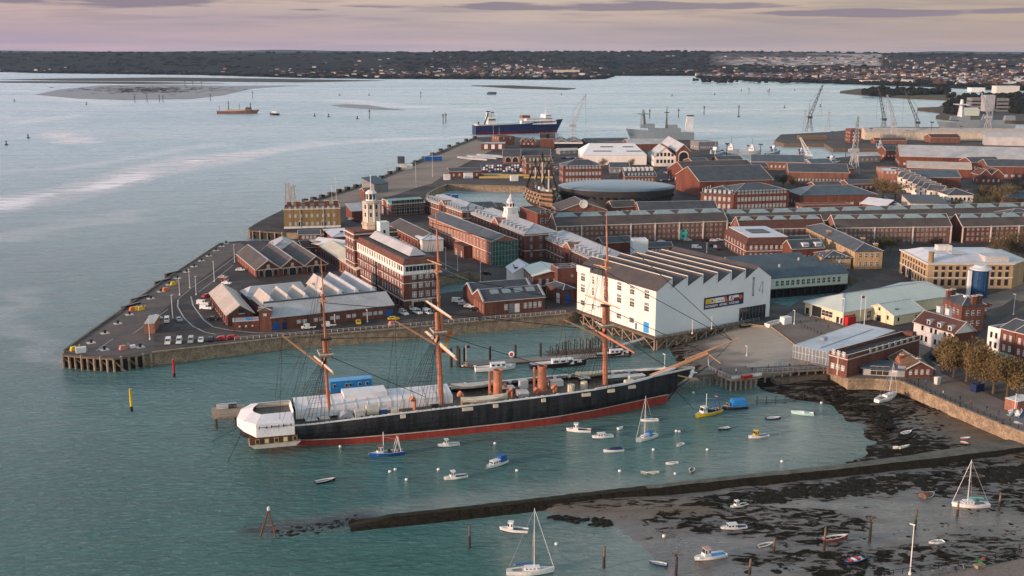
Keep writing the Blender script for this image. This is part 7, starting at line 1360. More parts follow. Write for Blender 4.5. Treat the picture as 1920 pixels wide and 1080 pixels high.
  for k in range(4): b = MB(); b.box(-Lb * .42 + k * .5, -B * .2 + k * .2, fr * .65, -Lb * .42 + k * .5 + .4, -B * .2 + k * .2 + .5, fr * .65 + .5, ('red', 'orange', 'white', 'blue')[k]); b.build('fish_box', T)
 if kind == 'speed': MB().hexa([(-Lb * .1, -B * .3, fr * .8), (Lb * .32, -B * .16, fr * 1.0), (Lb * .32, B * .16, fr * 1.0), (-Lb * .1, B * .3, fr * .8), (-Lb * .06, -B * .24, fr * 1.5), (Lb * .1, -B * .14, fr * 1.4), (Lb * .1, B * .14, fr * 1.4), (-Lb * .06, B * .24, fr * 1.5)], 'white').build('foredeck', T)
 if kind in ('speed', 'rib') or cover == 'outboard': b = MB(); b.box(-Lb * .53, -.2, fr * .3, -Lb * .48, .2, fr * 1.6, 'black'); b.build('outboard', T)
 if kind == 'covered' or kind == 'barge':
  b = MB(); q = []
  for t in (.04, .12, .6, .66) if kind == 'barge' else (.03, .1, .55, .9): x = -Lb / 2 + Lb * t; e_ = (t in (.04, .66, .03, .9)); hh = fr * (.9 if e_ else 1.0) + (0 if e_ else (2.0 if kind == 'barge' else .35)); w_ = B * (.44 if kind == 'barge' or t < .8 else .1); q.append([(x, -w_, fr * .85), (x, -w_ * .8, hh), (x, 0, hh + (.3 if not e_ else 0)), (x, w_ * .8, hh), (x, w_, fr * .85)])
  b.loft(q, cover or 'blue'); b.build('cover', T)
  if kind == 'barge': cab(Lb * .2, Lb * .32, B * .25, 1.3, 'stone_pale', 'grey')
 if kind == 'rib':
  for k in range(3): b = MB(); b.box(-Lb * .25 + k * Lb * .18, -B * .25, fr * .6, -Lb * .15 + k * Lb * .18, B * .25, fr * 1.3, ('red', 'white', 'red')[k]); b.build('seat', T)
 return T
boat('blue-hulled fishing boat with orange-topped gantry moored nearest the warship stern', (757, 850), (692, 858), 'blue', 'lead', 'trawler', .3, z=0, top='brick_pale')
boat('white open-backed launch with small white cabin left of the white cabin cruiser with blue canopy', (861, 834), (821, 838), 'white', 'lead', 'cuddy', low='navy')
boat('white motor cruiser with a blue canopy aft, in mid harbour below the warship', (949, 866), (912, 880), 'white', 'dirty_white', 'cruiser', .32, cover='blue', low='maroon')
boat('cream launch with rounded white wheelhouse directly above the breakwater', (876, 894), (832, 900), 'white', 'timber_dark', 'cuddy', low='cream')
boat('small black open workboat alone in open water left of the breakwater', (592, 907), (629, 900), 'black', 'grey', 'open', .36)
boat('white wheelhouse boat with dark blue deck, below the breakwater beside a tall post', (990, 998), (937, 994), 'white', 'slate_blue', 'cuddy', low='navy')
boat('large white yacht with blue boom cover at the bottom edge of the view', (950, 1078), (1039, 1074), 'white', 'dirty_white', 'yacht', .27, cover='blue', mast=14.2, low='navy')
boat('white clinker launch with wheelhouse close under the warship side', (1108, 810), (1062, 808), 'white', 'timber_dark', 'cuddy')
boat('sleek white cabin cruiser with blue waterline right of the clinker launch', (1149, 819), (1110, 822), 'white', 'dirty_white', 'cruiser', low='navy')
boat('tiny white dinghy floating beside the warship', (1158, 805), (1168, 803), 'white', 'grey', 'dinghy', .5)
boat('pale blue open boat lying behind the white yacht mast', (1234, 789), (1201, 790), 'white', 'sky_blue', 'open', .3)
boat('white sailing yacht with bright blue cockpit cover in mid bay', (1231, 818), (1192, 830), 'white', 'dirty_white', 'yacht', .3, cover='bright_blue', mast=12.5, g2='bright_blue')
boat('white launch under a navy tarpaulin below the sleek cabin cruiser', (1169, 845), (1131, 848), 'white', 'navy', 'covered', .3, cover='navy')
boat('slim green and white rowing boat below the white yacht', (1271, 869), (1248, 871), 'white', 'green', 'dinghy', .34)
boat('grey dinghy rafted to the left side of another dinghy near the breakwater', (1214, 890), (1201, 887), 'grey', 'timber', 'dinghy', .42)
boat('cream dinghy rafted to the right of the grey dinghy near the breakwater', (1235, 887), (1214, 889), 'cream', 'grey', 'dinghy', .34)
boat('small dark dinghy pointing at the breakwater', (1298, 880), (1295, 889), 'grey', 'dark', 'dinghy', .45)
boat('little yellow and white tender between the yacht and the breakwater', (1281, 833), (1268, 838), 'white', 'yellow', 'dinghy', .45)
boat('bright yellow fishing boat with blue gantry and thin mast', (1350, 772), (1304, 784), 'yellow', 'timber_dark', 'trawler', .32, mast='blue')
boat('dark workboat under a large blue tarpaulin beside the yellow fishing boat', (1400, 764), (1353, 768), 'timber_dark', 'timber', 'barge', .38, cover='bright_blue')
boat('small black-hulled white-decked tender below the yellow fishing boat', (1369, 803), (1346, 807), 'black', 'white', 'dinghy', .4)
boat('white motor boat with a yellow wheelhouse in the middle of the bay', (1440, 818), (1403, 822), 'white', 'navy', 'cuddy', cabin='yellow', top='yellow')
boat('small navy blue open boat with grey engine left of the mint speedboat', (1436, 787), (1464, 785), 'navy', 'lead', 'open', .36, cover='outboard')
boat('mint green and white speedboat near the muddy shore', (1526, 779), (1483, 775), 'mint', 'white', 'speed', .34)
boat('white yacht with a dark sail cover lying on the mud below the brick block', (1643, 756), (1681, 742), 'white', 'dirty_white', 'yacht', .3, cover='navy', mast=11.5, z=1.1, roll=.08, low='white')
boat('pale blue upturned dinghy lying alone on the seaweed', (1691, 815), (1709, 810), 'lead', 'metal_white', 'dinghy', .36, z=1.0, roll=.12)
boat('pinkish dinghy with white rim on the mud, upper of a pair', (1802, 824), (1820, 823), 'pink', 'dirty_white', 'dinghy', .4, z=1.0)
boat('pinkish dinghy on the mud, lower of a pair', (1801, 830), (1815, 834), 'pink', 'dirty_white', 'dinghy', .4, z=1.0)
boat('broken white dinghy half buried beside the breakwater', (1674, 840), (1686, 841), 'dirty_white', 'grey', 'dinghy', .45, z=.7, roll=.2)
boat('overturned pale hull half buried right of the broken dinghy', (1686, 841), (1706, 837), 'cream', 'dirty_white', 'dinghy', .3, z=.7, roll=-.2)
boat('small cream launch with a dark engine on the wet mud, the uppermost there', (1401, 947), (1369, 954), 'cream', 'dirty_white', 'cuddy', z=.3, low='cream', roll=.05)
boat('white cabin cruiser with blue side windows aground on the wet mud', (1399, 990), (1351, 994), 'white', 'navy', 'cruiser', .32, z=.3, low='timber', roll=-.05)
boat('white fishing boat with pink wheelhouse roof and red bottom aground in the foreground', (1360, 1042), (1302, 1052), 'white', 'sky_blue', 'cuddy', .36, z=.4, top='pink', low='hull_red', roll=.05)
boat('small navy open boat with a cream outboard at the water edge', (1251, 1062), (1217, 1056), 'navy', 'lead', 'open', .34, cover='outboard')
boat('grey upturned rowing boat beside a wooden post', (1422, 1027), (1450, 1020), 'stone_pale', 'timber', 'dinghy', .3, z=.4, roll=.15)
boat('white-rimmed red open boat leaning against a wooden post', (1545, 1015), (1590, 1008), 'hull_red', 'dark', 'open', .36, z=.45, roll=-.06)
boat('navy inflatable boat with red and white seats aground at the bottom right', (1618, 1048), (1582, 1060), 'navy', 'white', 'rib', .42, z=.4)
boat('small white tender with pale interior on the mud right of the flagpole', (1769, 1017), (1741, 1020), 'white', 'metal_white', 'dinghy', .45, z=.45)
boat('brown covered dinghy tilted on the mud below the causeway', (1728, 934), (1751, 926), 'timber', 'brown', 'covered', .5, z=.45, cover='brick_brown', roll=.2)
boat('big white catamaran-like yacht with teal cockpit aground at the right', (1854, 950), (1784, 950), 'white', 'white', 'yacht', .36, z=.45, cover='teal', mast=11.5, g2='slate_blue', low='cream')
for s, e, m, lab in (((1893, 790), (1918, 800), 'white', 'white and blue racing boat on a trailer at the right edge of the hard'), ((1889, 768), (1895, 784), 'mint', 'white and mint boat stored on its side at the right edge'), ((1903, 770), (1913, 788), 'blue', 'blue and white boat stored beside the mint one at the right edge')):
 boat(lab, s, e, m, 'white', 'speed' if m != 'mint' else 'open', .42, z=4.0, roll=.5 if m != 'white' else 0)
# slipway boats
boat('small grey and white launch on the slipway beside the pink kiosk', (1438, 612), (1467, 604), 'white', 'lead', 'open', .3, z=4.3, low='timber_dark')
boat('round brown wooden boat full of gear on the slipway', (1388, 612), (1413, 610), 'timber_dark', 'gold', 'open', .5, z=3.6)
# pontoon and naval launches between the ship and the quay
PT = thing('pontoon', 'grey floating pontoon with piles between the warship and the stone quay', 'pontoon', (0, 0, 0))
a_, c_ = P(868, 683, .6), P(1290, 655, .6); dd = (c_ - a_).normalized(); nn = Vector((-dd.y, dd.x, 0)); Lp = (c_ - a_).length; PT.location = (a_.x, a_.y, 0); PT.rotation_euler = (0, 0, math.atan2(dd.y, dd.x))
b = MB(); b.box(0, -2.2, .1, Lp * .72, 2.2, .8, 'concrete'); b.box(0, -2.3, -.3, Lp * .72, -2.21, .6, 'timber_dark'); b.build('deck', PT)
for k in range(7):
 x = 1 + k * Lp * .11; b = MB(); b.tube((x, 2.6, -2), (x, 2.6, 5.5), .42, 'timber_dark', n=8); b.build('pile', PT)
for x, y in ((-1.5, -1), (-1.5, 1.5), (-4, 0)): b = MB(); b.tube((x, y, -2), (x, y, 6.5), .5, 'timber_dark', n=8); b.build('pile', PT)
b = MB()
for k in range(12): x = Lp * .40 + k * 2.2; h_ = 2.0 + 2.2 * math.sin(k / 11 * math.pi); b.tube((x, 4, 1), (x, 4, h_ + 1), .16, 'timber_dark', n=5); b.tube((x, 7, 1), (x, 7, h_ + 1), .16, 'timber_dark', n=5); b.beam((x, 4, h_ + 1), (x, 7, h_ + 1), .16, 'timber_dark'); b.beam((x, 4, 1 + h_ * .9), (x + 2.2, 4, 1 + h_ * .5), .12, 'timber_dark')
b.box(Lp * .38, 3.6, .9, Lp * .38 + 28, 7.4, 1.15, 'timber'); b.build('footbridge', PT)
b = MB(); b.beam((Lp * .66, 6, 1.0), (Lp * .98, 12, 4.3), 1.6, 'steel', .3); b.build('gangway', PT)
T = tag(MB().lathe([(1.0, 0), (1.0, .1)], 'white', n=20).lathe([(.55, .11), (.55, .16)], 'red', n=16).build('roundel_sign'), 'white round sign with a red disc on the floating pontoon', 'sign'); p = P(959, 678, .8); T.location = (p.x, p.y, 3.4); T.rotation_euler = (R(75), 0, 0)
tag(MB().tube((0, 0, .8), (0, 0, 2.6), .07, 'steel').build('sign_post', T, None), None).rotation_euler = (R(-75), 0, 0)
T.children[0].location = (0, -2.4, -.7)
boat('white harbour launch with a long row of cabin windows at the left of the pontoon', (891, 697), (966, 692), 'white', 'lead', 'cruiser', .22, fr=1.5, low='timber_pale', cabin='white')
boat('dark old workboat with brown superstructure at the left end of the pontoon', (893, 690), (862, 688), 'timber_dark', 'timber', 'cuddy', .3, cabin='timber_pale', top='timber')
boat('long black and white naval patrol launch moored behind the funnels', (994, 691), (1100, 684), 'black', 'lead', 'cruiser', .18, fr=1.6, cabin='metal_white')
boat('second black and white patrol launch partly hidden by the foremast', (1118, 671), (1184, 667), 'black', 'lead', 'cruiser', .2, fr=1.5, cabin='metal_white')
T = boat('white motor yacht with tan deck panels behind the warship bow', (1140, 722), (1232, 705), 'white', 'white', 'cruiser', .2, fr=2.0, z=.2)
boat('dark red inflatable workboat moored behind the warship tent', (896, 727), (846, 727), 'maroon', 'maroon', 'rib', .2, fr=1.2, z=3.6)
def ship(label, s, e, H_, hull='warship_grey', blocks=(), masts=(), funnel=(), wide=.13, z=0, low=None, name='warship', cat='warship'):
 ps, pe = P(*s, 0), P(*e, 0); d = pe - ps; Lb = d.length; mid = (ps + pe) / 2; T = thing(name, label, cat, (mid.x, mid.y, 0), math.atan2(d.y, d.x)); st = loft_hull(Lb, Lb * wide, H_, sh=.5, bowr=2.0, tr=.85); b = MB()
 for sd in (1, -1):
  for k in range(10):
   a, c = st[k], st[k + 1]; b.face([(a[0], sd * a[1] * .85, -1), (c[0] - c[3], sd * c[1] * .8, -1), (c[0] - c[3] * .6, sd * c[1] * .93, H_ * .25), (a[0] - a[3] * .6, sd * a[1] * .93, H_ * .25)], low or hull); b.face([(a[0] - a[3] * .6, sd * a[1] * .93, H_ * .25), (c[0] - c[3] * .6, sd * c[1] * .93, H_ * .25), (c[0] + c[3], sd * c[1], c[2]), (a[0] + a[3], sd * a[1], a[2])], hull)
 a = st[0]; b.face([(a[0], -a[1], -1), (a[0], a[1], -1), (a[0], a[1], a[2]), (a[0], -a[1], a[2])], hull); b.build('hull', T)
 b = MB()
 for k in range(10): a, c = st[k], st[k + 1]; b.face([(a[0], -a[1], a[2] - .2), (c[0], -c[1], c[2] - .2), (c[0], c[1], c[2] - .2), (a[0], a[1], a[2] - .2)], 'lead' if hull == 'warship_grey' else 'metal_white')
 b.build('deck', T)
 for x0, x1, w_, z0, z1, m in blocks: b = MB(); W2 = Lb * wide / 2 * w_; i_ = .06 * (z1 - z0) + .1; b.hexa([(x0 * Lb, -W2, z0), (x1 * Lb, -W2, z0), (x1 * Lb, W2, z0), (x0 * Lb, W2, z0), (x0 * Lb + i_, -W2 + i_, z1), (x1 * Lb - i_ * 2, -W2 + i_, z1), (x1 * Lb - i_ * 2, W2 - i_, z1), (x0 * Lb + i_, W2 - i_, z1)], m); b.box(x0 * Lb + 1, -W2 - .02, z0 + (z1 - z0) * .6, x1 * Lb - 1.5, -W2 + .1 + i_ * .6, z0 + (z1 - z0) * .75, 'glass'); b.build('superstructure', T)
 for x, z0, z1, r0, r1, m in masts: b = MB(); b.tube((x * Lb, 0, z0), (x * Lb, 0, z1), r0, m, r1, n=6); b.box(x * Lb - r0 * 1.6, -r0 * 2.2, z0 + (z1 - z0) * .7, x * Lb + r0 * 1.6, r0 * 2.2, z0 + (z1 - z0) * .73, m); b.build('mast', T)
 for x, z0, z1, r, m in funnel: b = MB(); b.hexa([(x * Lb - r, -r * .7, z0), (x * Lb + r, -r * .7, z0), (x * Lb + r, r * .7, z0), (x * Lb - r, r * .7, z0), (x * Lb - r * 1.1, -r * .5, z1), (x * Lb + r * .4, -r * .5, z1), (x * Lb + r * .4, r * .5, z1), (x * Lb - r * 1.1, r * .5, z1)], m); b.box(x * Lb - r * 1.15, -r * .55, z1 + .01, x * Lb + r * .45, r * .55, z1 + 1.2, 'dark'); b.build('funnel', T)
 return T, Lb
T, Lb = ship('large blue-hulled freight ferry with white upperworks under way beyond the quay', (889, 252), (1049, 248), 11.5, 'navy', [(.02, .44, .86, 11.5, 16.5, 'white'), (.08, .40, .8, 16.5, 19.5, 'white'), (.30, .38, .95, 19.5, 24, 'white'), (-.36, -.26, .7, 11.5, 22, 'white'), (-.48, -.02, .9, 11.4, 12.6, 'dirty_white'), (.04, .14, .5, 19.5, 23, 'brick_pale')], [(.33, 24, 33, .5, .2, 'white'), (-.45, 12, 16, 1.0, .8, 'dark')], [(-.33, 20, 28, 3, 'white'), (-.28, 20, 27, 2.2, 'white')], .17, low='maroon', name='ferry', cat='ferry')
b = MB(); b.beam((-.39 * Lb, -3, 12), (-.345 * Lb, -3, 27), 1.4, 'dark', 1.4); b.build('stern_ramp', T)
for k, w_ in enumerate((2, 1.4, 1.8, 1.2, 2, 1.6, 1.4, 2, 1.2, 1.8, 1.5)):
 b = MB(); x = .17 * Lb + k * 2.4; b.box(x, -Lb * .17 / 2 * .86 - .12, 13.0 + k * .08, x + w_ * .9, -Lb * .17 / 2 * .86 + .4, 14.8 + k * .08, 'navy' if k < 7 else 'red'); b.build('lettering', T)
ship('grey destroyer with a tall pyramid mast moored behind the big white factory hall', (1300, 262), (1178, 262), 9, 'navy_grey', [(-.3, .2, .8, 9, 14, 'navy_grey'), (.1, .32, .7, 14, 19, 'navy_grey'), (-.25, -.1, .6, 14, 18, 'navy_grey')], [(.28, 18, 36, 4.2, 1.2, 'navy_grey'), (-.08, 14, 40, 1.6, .3, 'slate')], [(-.42, 11, 28, 5, 'metal_white')], .14)
ship('second grey destroyer with a white domed radar tower across the far dock', (1900, 247), (1760, 246), 9, 'navy_grey', [(-.36, .25, .8, 9, 15, 'navy_grey'), (.1, .36, .7, 15, 20, 'navy_grey'), (-.5, -.36, .7, 15, 21, 'navy_grey')], [(.22, 19, 42, 5, 1.8, 'metal_white'), (-.2, 15, 34, 2, .4, 'navy_grey')], [(-.1, 15, 23, 4, 'navy_grey')], .13)
for s, e, lab in (((1322, 299), (1356, 294), 'pale blue naval patrol vessel, leftmost of the row on the naval jetty'), ((1352, 288), (1386, 290), 'grey survey vessel second from the left on the naval jetty'), ((1390, 290), (1426, 292), 'grey patrol vessel third from the left on the naval jetty'), ((1436, 295), (1462, 292), 'white-topped tug at the right end of the naval jetty'), ((1490, 300), (1512, 298), 'dark hulled workboat in the naval basin left of the white crane'), ((1636, 284), (1660, 283), 'white and black tug in the far dock channel'), ((1540, 316), (1575, 313), 'pale grey landing craft beside the white crane')):
 ship(lab, s, e, 4, 'black' if 'dark' in lab or 'black' in lab else 'navy_grey', [(-.1, .2, .8, 4, 8, 'metal_white'), (0, .14, .6, 8, 11, 'metal_white')], [(.05, 10, 18, .5, .2, 'navy_grey')], [(-.15, 5, 9, 1.2, 'navy_grey')], .22, name='patrol_vessel', cat='vessel')
T, Lb = ship('rust-streaked mooring barge with small cranes and sheds far out on open water', (408, 213), (484, 213), 4.5, 'brick_brown', [(-.3, .2, .7, 4.5, 7, 'stone_pale'), (.2, .34, .7, 4.5, 11, 'timber')], [(-.22, 6, 22, .8, .4, 'timber_dark'), (.32, 8, 19, 1.0, .5, 'timber_dark'), (-.45, 3, 14, .4, .2, 'timber_dark'), (.05, 6, 17, .4, .3, 'timber_dark')], [], .18, name='mooring_barge', cat='barge')
ship('small dark tug beside the right end of the far mooring barge', (524, 216), (506, 216), 3, 'black', [(-.2, .3, .7, 3, 7, 'white')], [(0, 6, 18, .4, .2, 'steel')], [], .34, name='tug', cat='tug')
ship('low dark barge far out on the pale water above the ferry', (913, 177), (931, 177), 4, 'slate_blue', [(-.4, .4, .8, 4, 6, 'slate')], [], [], .25, name='far_barge', cat='barge')
# old wooden ship of the line in dry dock
ps, pe = P(1052, 402, G), P(984, 368, G); d = pe - ps; Lb = 57; mid = (ps + pe) / 2; VA = math.atan2(d.y, d.x)
V = thing('wooden_warship', 'old wooden warship with ochre-striped black sides and three stub masts in dry dock', 'warship', (mid.x, mid.y, G - 1), VA + math.pi)
st = loft_hull(Lb, 15, 12.5, sh=.12, bowr=2.6, tr=.72); b = MB()
for sd in (1, -1):
 for k in range(10):
  for j in range(9):
   a, c = st[k], st[k + 1]; z0, z1 = j / 9, (j + 1) / 9; f = lambda z: .72 + .30 * math.sin(min(1, z * 1.5) * 1.57) - .16 * max(0, z - .5)
   b.face([(a[0], sd * a[1] * f(z0), a[2] * z0), (c[0], sd * c[1] * f(z0), c[2] * z0), (c[0], sd * c[1] * f(z1), c[2] * z1), (a[0], sd * a[1] * f(z1), a[2] * z1)], 'timber_dark' if j in (0, 1, 4, 6, 8) else 'ochre')
V.scale = (.9, .9, .9)
a = st[0]; b.face([(a[0], -a[1] * .8, 2), (a[0], a[1] * .8, 2), (a[0], a[1] * .9, a[2]), (a[0], -a[1] * .9, a[2])], 'ochre'); b.build('hull', V)
b = MB();
for k in range(10): a, c = st[k], st[k + 1]; b.face([(a[0], -a[1] * .8, a[2] - 1), (c[0], -c[1] * .8, c[2] - 1), (c[0], c[1] * .8, c[2] - 1), (a[0], a[1] * .8, a[2] - 1)], 'deck')
b.build('deck', V)
for sd in (-1, 1):
 for j in range(3):
  for k in range(12): x = -24 + k * 4.0; b = MB(); b.box(x - .55, sd * 7.0 - .5, 3.6 + j * 2.9, x + .55, sd * 7.0 + .5, 4.8 + j * 2.9, 'cream' if (j + k) % 2 else 'dark'); b.build('gun_port', V)
for x, h_ in ((-18, 18), (1, 24), (18, 20)):
 b = MB(); b.tube((x, 0, 9), (x, 0, 9 + h_), .7, 'cream', .55, n=8); b.build('mast', V); b = MB()
 b.box(x - 2, -2.4, 9 + h_, x + 2, 2.4, 9 + h_ + .4, 'dark')
 for sd in (-1, 1):
  for k in range(6): b.tube((x, sd * 1.4, 9 + h_), (x - 3 + k * 1.3, sd * 7.2, 12), .13, 'dark', n=3)
  for k in range(3): b.tube((x - 1 + k, sd * 1.6, 9 + h_), (x, 0, 9 + h_ + 7), .13, 'dark', n=3)
 b.tube((x, 0, 9 + h_ + .4), (x, 0, 9 + h_ + 7.5), .4, 'dark', .2, n=6); b.build('rigging', V)
for x, y, m in ((-6, 1, 'canvas'), (6, -1, 'canvas'), (12, 2, 'dirty_white')): b = MB(); b.box(x - 2.4, y - 1.6, 11.5, x + 2.4, y + 1.6, 13.6, m); b.build('deck_cover', V)
b = MB(); b.tube((26, 0, 12), (38, 0, 17), .5, 'dark', .35, n=8); b.build('bowsprit', V)
# ------------------------------------------------------------------ vehicles
def car_mb(b, c, L_=4.3, W_=1.8, van=False, base=0, glass='glass', dark='dark'):
 h = 1.95 if van else 1.42; y = W_ / 2
 prof = [(-L_ / 2, .35), (L_ / 2, .35), (L_ / 2, .75), (L_ / 2 - .1, .9 if not van else 1.0), (L_ * .26, .98 if not van else 1.15)]
 cabp = [(L_ * .26, .98), (L_ * .12, h), (-L_ * .28, h), (-L_ * .42, 1.0), (-L_ / 2, .95)] if not van else [(L_ * .26, 1.15), (L_ * .19, h), (-L_ / 2 + .05, h), (-L_ / 2, 1.0)]
 P_ = prof + cabp; n = len(P_)
 yy = lambda z: y * (1 if z < 1.0 else .86)
 pts = [(x, -yy(z), z) for x, z in P_] + [(x, yy(z), z) for x, z in P_]
 b.faces(pts, [tuple(range(n)), tuple(range(2 * n - 1, n - 1, -1))] + [(i, (i + 1) % n, n + (i + 1) % n, n + i) for i in range(n)], c)
def glass_mb(b, L_=4.3, W_=1.8, van=False):
 h = 1.95 if van else 1.42; y = W_ / 2 * .86 + .02; x1, x0 = (L_ * .21, L_ * .02) if van else (L_ * .20, -L_ * .34)
 for s in (-1, 1): b.face([(x0, s * (y + .03), 1.02 if not van else 1.2), (x1 + .1, s * (y + .03), 1.02 if not van else 1.2), (x1 - .25, s * y, h - .12), (x0 + .2, s * y, h - .12)], 'glass')
 za, zb = (.99, 1.36) if not van else (1.18, 1.86); xa, xb = (L_ * .262, L_ * .135) if not van else (L_ * .262, L_ * .2); b.face([(xa + .02, -y + .1, za), (xa + .02, y - .1, za), (xb + .03, y - .15, zb), (xb + .03, -y + .15, zb)], 'glass')
 if not van: b.face([(-L_ * .40 - .03, -y + .15, 1.06), (-L_ * .40 - .03, y - .15, 1.06), (-L_ * .29 - .03, y - .2, 1.36), (-L_ * .29 - .03, -y + .2, 1.36)], 'glass')
CARM = {}
def car(label, px, ang, m='white', kind='car', z=G, group=None):
 p = P(px[0], px[1], z); van = kind in ('van', 'pickup'); L_ = 5.0 if van else 4.3; k = (m, kind)
 if k not in CARM:
  b = MB()
  if kind == 'pickup': car_mb(b, m, 3.0, 1.9, True); b.box(-3.7, -.95, .6, -1.5, .95, 1.05, m); b.box(-3.6, -.85, 1.051, -1.6, .85, 1.06, 'dark')
  else: car_mb(b, m, L_, 1.9 if van else 1.8, van)
  g = MB(); glass_mb(g, 3.0 if kind == 'pickup' else L_, 1.9 if van else 1.8, van); wh = MB(); wh.tube((0, -.12, 0), (0, .12, 0), .33, 'rubber', n=12); wh.tube((0, -.14, 0), (0, .14, 0), .17, 'steel', n=8)
  CARM[k] = (b.mesh('body'), g.mesh('windows'), wh.mesh('wheel'))
 me = CARM[k]; T = thing('parked_van' if van else 'parked_car', label, 'van' if van else 'car', p, ang, group); link('body', me[0], T); link('windows', me[1], T)
 for x in ((L_ * .3, -L_ * .3) if kind != 'pickup' else (.8, -2.8)):
  for y in (-.85, .85): link('wheel', me[2], T, (x, y, .33))
 return T
DN = R(-62); RT = R(28)
for i, (x, m, k, lab) in enumerate(((315, 'white', 'van', 'white van with roof rack, first from the left in the quayside row'), (336, 'white', 'van', 'white high-roofed van, second in the quayside row'), (358, 'silver', 'van', 'silver grey van, third in the quayside row'), (377, 'white', 'car', 'white car, fourth in the quayside row'), (395, 'black', 'car', 'dark car, fifth in the quayside row'))): car(lab, (x, 644 - i * 1.2), R(-78), m, k)
car('bright red car parked along the quay edge at the end of the row', (418, 637), R(15), 'red'); car('second red car parked nose to tail at the end of the row', (437, 635), R(12), 'red')
car('white van beside the brick kiosk, its rear to the quay', (313, 604), R(-75), 'white', 'van'); car('silver pickup right of the white van beyond the kiosk', (336, 602), R(-60), 'silver', 'car'); car('white van close behind the brick kiosk', (292, 600), R(55), 'white', 'van')
car('white van parked upper of two beside the gabled shed', (381, 571), R(-10), 'white', 'van'); car('white van parked lower of two beside the gabled shed', (387, 580), R(-10), 'white', 'van'); car('dark green car below the white vans beside the gabled shed', (400, 600), R(-5), 'black'); car('small red car at the corner of the gabled shed', (388, 557), R(60), 'red')
car('white car parked at the left wall of the triple shed', (451, 508), R(5), 'white'); car('blue-grey car at the top of three behind the gabled shed', (419, 522), R(-15), 'silver'); car('dark red car in the middle of three behind the gabled shed', (422, 527), R(-15), 'maroon'); car('white car at the bottom of three behind the gabled shed', (425, 533), R(-15), 'white')
car('white pickup in front of the long shed, left one', (573, 617), R(195), 'white', 'pickup'); car('white pickup in front of the long shed behind the mizzen mast', (611, 613), R(195), 'white', 'pickup')
car('yellow car facing the quay before the long shed', (672, 607), R(-80), 'yellow'); car('long yellow car at the right end of the long shed', (738, 600), R(15), 'yellow')
for x, y, m, lab in ((757, 590, 'white', 'white van left of three below the tall brick block'), (783, 588, 'white', 'white van in the middle of three below the tall brick block'), (802, 588, 'white', 'white van right of three below the tall brick block, beside the mainmast')): car(lab, (x, y), R(-55), m, 'van')
car('cream car under the ground floor of the tall brick block', (772, 580), R(-80), 'cream')
for x, y, m, k, lab in ((859, 567, 'white', 'van', 'white van, top of the slanting row beside the quay workshop'), (870, 572, 'silver', 'car', 'silver car second in the slanting row beside the workshop'), (880, 577, 'white', 'car', 'white car third in the slanting row beside the workshop'), (890, 583, 'black', 'car', 'black car at the bottom of the slanting row beside the workshop')): car(lab, (x, y), R(-10), m, k)
car('black car on the dock road above the quay workshop', (912, 515), R(-15), 'black'); car('white helicopter-like van on the yard behind the sawtooth roofs', (1306, 466), R(-10), 'white', 'van')
for i, (x, y, m) in enumerate(((1240, 455, 'white'), (1325, 453, 'black'), (1337, 453, 'white'), (1348, 452, 'white'), (1290, 452, 'silver'), (1820, 627, 'white'), (1838, 612, 'black'))): car(('white car under the blue-green door of the long rope store', 'black car parked by the rope store, left of two white ones', 'white car parked by the rope store, left of two', 'white car parked by the rope store, right of two', 'silver car in the yard before the rope store', 'white car driving down the road by the pub', 'black car farther up the road by the pub')[i], (x, y), R(5 if i < 5 else 50), m)
car('dark red car on the pale forecourt of the stone building', (1848, 574), R(10), 'maroon'); car('white car beside the road near the stone building forecourt', (1838, 585), R(20), 'white'); car('blue car by the brick gatehouse', (1745, 700), R(60), 'navy'); car('black and white van at the gate pillar', (1750, 672), R(80), 'black', 'van')
# distant cars, too small to show parts
FC = {}
for m in ('white', 'silver', 'navy', 'blue', 'black', 'maroon', 'red'):
 b = MB(); car_mb(b, m); b.box(-1.3, -.8, .99, .9, .8, 1.30, 'glass'); b.box(-1.25, -.75, 1.31, .55, .75, 1.44, m); FC[m] = b.mesh('parked_car')
rc = random.Random(3)
def rows(x0, y0, x1, y1, n, ang, place):
 for i in range(n):
  t = (i + .5) / n; p = P(x0 + (x1 - x0) * t, y0 + (y1 - y0) * t, G); m = rc.choice(('white', 'silver', 'navy', 'blue', 'black', 'silver', 'maroon', 'white')); o = link('parked_car', FC[m], None, p, R(ang) + rc.uniform(-.05, .05))
  tag(o, f'{dict(navy="dark blue", maroon="dark red").get(m, m)} car in {place}', 'car', f'{m} cars in {place}')
for k in range(4): rows(900, 312.5 + k * 3.4, 985, 311.5 + k * 3.4, 16, 78, 'the big car park beyond the basin')
rows(1038, 311, 1056, 325, 9, 20, 'the small car park beside the brick offices'); rows(1052, 297, 1085, 298, 10, 80, 'the yard before the open sheds'); rows(1240, 322, 1272, 331, 9, 20, 'the road past the white gabled hall'); rows(1232, 341, 1262, 338, 6, 80, 'the yard by the oval museum')
rows(1655, 372, 1690, 388, 7, -30, 'the lane beside the far trees'); rows(1330, 460, 1352, 470, 3, 80, 'the yard beside the square brick block'); rows(1008, 296, 1040, 296, 8, 80, 'the strip under the white canopy'); rows(655, 412, 690, 420, 5, 60, 'the lot behind the stone terrace'); rows(1110, 330, 1130, 352, 4, 10, 'the lane right of the brick offices')
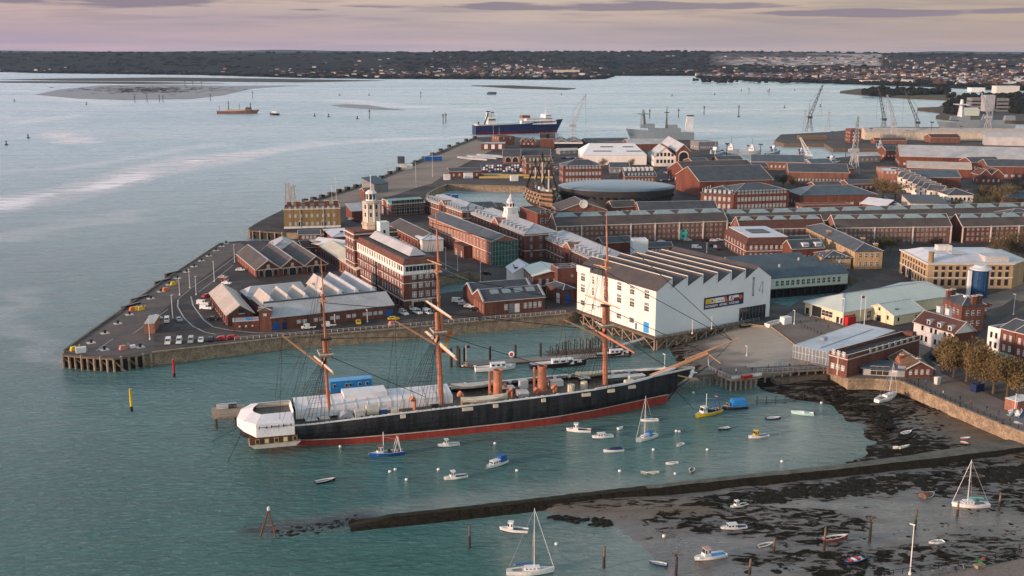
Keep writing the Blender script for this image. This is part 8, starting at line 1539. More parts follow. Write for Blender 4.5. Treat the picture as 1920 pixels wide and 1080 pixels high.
# containers and yard clutter
def boxthing(nm, lab, px, w_, d_, h_, m, ang=.1, cat=None, z=G, grp=None, top=None):
 p = P(px[0], px[1], z); b = MB(); b.box(-w_ / 2, -d_ / 2, 0, w_ / 2, d_ / 2, h_, m); b.box(-w_ / 2 - .05, -d_ / 2 - .05, h_ + .002, w_ / 2 + .05, d_ / 2 + .05, h_ + .12, top or m); o = b.build(nm, None, p, ang); return tag(o, lab, cat or nm.replace('_', ' '), grp)
for px, w_, d_, h_, m, lab, nm in (((812, 301), 16, 6, 4, 'blue', 'blue container stack on the open quay', 'container'), ((851, 331), 7, 5, 4, 'blue', 'blue skip at the left end of the yard shed', 'skip'), ((838, 372), 4, 3, 3, 'blue', 'left of two blue tanks on the basin edge', 'tank'), ((853, 373), 4, 3, 3, 'blue', 'right of two blue tanks on the basin edge', 'tank'), ((826, 374), 6, 4, 3, 'yellow', 'yellow plant left of the blue tanks', 'plant'),
 ((757, 318), 6, 5, 4, 'cream', 'cream cabin on the quay by the shore, left one', 'cabin'), ((768, 317), 5, 5, 4, 'white', 'white cabin on the quay by the shore, right one', 'cabin'), ((752, 306), 6, 8, 6, 'slate', 'dark tarpaulined stack on the quay edge', 'stack'), ((838, 337), 5, 4, 4, 'white', 'white hut beside the basin corner', 'hut'), ((878, 334), 7, 5, 4, 'white', 'white tank beside the yellow beams', 'tank'), ((964, 339), 6, 4, 4, 'white', 'second white tank north of the basin', 'tank'),
 ((1473, 607), 3.6, 2.4, 2.6, 'white', 'white and pink ticket kiosk on the promenade', 'ticket_kiosk'), ((1592, 609), 4.0, 2.6, 3.2, 'red', 'bright red box van stand beside the cream hall', 'van_body'), ((1757, 720), 1.5, 1.3, 2.1, 'dirty_white', 'white sentry box on the promenade', 'kiosk'), ((1832, 733), 3.6, 2, 2.3, 'navy', 'blue-grey kiosk under the bare trees', 'kiosk'), ((1910, 767), 7, 4, 3.2, 'brick_pale', 'orange-brown hut with pale roof at the right edge', 'hut'), ((152, 661), 3.2, 1.6, 1.8, 'white', 'white locker at the tip of the quay', 'locker'),
 ((1400, 709), 3.6, 1.4, .9, 'red', 'red upturned dinghy cover on the square pier', 'cover'), ((249, 652), 1.6, 1.6, .8, 'white', 'white crate near the pier front', 'crate')):
 boxthing(nm, lab, px, w_, d_, h_, m, R(28 if px[1] > 400 else 10), top='white' if m in ('brick_pale', 'dirty_white') else None)
for k, (x, y, l_) in enumerate(((905, 329, 40), (950, 330, 46), (1010, 334, 30), (930, 334, 34), (1025, 328, 16))): boxthing('yellow_beams', ('long yellow steel beams stacked below the car park, left', 'longest yellow beams stacked below the car park, middle', 'yellow beams beside the old warship masts', 'yellow beams in the front row above the basin', 'short yellow beams right of the old warship')[k], (x, y), l_ * .8, 2.2, 1.2, 'gold', .02, 'beams')
for k in range(9): boxthing('steel_sections', 'grey steel section lying in the storage yard', (880 + k * 6, 297 - k * .8 + (k % 3) * 2), 26, 3, 1.2, 'lead' if k % 2 else 'metal_pale', R(-30), 'steel', grp='steel sections in the storage yard')
for k, (x, y, m) in enumerate(((257, 581, 'yellow'), (264, 581, 'yellow'), (325, 534, 'yellow'), (311, 545, 'orange'), (231, 655, 'pink'), (139, 657, 'yellow'), (735, 609, 'pink'), (249, 582, 'orange'))):
 p = P(x, y, G); b = MB(); b.hexa([(-1.3, -.9, 0), (1.3, -.9, 0), (1.3, .9, 0), (-1.3, .9, 0), (-.9, -.6, 1.4), (.7, -.6, 1.4), (.7, .6, 1.4), (-.9, .6, 1.4)], m); b.tube((1.5, 0, .3), (1.9, 0, 1.8), .15, m); tag(b.build('quay_fender', None, p, R(40)), ('yellow fender pile on the quay, left of a pair', 'yellow fender pile on the quay, right of a pair', 'single yellow fender farther up the quay', 'orange frame beside the single yellow fender', 'pink-red ladder frame near the pier front', 'yellow barrier at the very tip of the quay', 'pink crate on the quay below the long yellow car', 'orange net beside the pair of yellow fenders')[k], 'quay gear')
# bollards, fenders
bo = MB(); bo.box(-1.4, -1.4, 0, 1.4, 1.4, .12, 'dirty_white'); bo.lathe([(.45, .12), (.38, .8), (.6, 1.0), (.6, 1.25), (.3, 1.4)], 'black', n=10); bm = bo.mesh('bollard')
for x, y in ((154, 655), (171, 643), (196, 656), (197, 625), (221, 607), (243, 590), (263, 651), (283, 560), (302, 547), (318, 534), (333, 522), (350, 510), (364, 500), (378, 489), (392, 480), (405, 470), (416, 462), (424, 456)):
 tag(link('bollard', bm, None, P(x, y, G), .6), 'black bollard on a white pad along the quay edge', 'bollard', 'bollards on white pads along the quay')
fm_ = MB(); fm_.box(-4.5, -.6, -2.6, 4.5, .6, .6, 'black'); fmm = fm_.mesh('quay_fender')
for i, (x, y) in enumerate(((305, 527), (324, 512), (262, 559), (246, 573))): tag(link('quay_fender', fmm, None, P(x, y, G), R(-118 + 180)), 'long black rubber fender hanging on the western quay edge', 'fender', 'black fenders on the western quay edge')
qf = MB(); qf.box(-1.6, -1.4, -1, 1.6, 1.4, 2.4, 'timber_dark'); qm = qf.mesh('mooring_block')
for i in range(22): t = i / 21; x = 556 + (890 - 556) * t; y = float(np.interp(x, [556, 600, 655, 700, 745, 790, 850, 893], [383, 371, 355, 339, 320, 298, 273, 258])); o = tag(link('mooring_block', qm, None, P(x, y, G), .9), 'dark mooring block along the long western quay', 'mooring block', 'dark mooring blocks along the western quay'); o.scale = (1, 1, rc.uniform(.5, 1.3))
# pier fronts on piles
def pier(lab, pts, n, z=G, dark=True, zb=-2):
 T = thing('pile_row', lab, 'pier'); q = [P(x, y, z) for x, y in pts];
 if dark: b = MB(); [b.face([(a.x, a.y - .25, zb), (c.x, c.y - .25, zb), (c.x, c.y - .25, z - .6), (a.x, a.y - .25, z - .6)], 'dark') for a, c in zip(q, q[1:])]; b.build('shade_backing', T)  # dark sheet behind the piles stands in for shade under the deck
 Ls = [(c - a).length for a, c in zip(q, q[1:])]; tot = sum(Ls)
 for i in range(n):
  s = tot * i / (n - 1); k = 0
  while k < len(Ls) - 1 and s > Ls[k]: s -= Ls[k]; k += 1
  p = q[k].lerp(q[k + 1], min(1, s / Ls[k])); b = MB(); w_ = .45; b.tube((p.x, p.y - .9, zb), (p.x, p.y - .9, z + (.5 if i % 3 == 0 else -.2)), w_, 'timber_pale' if i % 2 else 'quay_stone', n=8)
  if i % 2 == 0 and i < n - 1: b.beam((p.x, p.y - .8, z - .8), (p.x + 3.5, p.y - .8, .2), .35, 'timber')
  b.build('pile', T)
 b = MB(); [b.beam((a.x, a.y - .7, z - .25), (c.x, c.y - .7, z - .25), .8, 'timber', .55) for a, c in zip(q, q[1:])]; b.build('fascia', T)
pier('timber pile front under the southern tip of the quay', ((120, 664), (165, 668), (215, 671), (284, 661)), 14)
pier('timber pile pier beside the stone terrace', ((467, 428), (470, 432), (530, 436)), 7)
PR = thing('square_pier', 'square timber pier on tall piles joined to the shore by a footbridge', 'pier'); z = 4.0; q = [P(1330, 693, z), P(1371, 711, z), P(1428, 704, z), P(1398, 686, z)]
b = MB(); b.prism([(p.x, p.y) for p in q], z - .8, z, 'timber_pale', top='paving'); b.build('deck', PR); w0 = [P(1290, 699, z), P(1330, 693, z), P(1345, 700, z), P(1295, 705, z)]
b = MB(); b.prism([(p.x, p.y) for p in w0], z - .7, z - .02, 'timber', top='paving'); b.build('link_deck', PR); w1 = [P(1392, 689, z), P(1560, 682, z), P(1562, 691, z), P(1420, 698, z)]; b = MB(); b.prism([(p.x, p.y) for p in w1], z - .6, z - .03, 'timber_pale', top='paving'); b.build('footbridge', PR)
for a, c, n in ((q[0], q[1], 5), (q[1], q[2], 6), (w0[3], w0[2], 4), (w1[3], w1[2], 9)):
 for i in range(n): p = a.lerp(c, i / n); b = MB(); b.tube((p.x, p.y + .6, -2), (p.x, p.y + .6, z - .7), .32, 'timber_pale'); b.build('pile', PR)
for a, c in ((q[0], q[1]), (q[1], q[2]), (w1[3], w1[2]), (w1[0], w1[1])):
 b = MB(); n = int((c - a).length / 1.6)
 for i in range(n + 1): p = a.lerp(c, i / n); b.box(p.x - .05, p.y - .05, z, p.x + .05, p.y + .05, z + 1.1, 'steel')
 b.beam(a + Vector((0, 0, 1.08)), c + Vector((0, 0, 1.08)), .1, 'steel'); b.beam(a + Vector((0, 0, .55)), c + Vector((0, 0, .55)), .07, 'steel')
 if a is q[1]: b.beam(a + Vector((0, -.1, .5)), c + Vector((0, -.1, .5)), .06, 'white', .9)
 b.build('railing', PR)
def fence(lab, pts, z=G, m='steel'):
 b = MB(); T = [P(x, y, z) for x, y in pts]
 for a, c in zip(T, T[1:]):
  n = max(2, int((c - a).length / 2))
  for i in range(n + 1): p = a.lerp(c, i / n); b.box(p.x - .06, p.y - .06, z, p.x + .06, p.y + .06, z + 1.15, m)
  b.beam(a + Vector((0, 0, 1.1)), c + Vector((0, 0, 1.1)), .09, m); b.beam(a + Vector((0, 0, .6)), c + Vector((0, 0, .6)), .06, m)
 tag(b.build('railing'), lab, 'railing')
fence('dark railing along the promenade above the harbour wall', ((1700, 714), (1745, 736), (1800, 760), (1880, 793), (1925, 806)), m='dark'); fence('railing between the promenade and the slipway', ((1502, 612), (1552, 634)), m='dark'); fence('white post railing along the southern quay coping', ((440, 638), (600, 625), (760, 612), (900, 600), (1060, 587)), m='trim')
# lamps
def lamp(lab, px, top=None, h=10, m='white', z=G, grp=None, arms=1):
 p = P(px[0], px[1], z); h = ht(px[0], px[1], top, z) if top else h; T = thing('street_lamp', lab, 'street lamp', p, rc.uniform(0, 3), grp); b = MB(); b.tube((0, 0, 0), (0, 0, h), .13, m, .08, n=6); b.tube((0, 0, 0), (0, 0, .6), .3, m, n=6); b.build('pole', T); b = MB(); b.box(-.2, -.15, h, .9, .15, h + .18, m); b.build('lamp_head', T)
for x, y, t, lab in ((281, 637, 600, 'tall lamp post in front of the brick kiosk'), (324, 597, 554, 'tall lamp post right of the brick kiosk'), (337, 554, 522, 'tall lamp post on the quay curve, left of three'), (356, 540, 506, 'tall lamp post on the quay curve, middle of three'), (368, 553, 519, 'tall lamp post on the quay curve, right of three'), (402, 528, 491, 'tall lamp post left of the triple gabled shed'), (440, 492, 459, 'tall lamp post at the upper corner of the triple shed'), (567, 609, 595, 'lamp post before the blue doors of the long shed'), (628, 610, 591, 'lamp post between the two white pickups'), (689, 604, 582, 'lamp post before the middle of the long shed'),
                     (623, 387, 348, 'lamp post left of two behind the stone terrace'), (631, 386, 333, 'taller lamp post right of two behind the stone terrace'), (780, 352, 304, 'tall lamp post on the open storage yard'), (811, 331, 272, 'very tall lamp post beside the blue containers'), (925, 262, 236, 'left of two tall lamp posts before the blue ferry'), (936, 262, 240, 'right of two tall lamp posts before the blue ferry'), (836, 505, 465, 'lamp post in the lane below the glass-ended building, left one'), (858, 508, 472, 'lamp post in the lane below the glass-ended building, middle one'), (901, 545, 492, 'lamp post beside the dock road'), (1325, 474, 456, 'lamp post in the yard behind the sawtooth roofs'), (1620, 612, 558, 'tall white flagpole-like lamp in front of the cream hall'), (1580, 610, 560, 'thin lamp post at the corner of the cream hall'), (1489, 608, 583, 'lamp post beside the pink ticket kiosk'),
                     (1900, 590, 552, 'tall lamp post by the road at the right edge'), (1706, 1078, 985, 'pale slender pole rising in the foreground mud'), (1400, 668, 650, 'lamp post beside the slipway footbridge'), (1246, 690, 665, 'lamp post behind the bow of the warship'), (1298, 626, 601, 'lamp post left of two along the white boathouse walkway'), (1334, 618, 595, 'lamp post right of two along the white boathouse walkway')):
 lamp(lab, (x, y), t, z=G if y < 1000 else .5)
# cranes
def lat(b, a, c, w0, w1, m, n=7, r=.24):
 a, c = Vector(a), Vector(c); d = (c - a).normalized(); x = d.cross(Vector((0, 1, .1))).normalized(); y = x.cross(d).normalized(); P0 = []
 for i in range(n + 1): t = i / n; q = a.lerp(c, t); w_ = w0 + (w1 - w0) * t; P0.append([q + x * w_ * sx + y * w_ * sy for sx, sy in ((-1, -1), (1, -1), (1, 1), (-1, 1))])
 for i in range(n):
  for k in range(4): b.tube(P0[i][k], P0[i + 1][k], r, m, n=3); b.tube(P0[i][k], P0[i + 1][(k + 1) % 4], r * .7, m, n=3)
def crane(lab, base, top, mid, m='steel', z=G, nm='dockside_crane'):
 p = P(*base, z); T = thing(nm, lab, 'crane', p); a = lambda y: ht(base[0], base[1], y, z); s = (P(base[0] + 10, base[1], z) - p).length / 10
 hm_ = a(mid); ht_ = a(top[1]); dx = (top[0] - base[0]) * s; b = MB()
 for sx in (-1, 1):
  for sy in (-1, 1): b.tube((sx * hm_ * .22, sy * hm_ * .22, 0), (sx * 1.4, sy * 1.4, hm_), .35, m, n=4)
 for t in (.35, .7): w_ = hm_ * .22 * (1 - t) + 1.4 * t; [b.tube((sx * w_, -w_, hm_ * t), (-sx * w_, -w_ , hm_ * t), .2, m, n=4) for sx in (1,)]; b.tube((-w_, -w_, hm_ * t), (w_ * .7, -w_ * .7, hm_ * min(1, t + .3)), .2, m, n=4)
 b.build('portal', T); b = MB(); b.box(-3, -2, hm_, 3, 2, hm_ + 3, m); b.box(-5, -1.5, hm_ + .2, -3.01, 1.5, hm_ + 2.4, 'lead'); b.build('cab', T)
 b = MB(); lat(b, (0, 0, hm_ + 3), (dx, 0, ht_), 1.7, .5, m, 8); b.build('jib', T); b = MB(); b.tube((-2, 0, hm_ + 3), (-1, 0, hm_ + 3 + (ht_ - hm_) * .4), .3, m, n=4); b.tube((-1, 0, hm_ + 3 + (ht_ - hm_) * .4), (dx, 0, ht_), .14, 'dark', n=3); b.tube((dx, 0, ht_), (dx + .5, 0, hm_ + 2), .12, 'dark', n=3); b.build('cables', T)
for bs, tp, md, m, lab, z in (((1075, 259), (1097, 177), 238, 'lead', 'grey lattice crane beside the moored blue ferry', G), ((1517, 247), (1537, 160), 222, 'slate', 'tall crane at the tip of the far jetty, jib high to the right', 4), ((1656, 246), (1641, 165), 226, 'slate', 'crane on the far dock, leftmost of the clustered group', 4), ((1674, 264), (1657, 178), 234, 'lead', 'crane on the far dock with wide portal, second of the clustered group', 4), ((1719, 247), (1690, 168), 232, 'slate', 'luffing crane on the far dock with drooping left jib', 4), ((1851, 250), (1833, 173), 222, 'lead', 'rightmost crane standing before the grey destroyer', 4), ((1600, 325), (1602, 218), 285, 'lead', 'tall thin crane left of the orange corner warehouse', G), ((1515, 316), (1497, 258), 296, 'white', 'white crane with thin jib beside the naval basin', G)):
 crane(lab, bs, tp, md, m, z)
for x, y, t, lab in ((1508, 247, 207, 'lattice mast left of the far jetty crane'), (1553, 243, 210, 'lattice pylon right of the far jetty crane'), (540, 388, 343, 'left lattice tower beside the stone terrace'), (550, 386, 347, 'right lattice tower beside the stone terrace')):
 p = P(x, y, 4); T = thing('lattice_mast', lab, 'mast', p); h = ht(x, y, t, 4); b = MB(); lat(b, (0, 0, 0), (0, 0, h), 1.8, .8, 'timber_pale' if y > 300 else 'lead', 9, .14); b.build('lattice', T); b = MB(); b.box(-1.8, -1.5, h - 1, 1.8, 1.5, h - .4, 'lead'); b.tube((0, 0, h - .4), (0, 0, h + 3), .1, 'lead', n=4); b.build('head', T)
# piles, beacons and buoys
for x, y, t, m, lab in ((880, 1027, 985, 'timber', 'tall post in open water below the breakwater'), (1000, 1047, 1006, 'timber', 'post behind the large yacht mast'), (1132, 1065, 1024, 'timber', 'post in shallow water right of the large yacht'), (1267, 1082, 1040, 'timber_dark', 'dark post topped with a bird nest at the bottom edge'), (1450, 1042, 1009, 'timber', 'wooden post beside the grey upturned rowing boat'), (1544, 1040, 988, 'timber', 'dark post beside the red open boat'), (1405, 1082, 1048, 'timber', 'short post at the bottom edge between the fishing boat and rowing boat'), (1630, 1020, 975, 'timber_dark', 'thick post with a crossed cap on the open mud'), (1715, 996, 955, 'timber', 'post in the middle of the wet mud'), (1794, 972, 940, 'timber', 'post touching the bow of the big yacht aground'), (1872, 961, 924, 'timber', 'post right of the big yacht aground'), (1909, 1040, 1022, 'timber_dark', 'dark post near the lower right corner')):
 p = P(x, y, 0); h = ht(x, y, t, 0); T = thing('mooring_post', lab, 'post', p); b = MB(); b.tube((0, 0, -1), (.05, 0, h * .55), .34, 'timber_dark', .28, n=8); b.build('base', T); b = MB(); b.tube((.05, 0, h * .55), (.1, 0, h), .27, m, .2, n=8)
 if 'nest' in lab or 'cap' in lab: [b.tube((0, 0, h - .3), (1.0 * math.cos(k), 1.0 * math.sin(k), h + .3), .12, 'timber', n=4) for k in range(7)]
 b.build('shaft', T)
for x, y, t, cols, lab in ((327, 707, 674, ('black', 'red'), 'red topped channel post in front of the quay'), (247, 771, 729, ('black', 'yellow'), 'yellow channel post in open water at the left')):
 p = P(x, y, 0); h = ht(x, y, t, 0); T = thing('channel_marker', lab, 'channel marker', p); b = MB(); b.tube((0, 0, -1), (0, 0, h * .22), .42, cols[0], n=8); b.build('base', T); b = MB(); b.tube((0, 0, h * .22), (0, 0, h), .38, cols[1], n=8); b.build('shaft', T)
p = P(506, 1003, 0); h = ht(506, 1003, 956, 0); T = thing('tripod_beacon', 'rusty tripod beacon standing on the sunken end of the breakwater', 'beacon', p)
for a_ in (3.4, 5.6, 1.4): b = MB(); b.tube((2.2 * math.cos(a_), 2.2 * math.sin(a_), -.6), (0, 0, h), .24, 'brown', .16, n=6); b.build('leg', T)
b = MB(); b.tube((-1.4, -.3, h * .42), (1.3, -.6, h * .42), .12, 'timber', n=5); b.tube((1.3, -.6, h * .42), (.2, 1.4, h * .42), .12, 'timber', n=5); b.build('brace', T); b = MB(); b.lathe([(.35, h - .1), (.35, h + .5), (.1, h + .8)], 'white', n=8); b.build('lamp', T)
bu = MB(); bu.lathe([(.05, -.3), (.32, -.12), (.42, .12), (.32, .38), (.08, .5)], 'white', n=10); bum = bu.mesh('mooring_buoy', True)
for x, y in ((928, 832), (741, 881), (731, 885), (762, 900), (822, 881), (969, 883), (1162, 884), (1200, 828), (1268, 809), (1274, 810), (1225, 844), (1326, 844), (1266, 889), (1466, 866), (1300, 737), (1540, 756), (1043, 1021), (1245, 1006), (1350, 947), (1160, 805), (638, 838), (1850, 803), (1770, 951)): tag(link('mooring_buoy', bum, None, P(x, y, 0 if y < 1000 or x < 1100 else .4)), 'small round white mooring buoy floating among the boats', 'buoy', 'round white mooring buoys')
bf = MB(); bf.lathe([(1.2, -.3), (1.4, .8), (.5, 1.4), (.3, 3.5), (.7, 4.6), (.1, 5.6)], 'timber_dark', n=8); bfm = bf.mesh('channel_buoy')
for x, y in ((27, 190), (53, 259), (12, 272), (162, 196), (590, 218), (616, 219), (670, 223), (1053, 178), (1340, 178), (1260, 180), (1390, 170), (1440, 172), (1471, 202), (1538, 200), (1385, 219), (1490, 170), (637, 179), (692, 179)): o = tag(link('channel_buoy', bfm, None, P(x, y, 0)), 'dark mooring buoy far out on the pale water', 'buoy', 'dark buoys far out'); o.scale = (1.6, 1.6, .9)
po = MB(); po.tube((0, 0, -1), (0, 0, 15), .7, 'timber_dark', .5, n=6); po.box(-1.4, -.6, 11, 1.4, .6, 13.5, 'timber'); pom = po.mesh('channel_pile')
for x, y in ((253, 192), (276, 191), (299, 191), (306, 192), (395, 189), (474, 184), (693, 223), (831, 232), (836, 231), (789, 184), (1385, 214), (1218, 222), (1320, 215), (1272, 221), (1404, 176), (1442, 177), (347, 161), (362, 161), (378, 162)): tag(link('channel_pile', pom, None, P(x, y, 0)), 'thin dark channel pile standing far out in the water', 'channel pile', 'channel piles far out')
sf = thing('slipway_posts', 'row of dark slender posts and rails standing in shallow water by the square pier', 'slipway frame'); pp = [P(1419 + k * 17.5, 758 - (k > 3) * 4 * (k - 3), 0) for k in range(6)]
for k, p in enumerate(pp): b = MB(); b.tube((p.x, p.y, -1), (p.x, p.y, 2.6), .13, 'timber_dark', n=5); b.build('post', sf)
b = MB(); [b.beam(a + Vector((0, 0, z_)), c + Vector((0, 0, z_)), .12, 'timber_dark') for a, c in zip(pp, pp[1:]) for z_ in (.5, 1.3)]; b.build('rail', sf)
p = P(1498, 712, 1.0); tag(MB().hexa([(-9, -2.4, -1.2), (9, -2.4, -1.2), (9, 2.4, -1.2), (-9, 2.4, -1.2), (-9, -2, .8), (9, -2, 1.4), (9, 2, 1.4), (-9, 2, .8)], 'timber').build('slip_ramp', None, p, R(16)), 'weedy timber ramp end on the mud below the footbridge', 'ramp')
for x, y, m, lab in ((1612, 600, 'red', 'white flagpole with a red ensign in front of the cream hall'), (1902, 765, 'white', 'short flagpole with a white flag at the right edge'), (874, 668, 'maroon', 'white ensign staff on the dark workboat pontoon')):
 p = P(x, y + 8, G if y != 668 else .8); T = thing('flagpole', lab, 'flagpole', p); b = MB(); h = 11 if y == 600 else 5.5; b.tube((0, 0, 0), (0, 0, h), .1, 'white', n=6); b.build('pole', T); b = MB(); b.faces([(.1, 0, h - .2), (1.4, .5, h - .4), (1.3, .45, h - 1.3), (.1, 0, h - 1.1), (.1, .05, h - .2), (1.4, .55, h - .4), (1.3, .5, h - 1.3), (.1, .05, h - 1.1)], [(0, 1, 2, 3), (4, 5, 6, 7)], m); b.build('flag', T)
# ------------------------------------------------------------------ trees
def crown(seed, n, r, h, m, s0=.35):
 q = random.Random(seed); b = MB(); cl = [(q.gauss(0, .42) * r, q.gauss(0, .42) * r, h * q.uniform(.42, .88), q.uniform(.28, .5) * r) for _ in range(16)]
 for _ in range(n):
  c = q.choice(cl); d = Vector((q.gauss(0, 1), q.gauss(0, 1), q.gauss(0, .8))).normalized() * c[3] * q.uniform(.3, 1.05); p = Vector(c[:3]) + d
  a = Vector((q.gauss(0, 1), q.gauss(0, 1), abs(q.gauss(0, 1)) + .3)).normalized() * s0 * q.uniform(.7, 2.4); e = a.cross(Vector((q.gauss(0, 1), q.gauss(0, 1), q.gauss(0, 1)))).normalized() * s0 * q.uniform(.12, .4)
  b.face([p - e, p + e, p + a + e * .4, p + a - e * .4], m)
 return b.mesh('crown')
def trunk(seed, r, h):
 q = random.Random(seed); b = MB(); b.tube((0, 0, -.2), (0, 0, h * .42), .32, 'bark', .22, n=7)
 for k in range(9):
  a = k * 2.4; e = Vector((math.cos(a) * r * q.uniform(.4, .8), math.sin(a) * r * q.uniform(.4, .8), h * q.uniform(.65, .95))); m_ = Vector((e.x * .4, e.y * .4, h * .55)); b.tube((0, 0, h * q.uniform(.25, .42)), m_, .16, 'bark', .1, n=5); b.tube(m_, e, .1, 'bark', .03, n=4)
  for j in range(3): b.tube(m_.lerp(e, .4 + .2 * j), e + Vector((q.gauss(0, 1), q.gauss(0, 1), q.uniform(-.5, 1))) * r * .2, .05, 'bark', .02, n=3)
 return b.mesh('trunk')
TV = {}
for nm, m, n, r, h in (('near', 'twig_rust', 5200, 5.4, 9.5), ('near2', 'twig', 5200, 5.0, 9.0), ('mid', 'twig_green', 2200, 6, 10), ('mid2', 'twig', 2200, 6, 10), ('dark', 'wood_b', 2000, 6, 9)): TV[nm] = (trunk(hash(m) % 7 + 3, r, h), crown(len(nm) + n, n, r, h, m))
for x, y, k, sc_, lab in ((1788, 708, 'near', 1.25, 'bare brown tree at the left of the promenade clump'), (1812, 716, 'near2', 1.35, 'bare brown tree second in the promenade clump'), (1836, 728, 'near', 1.35, 'bare brown tree in the middle of the promenade clump'), (1862, 738, 'near2', 1.3, 'bare brown tree fourth in the promenade clump'), (1888, 745, 'near', 1.2, 'bare brown tree at the right of the promenade clump'),
                          (1655, 480, 'mid', 1.0, 'olive green tree beside the left corner of the stone building'), (1670, 472, 'mid', .8, 'smaller olive tree just behind the one beside the stone building'), (1757, 468, 'dark', .7, 'dark bush-like tree above the stone building roof'), (1553, 452, 'mid2', .7, 'small round brown tree between the two rope store rows'), (1868, 482, 'mid2', 1.0, 'brown tree behind the right end of the stone building'), (1895, 478, 'mid2', 1.2, 'large brown tree at the right edge behind the stone building'), (1912, 486, 'dark', 1.0, 'dark tree at the right edge behind the stone building'),
                          (1468, 352, 'mid', 1.0, 'olive tree left of two by the brown store'), (1485, 354, 'mid2', .9, 'brown tree right of two by the brown store'), (1655, 374, 'mid2', 1.5, 'big bare tree before the slanting terrace, left'), (1678, 378, 'mid2', 1.4, 'big bare tree before the slanting terrace, right'), (1765, 384, 'mid2', 1.0, 'bare tree in front of the white villa, left'), (1790, 398, 'mid', .9, 'olive tree in front of the white villa, right'), (1845, 380, 'dark', 1.3, 'dark tree in the right hand park, nearest the villa'), (1868, 396, 'mid2', 1.6, 'largest brown tree in the right hand park'), (1895, 388, 'mid', 1.4, 'olive tree in the right hand park'), (1915, 372, 'dark', 1.4, 'dark tree in the right hand park by the edge'), (1838, 402, 'mid', 1.2, 'olive tree in the right hand park just above the rope store roof'),
                          (1088, 309, 'mid2', .7, 'bare tree at the left end of the huge white factory hall'), (1130, 315, 'mid2', .8, 'bare tree before the middle of the huge white factory hall'), (1183, 316, 'mid2', .8, 'bare tree before the right end of the huge white factory hall'), (1228, 326, 'mid2', .6, 'bare tree before the white gabled hall'), (1815, 612, 'mid', .6, 'green hedge tree behind the brick house by the road'), (1833, 606, 'mid', .5, 'small green tree farther up the road verge')):
 T = thing('tree', lab, 'tree', P(x, y, G), x * .7); T.scale = (sc_,) * 3; link('trunk', TV[k][0], T); link('crown', TV[k][1], T)
# ------------------------------------------------------------------ people
def person_mesh(seed, top, legs, hair, stride):
 b = MB(); n = 8
 def ring(cx, cy, z, rx, ry): return [(cx + rx * math.cos(2 * math.pi * i / n), cy + ry * math.sin(2 * math.pi * i / n), z) for i in range(n + 1)]
 b.loft([ring(.0, 0, .84, .13, .17), ring(0, 0, 1.0, .12, .15), ring(0, 0, 1.2, .14, .19), ring(0, 0, 1.42, .13, .22), ring(0, 0, 1.49, .06, .07)], top)
 for s in (-1, 1):
  st = stride * s; b.loft([ring(st * .8, s * .10, .03, .09, .05), ring(st * .75, s * .10, .10, .05, .05), ring(st * .45, s * .095, .46, .065, .065), ring(0, s * .09, .9, .095, .095)], legs)
  b.loft([ring(-st * .5, s * .25, .78, .035, .04), ring(-st * .3, s * .26, 1.1, .045, .045), ring(0, s * .20, 1.42, .06, .06)], top); b.loft([ring(-st * .55, s * .25, .68, .03, .03), ring(-st * .5, s * .25, .78, .03, .03)], 'skin')
 b.loft([ring(0, 0, 1.47, .055, .055), ring(0, 0, 1.53, .055, .055), ring(.02, 0, 1.57, .085, .07), ring(.01, 0, 1.66, .10, .08), ring(0, 0, 1.74, .06, .055)], 'skin'); b.loft([ring(-.02, 0, 1.60, .095, .085), ring(-.01, 0, 1.69, .105, .088), ring(-.01, 0, 1.765, .05, .045)], hair); return b.mesh('person')
PM = {k: person_mesh(0, *v) for k, v in dict(dark=('black', 'navy', 'timber_dark', .22), red=('red', 'navy', 'brown', .18), blue=('blue', 'black', 'timber_dark', .2), white=('white', 'navy', 'brown', .05)).items()}
for i, (x, y) in enumerate(((1530, 606), (1545, 602), (1553, 616), (1568, 608), (1579, 613), (1600, 622), (1626, 616), (1661, 614), (1500, 606), (1519, 598), (1484, 586), (1700, 701), (1722, 717), (1736, 722), (1768, 742), (1800, 752), (1820, 760), (1745, 712), (1350, 697), (1380, 700), (1410, 697), (1440, 692), (1480, 690), (1770, 690), (1790, 675), (1300, 702), (1345, 700), (1850, 770), (1872, 778), (1390, 604), (1412, 601), (1690, 620))):
 k = ('dark', 'red', 'dark', 'blue', 'white')[i % 5]; place = 'beside the cream visitor hall' if y < 630 and x > 1450 else 'by the white boathouse' if y < 630 else 'on the square pier' if x < 1500 else 'on the harbour promenade'
 tag(link('person', PM[k], None, P(x, y, G if 'pier' not in place else 4.0), i * 1.3), f'person in {dict(dark="dark", red="a red top and dark", blue="a blue top and dark", white="a white top and dark")[k]} clothes walking {place}', 'person', f'people {place}')
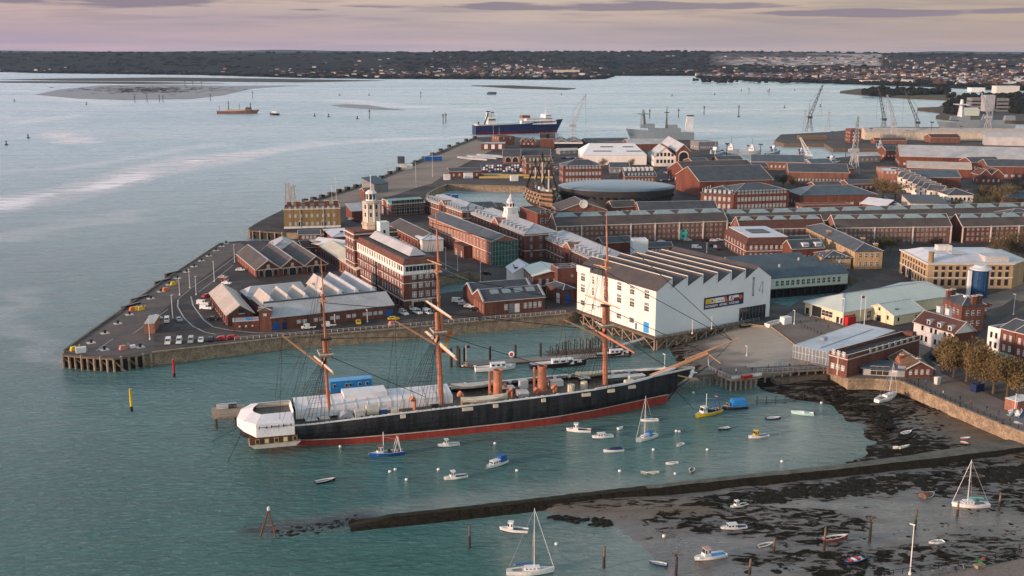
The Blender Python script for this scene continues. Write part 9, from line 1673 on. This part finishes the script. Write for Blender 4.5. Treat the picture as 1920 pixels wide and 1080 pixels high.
# railing with bicycles at the lower right corner
fence('railing at the lower right corner of the view', ((1640, 1084), (1760, 1066), (1850, 1052), (1930, 1036)), z=3, m='dark'); island('promenade', [(1640, 1092), (1760, 1074), (1850, 1060), (1935, 1044), (2300, 1000), (2400, 1300), (1640, 1300)], 3, 'quay_stone', 'promenade')
wm_ = MB(); wm_.box(0, 0, 0, 1, 1, 1, 'dark')
for i, (x, y) in enumerate(((1748, 1072), (1762, 1069), (1778, 1066), (1792, 1062), (1806, 1060))):
 p = P(x, y + 8, 3.0); T = thing('bicycle', 'bicycle leaning on the corner railing, dark framed', 'bicycle', p, R(60) + i * .1, 'bicycles on the corner railing')
 for s in (-.52, .52):
  b = MB(); pts = [(s + .33 * math.cos(k * math.pi / 6), 0, .34 + .33 * math.sin(k * math.pi / 6)) for k in range(12)]; [b.tube(pts[k], pts[(k + 1) % 12], .03, 'rubber', n=4) for k in range(12)]; b.build('wheel', T)
 b = MB(); [b.tube(a, c, .03, 'black' if i % 2 else 'silver', n=5) for a, c in (((-.52, 0, .34), (-.1, 0, .34)), ((-.1, 0, .34), (-.25, 0, .85)), ((-.25, 0, .8), (.35, 0, .85)), ((.35, 0, .95), (.52, 0, .34)), ((-.1, 0, .34), (.35, 0, .8)), ((-.52, 0, .34), (-.25, 0, .8)))]; b.build('frame', T); b = MB(); b.box(-.38, -.06, .86, -.14, .06, .92, 'black'); b.build('saddle', T); b = MB(); b.tube((.33, -.25, 1.0), (.33, .25, 1.0), .025, 'steel', n=5); b.build('handlebar', T)
p = P(1836, 1064, 3.0); T = thing('planter', 'timber planter with green shrub and red flower by the corner railing', 'planter', p, .4); b = MB(); b.hexa([(-.9, -.5, 0), (.9, -.5, 0), (.9, .5, 0), (-.9, .5, 0), (-1.1, -.6, .7), (1.1, -.6, .7), (1.1, .6, .7), (-1.1, .6, .7)], 'timber_pale'); b.build('box', T); link('shrub', crown(5, 260, .8, 1.6, 'green', .12), T, (0, 0, .3)); b = MB(); b.lathe([(.05, 1.4), (.35, 1.6), (.3, 1.9), (.05, 2.0)], 'red', n=8, c=(.8, 0)); b.build('flower', T)
# ------------------------------------------------------------------ air
hz = MB(); hz.box(-9000, -300, -4.5, 9000, 12500, 150, 'dark'); ho = hz.build('haze'); ho['kind'] = 'stuff'; ho['label'] = 'thin evening haze over the harbour'; hmt = bpy.data.materials.new('haze'); hmt.use_nodes = True; t_ = hmt.node_tree; t_.nodes.clear(); o_ = t_.nodes.new('ShaderNodeOutputMaterial'); v_ = t_.nodes.new('ShaderNodeVolumePrincipled'); v_.inputs['Color'].default_value = (.50, .66, .95, 1); v_.inputs['Density'].default_value = 1.5e-5; v_.inputs['Anisotropy'].default_value = .1; t_.links.new(v_.outputs[0], o_.inputs['Volume']); ho.data.materials.clear(); ho.data.materials.append(hmt)
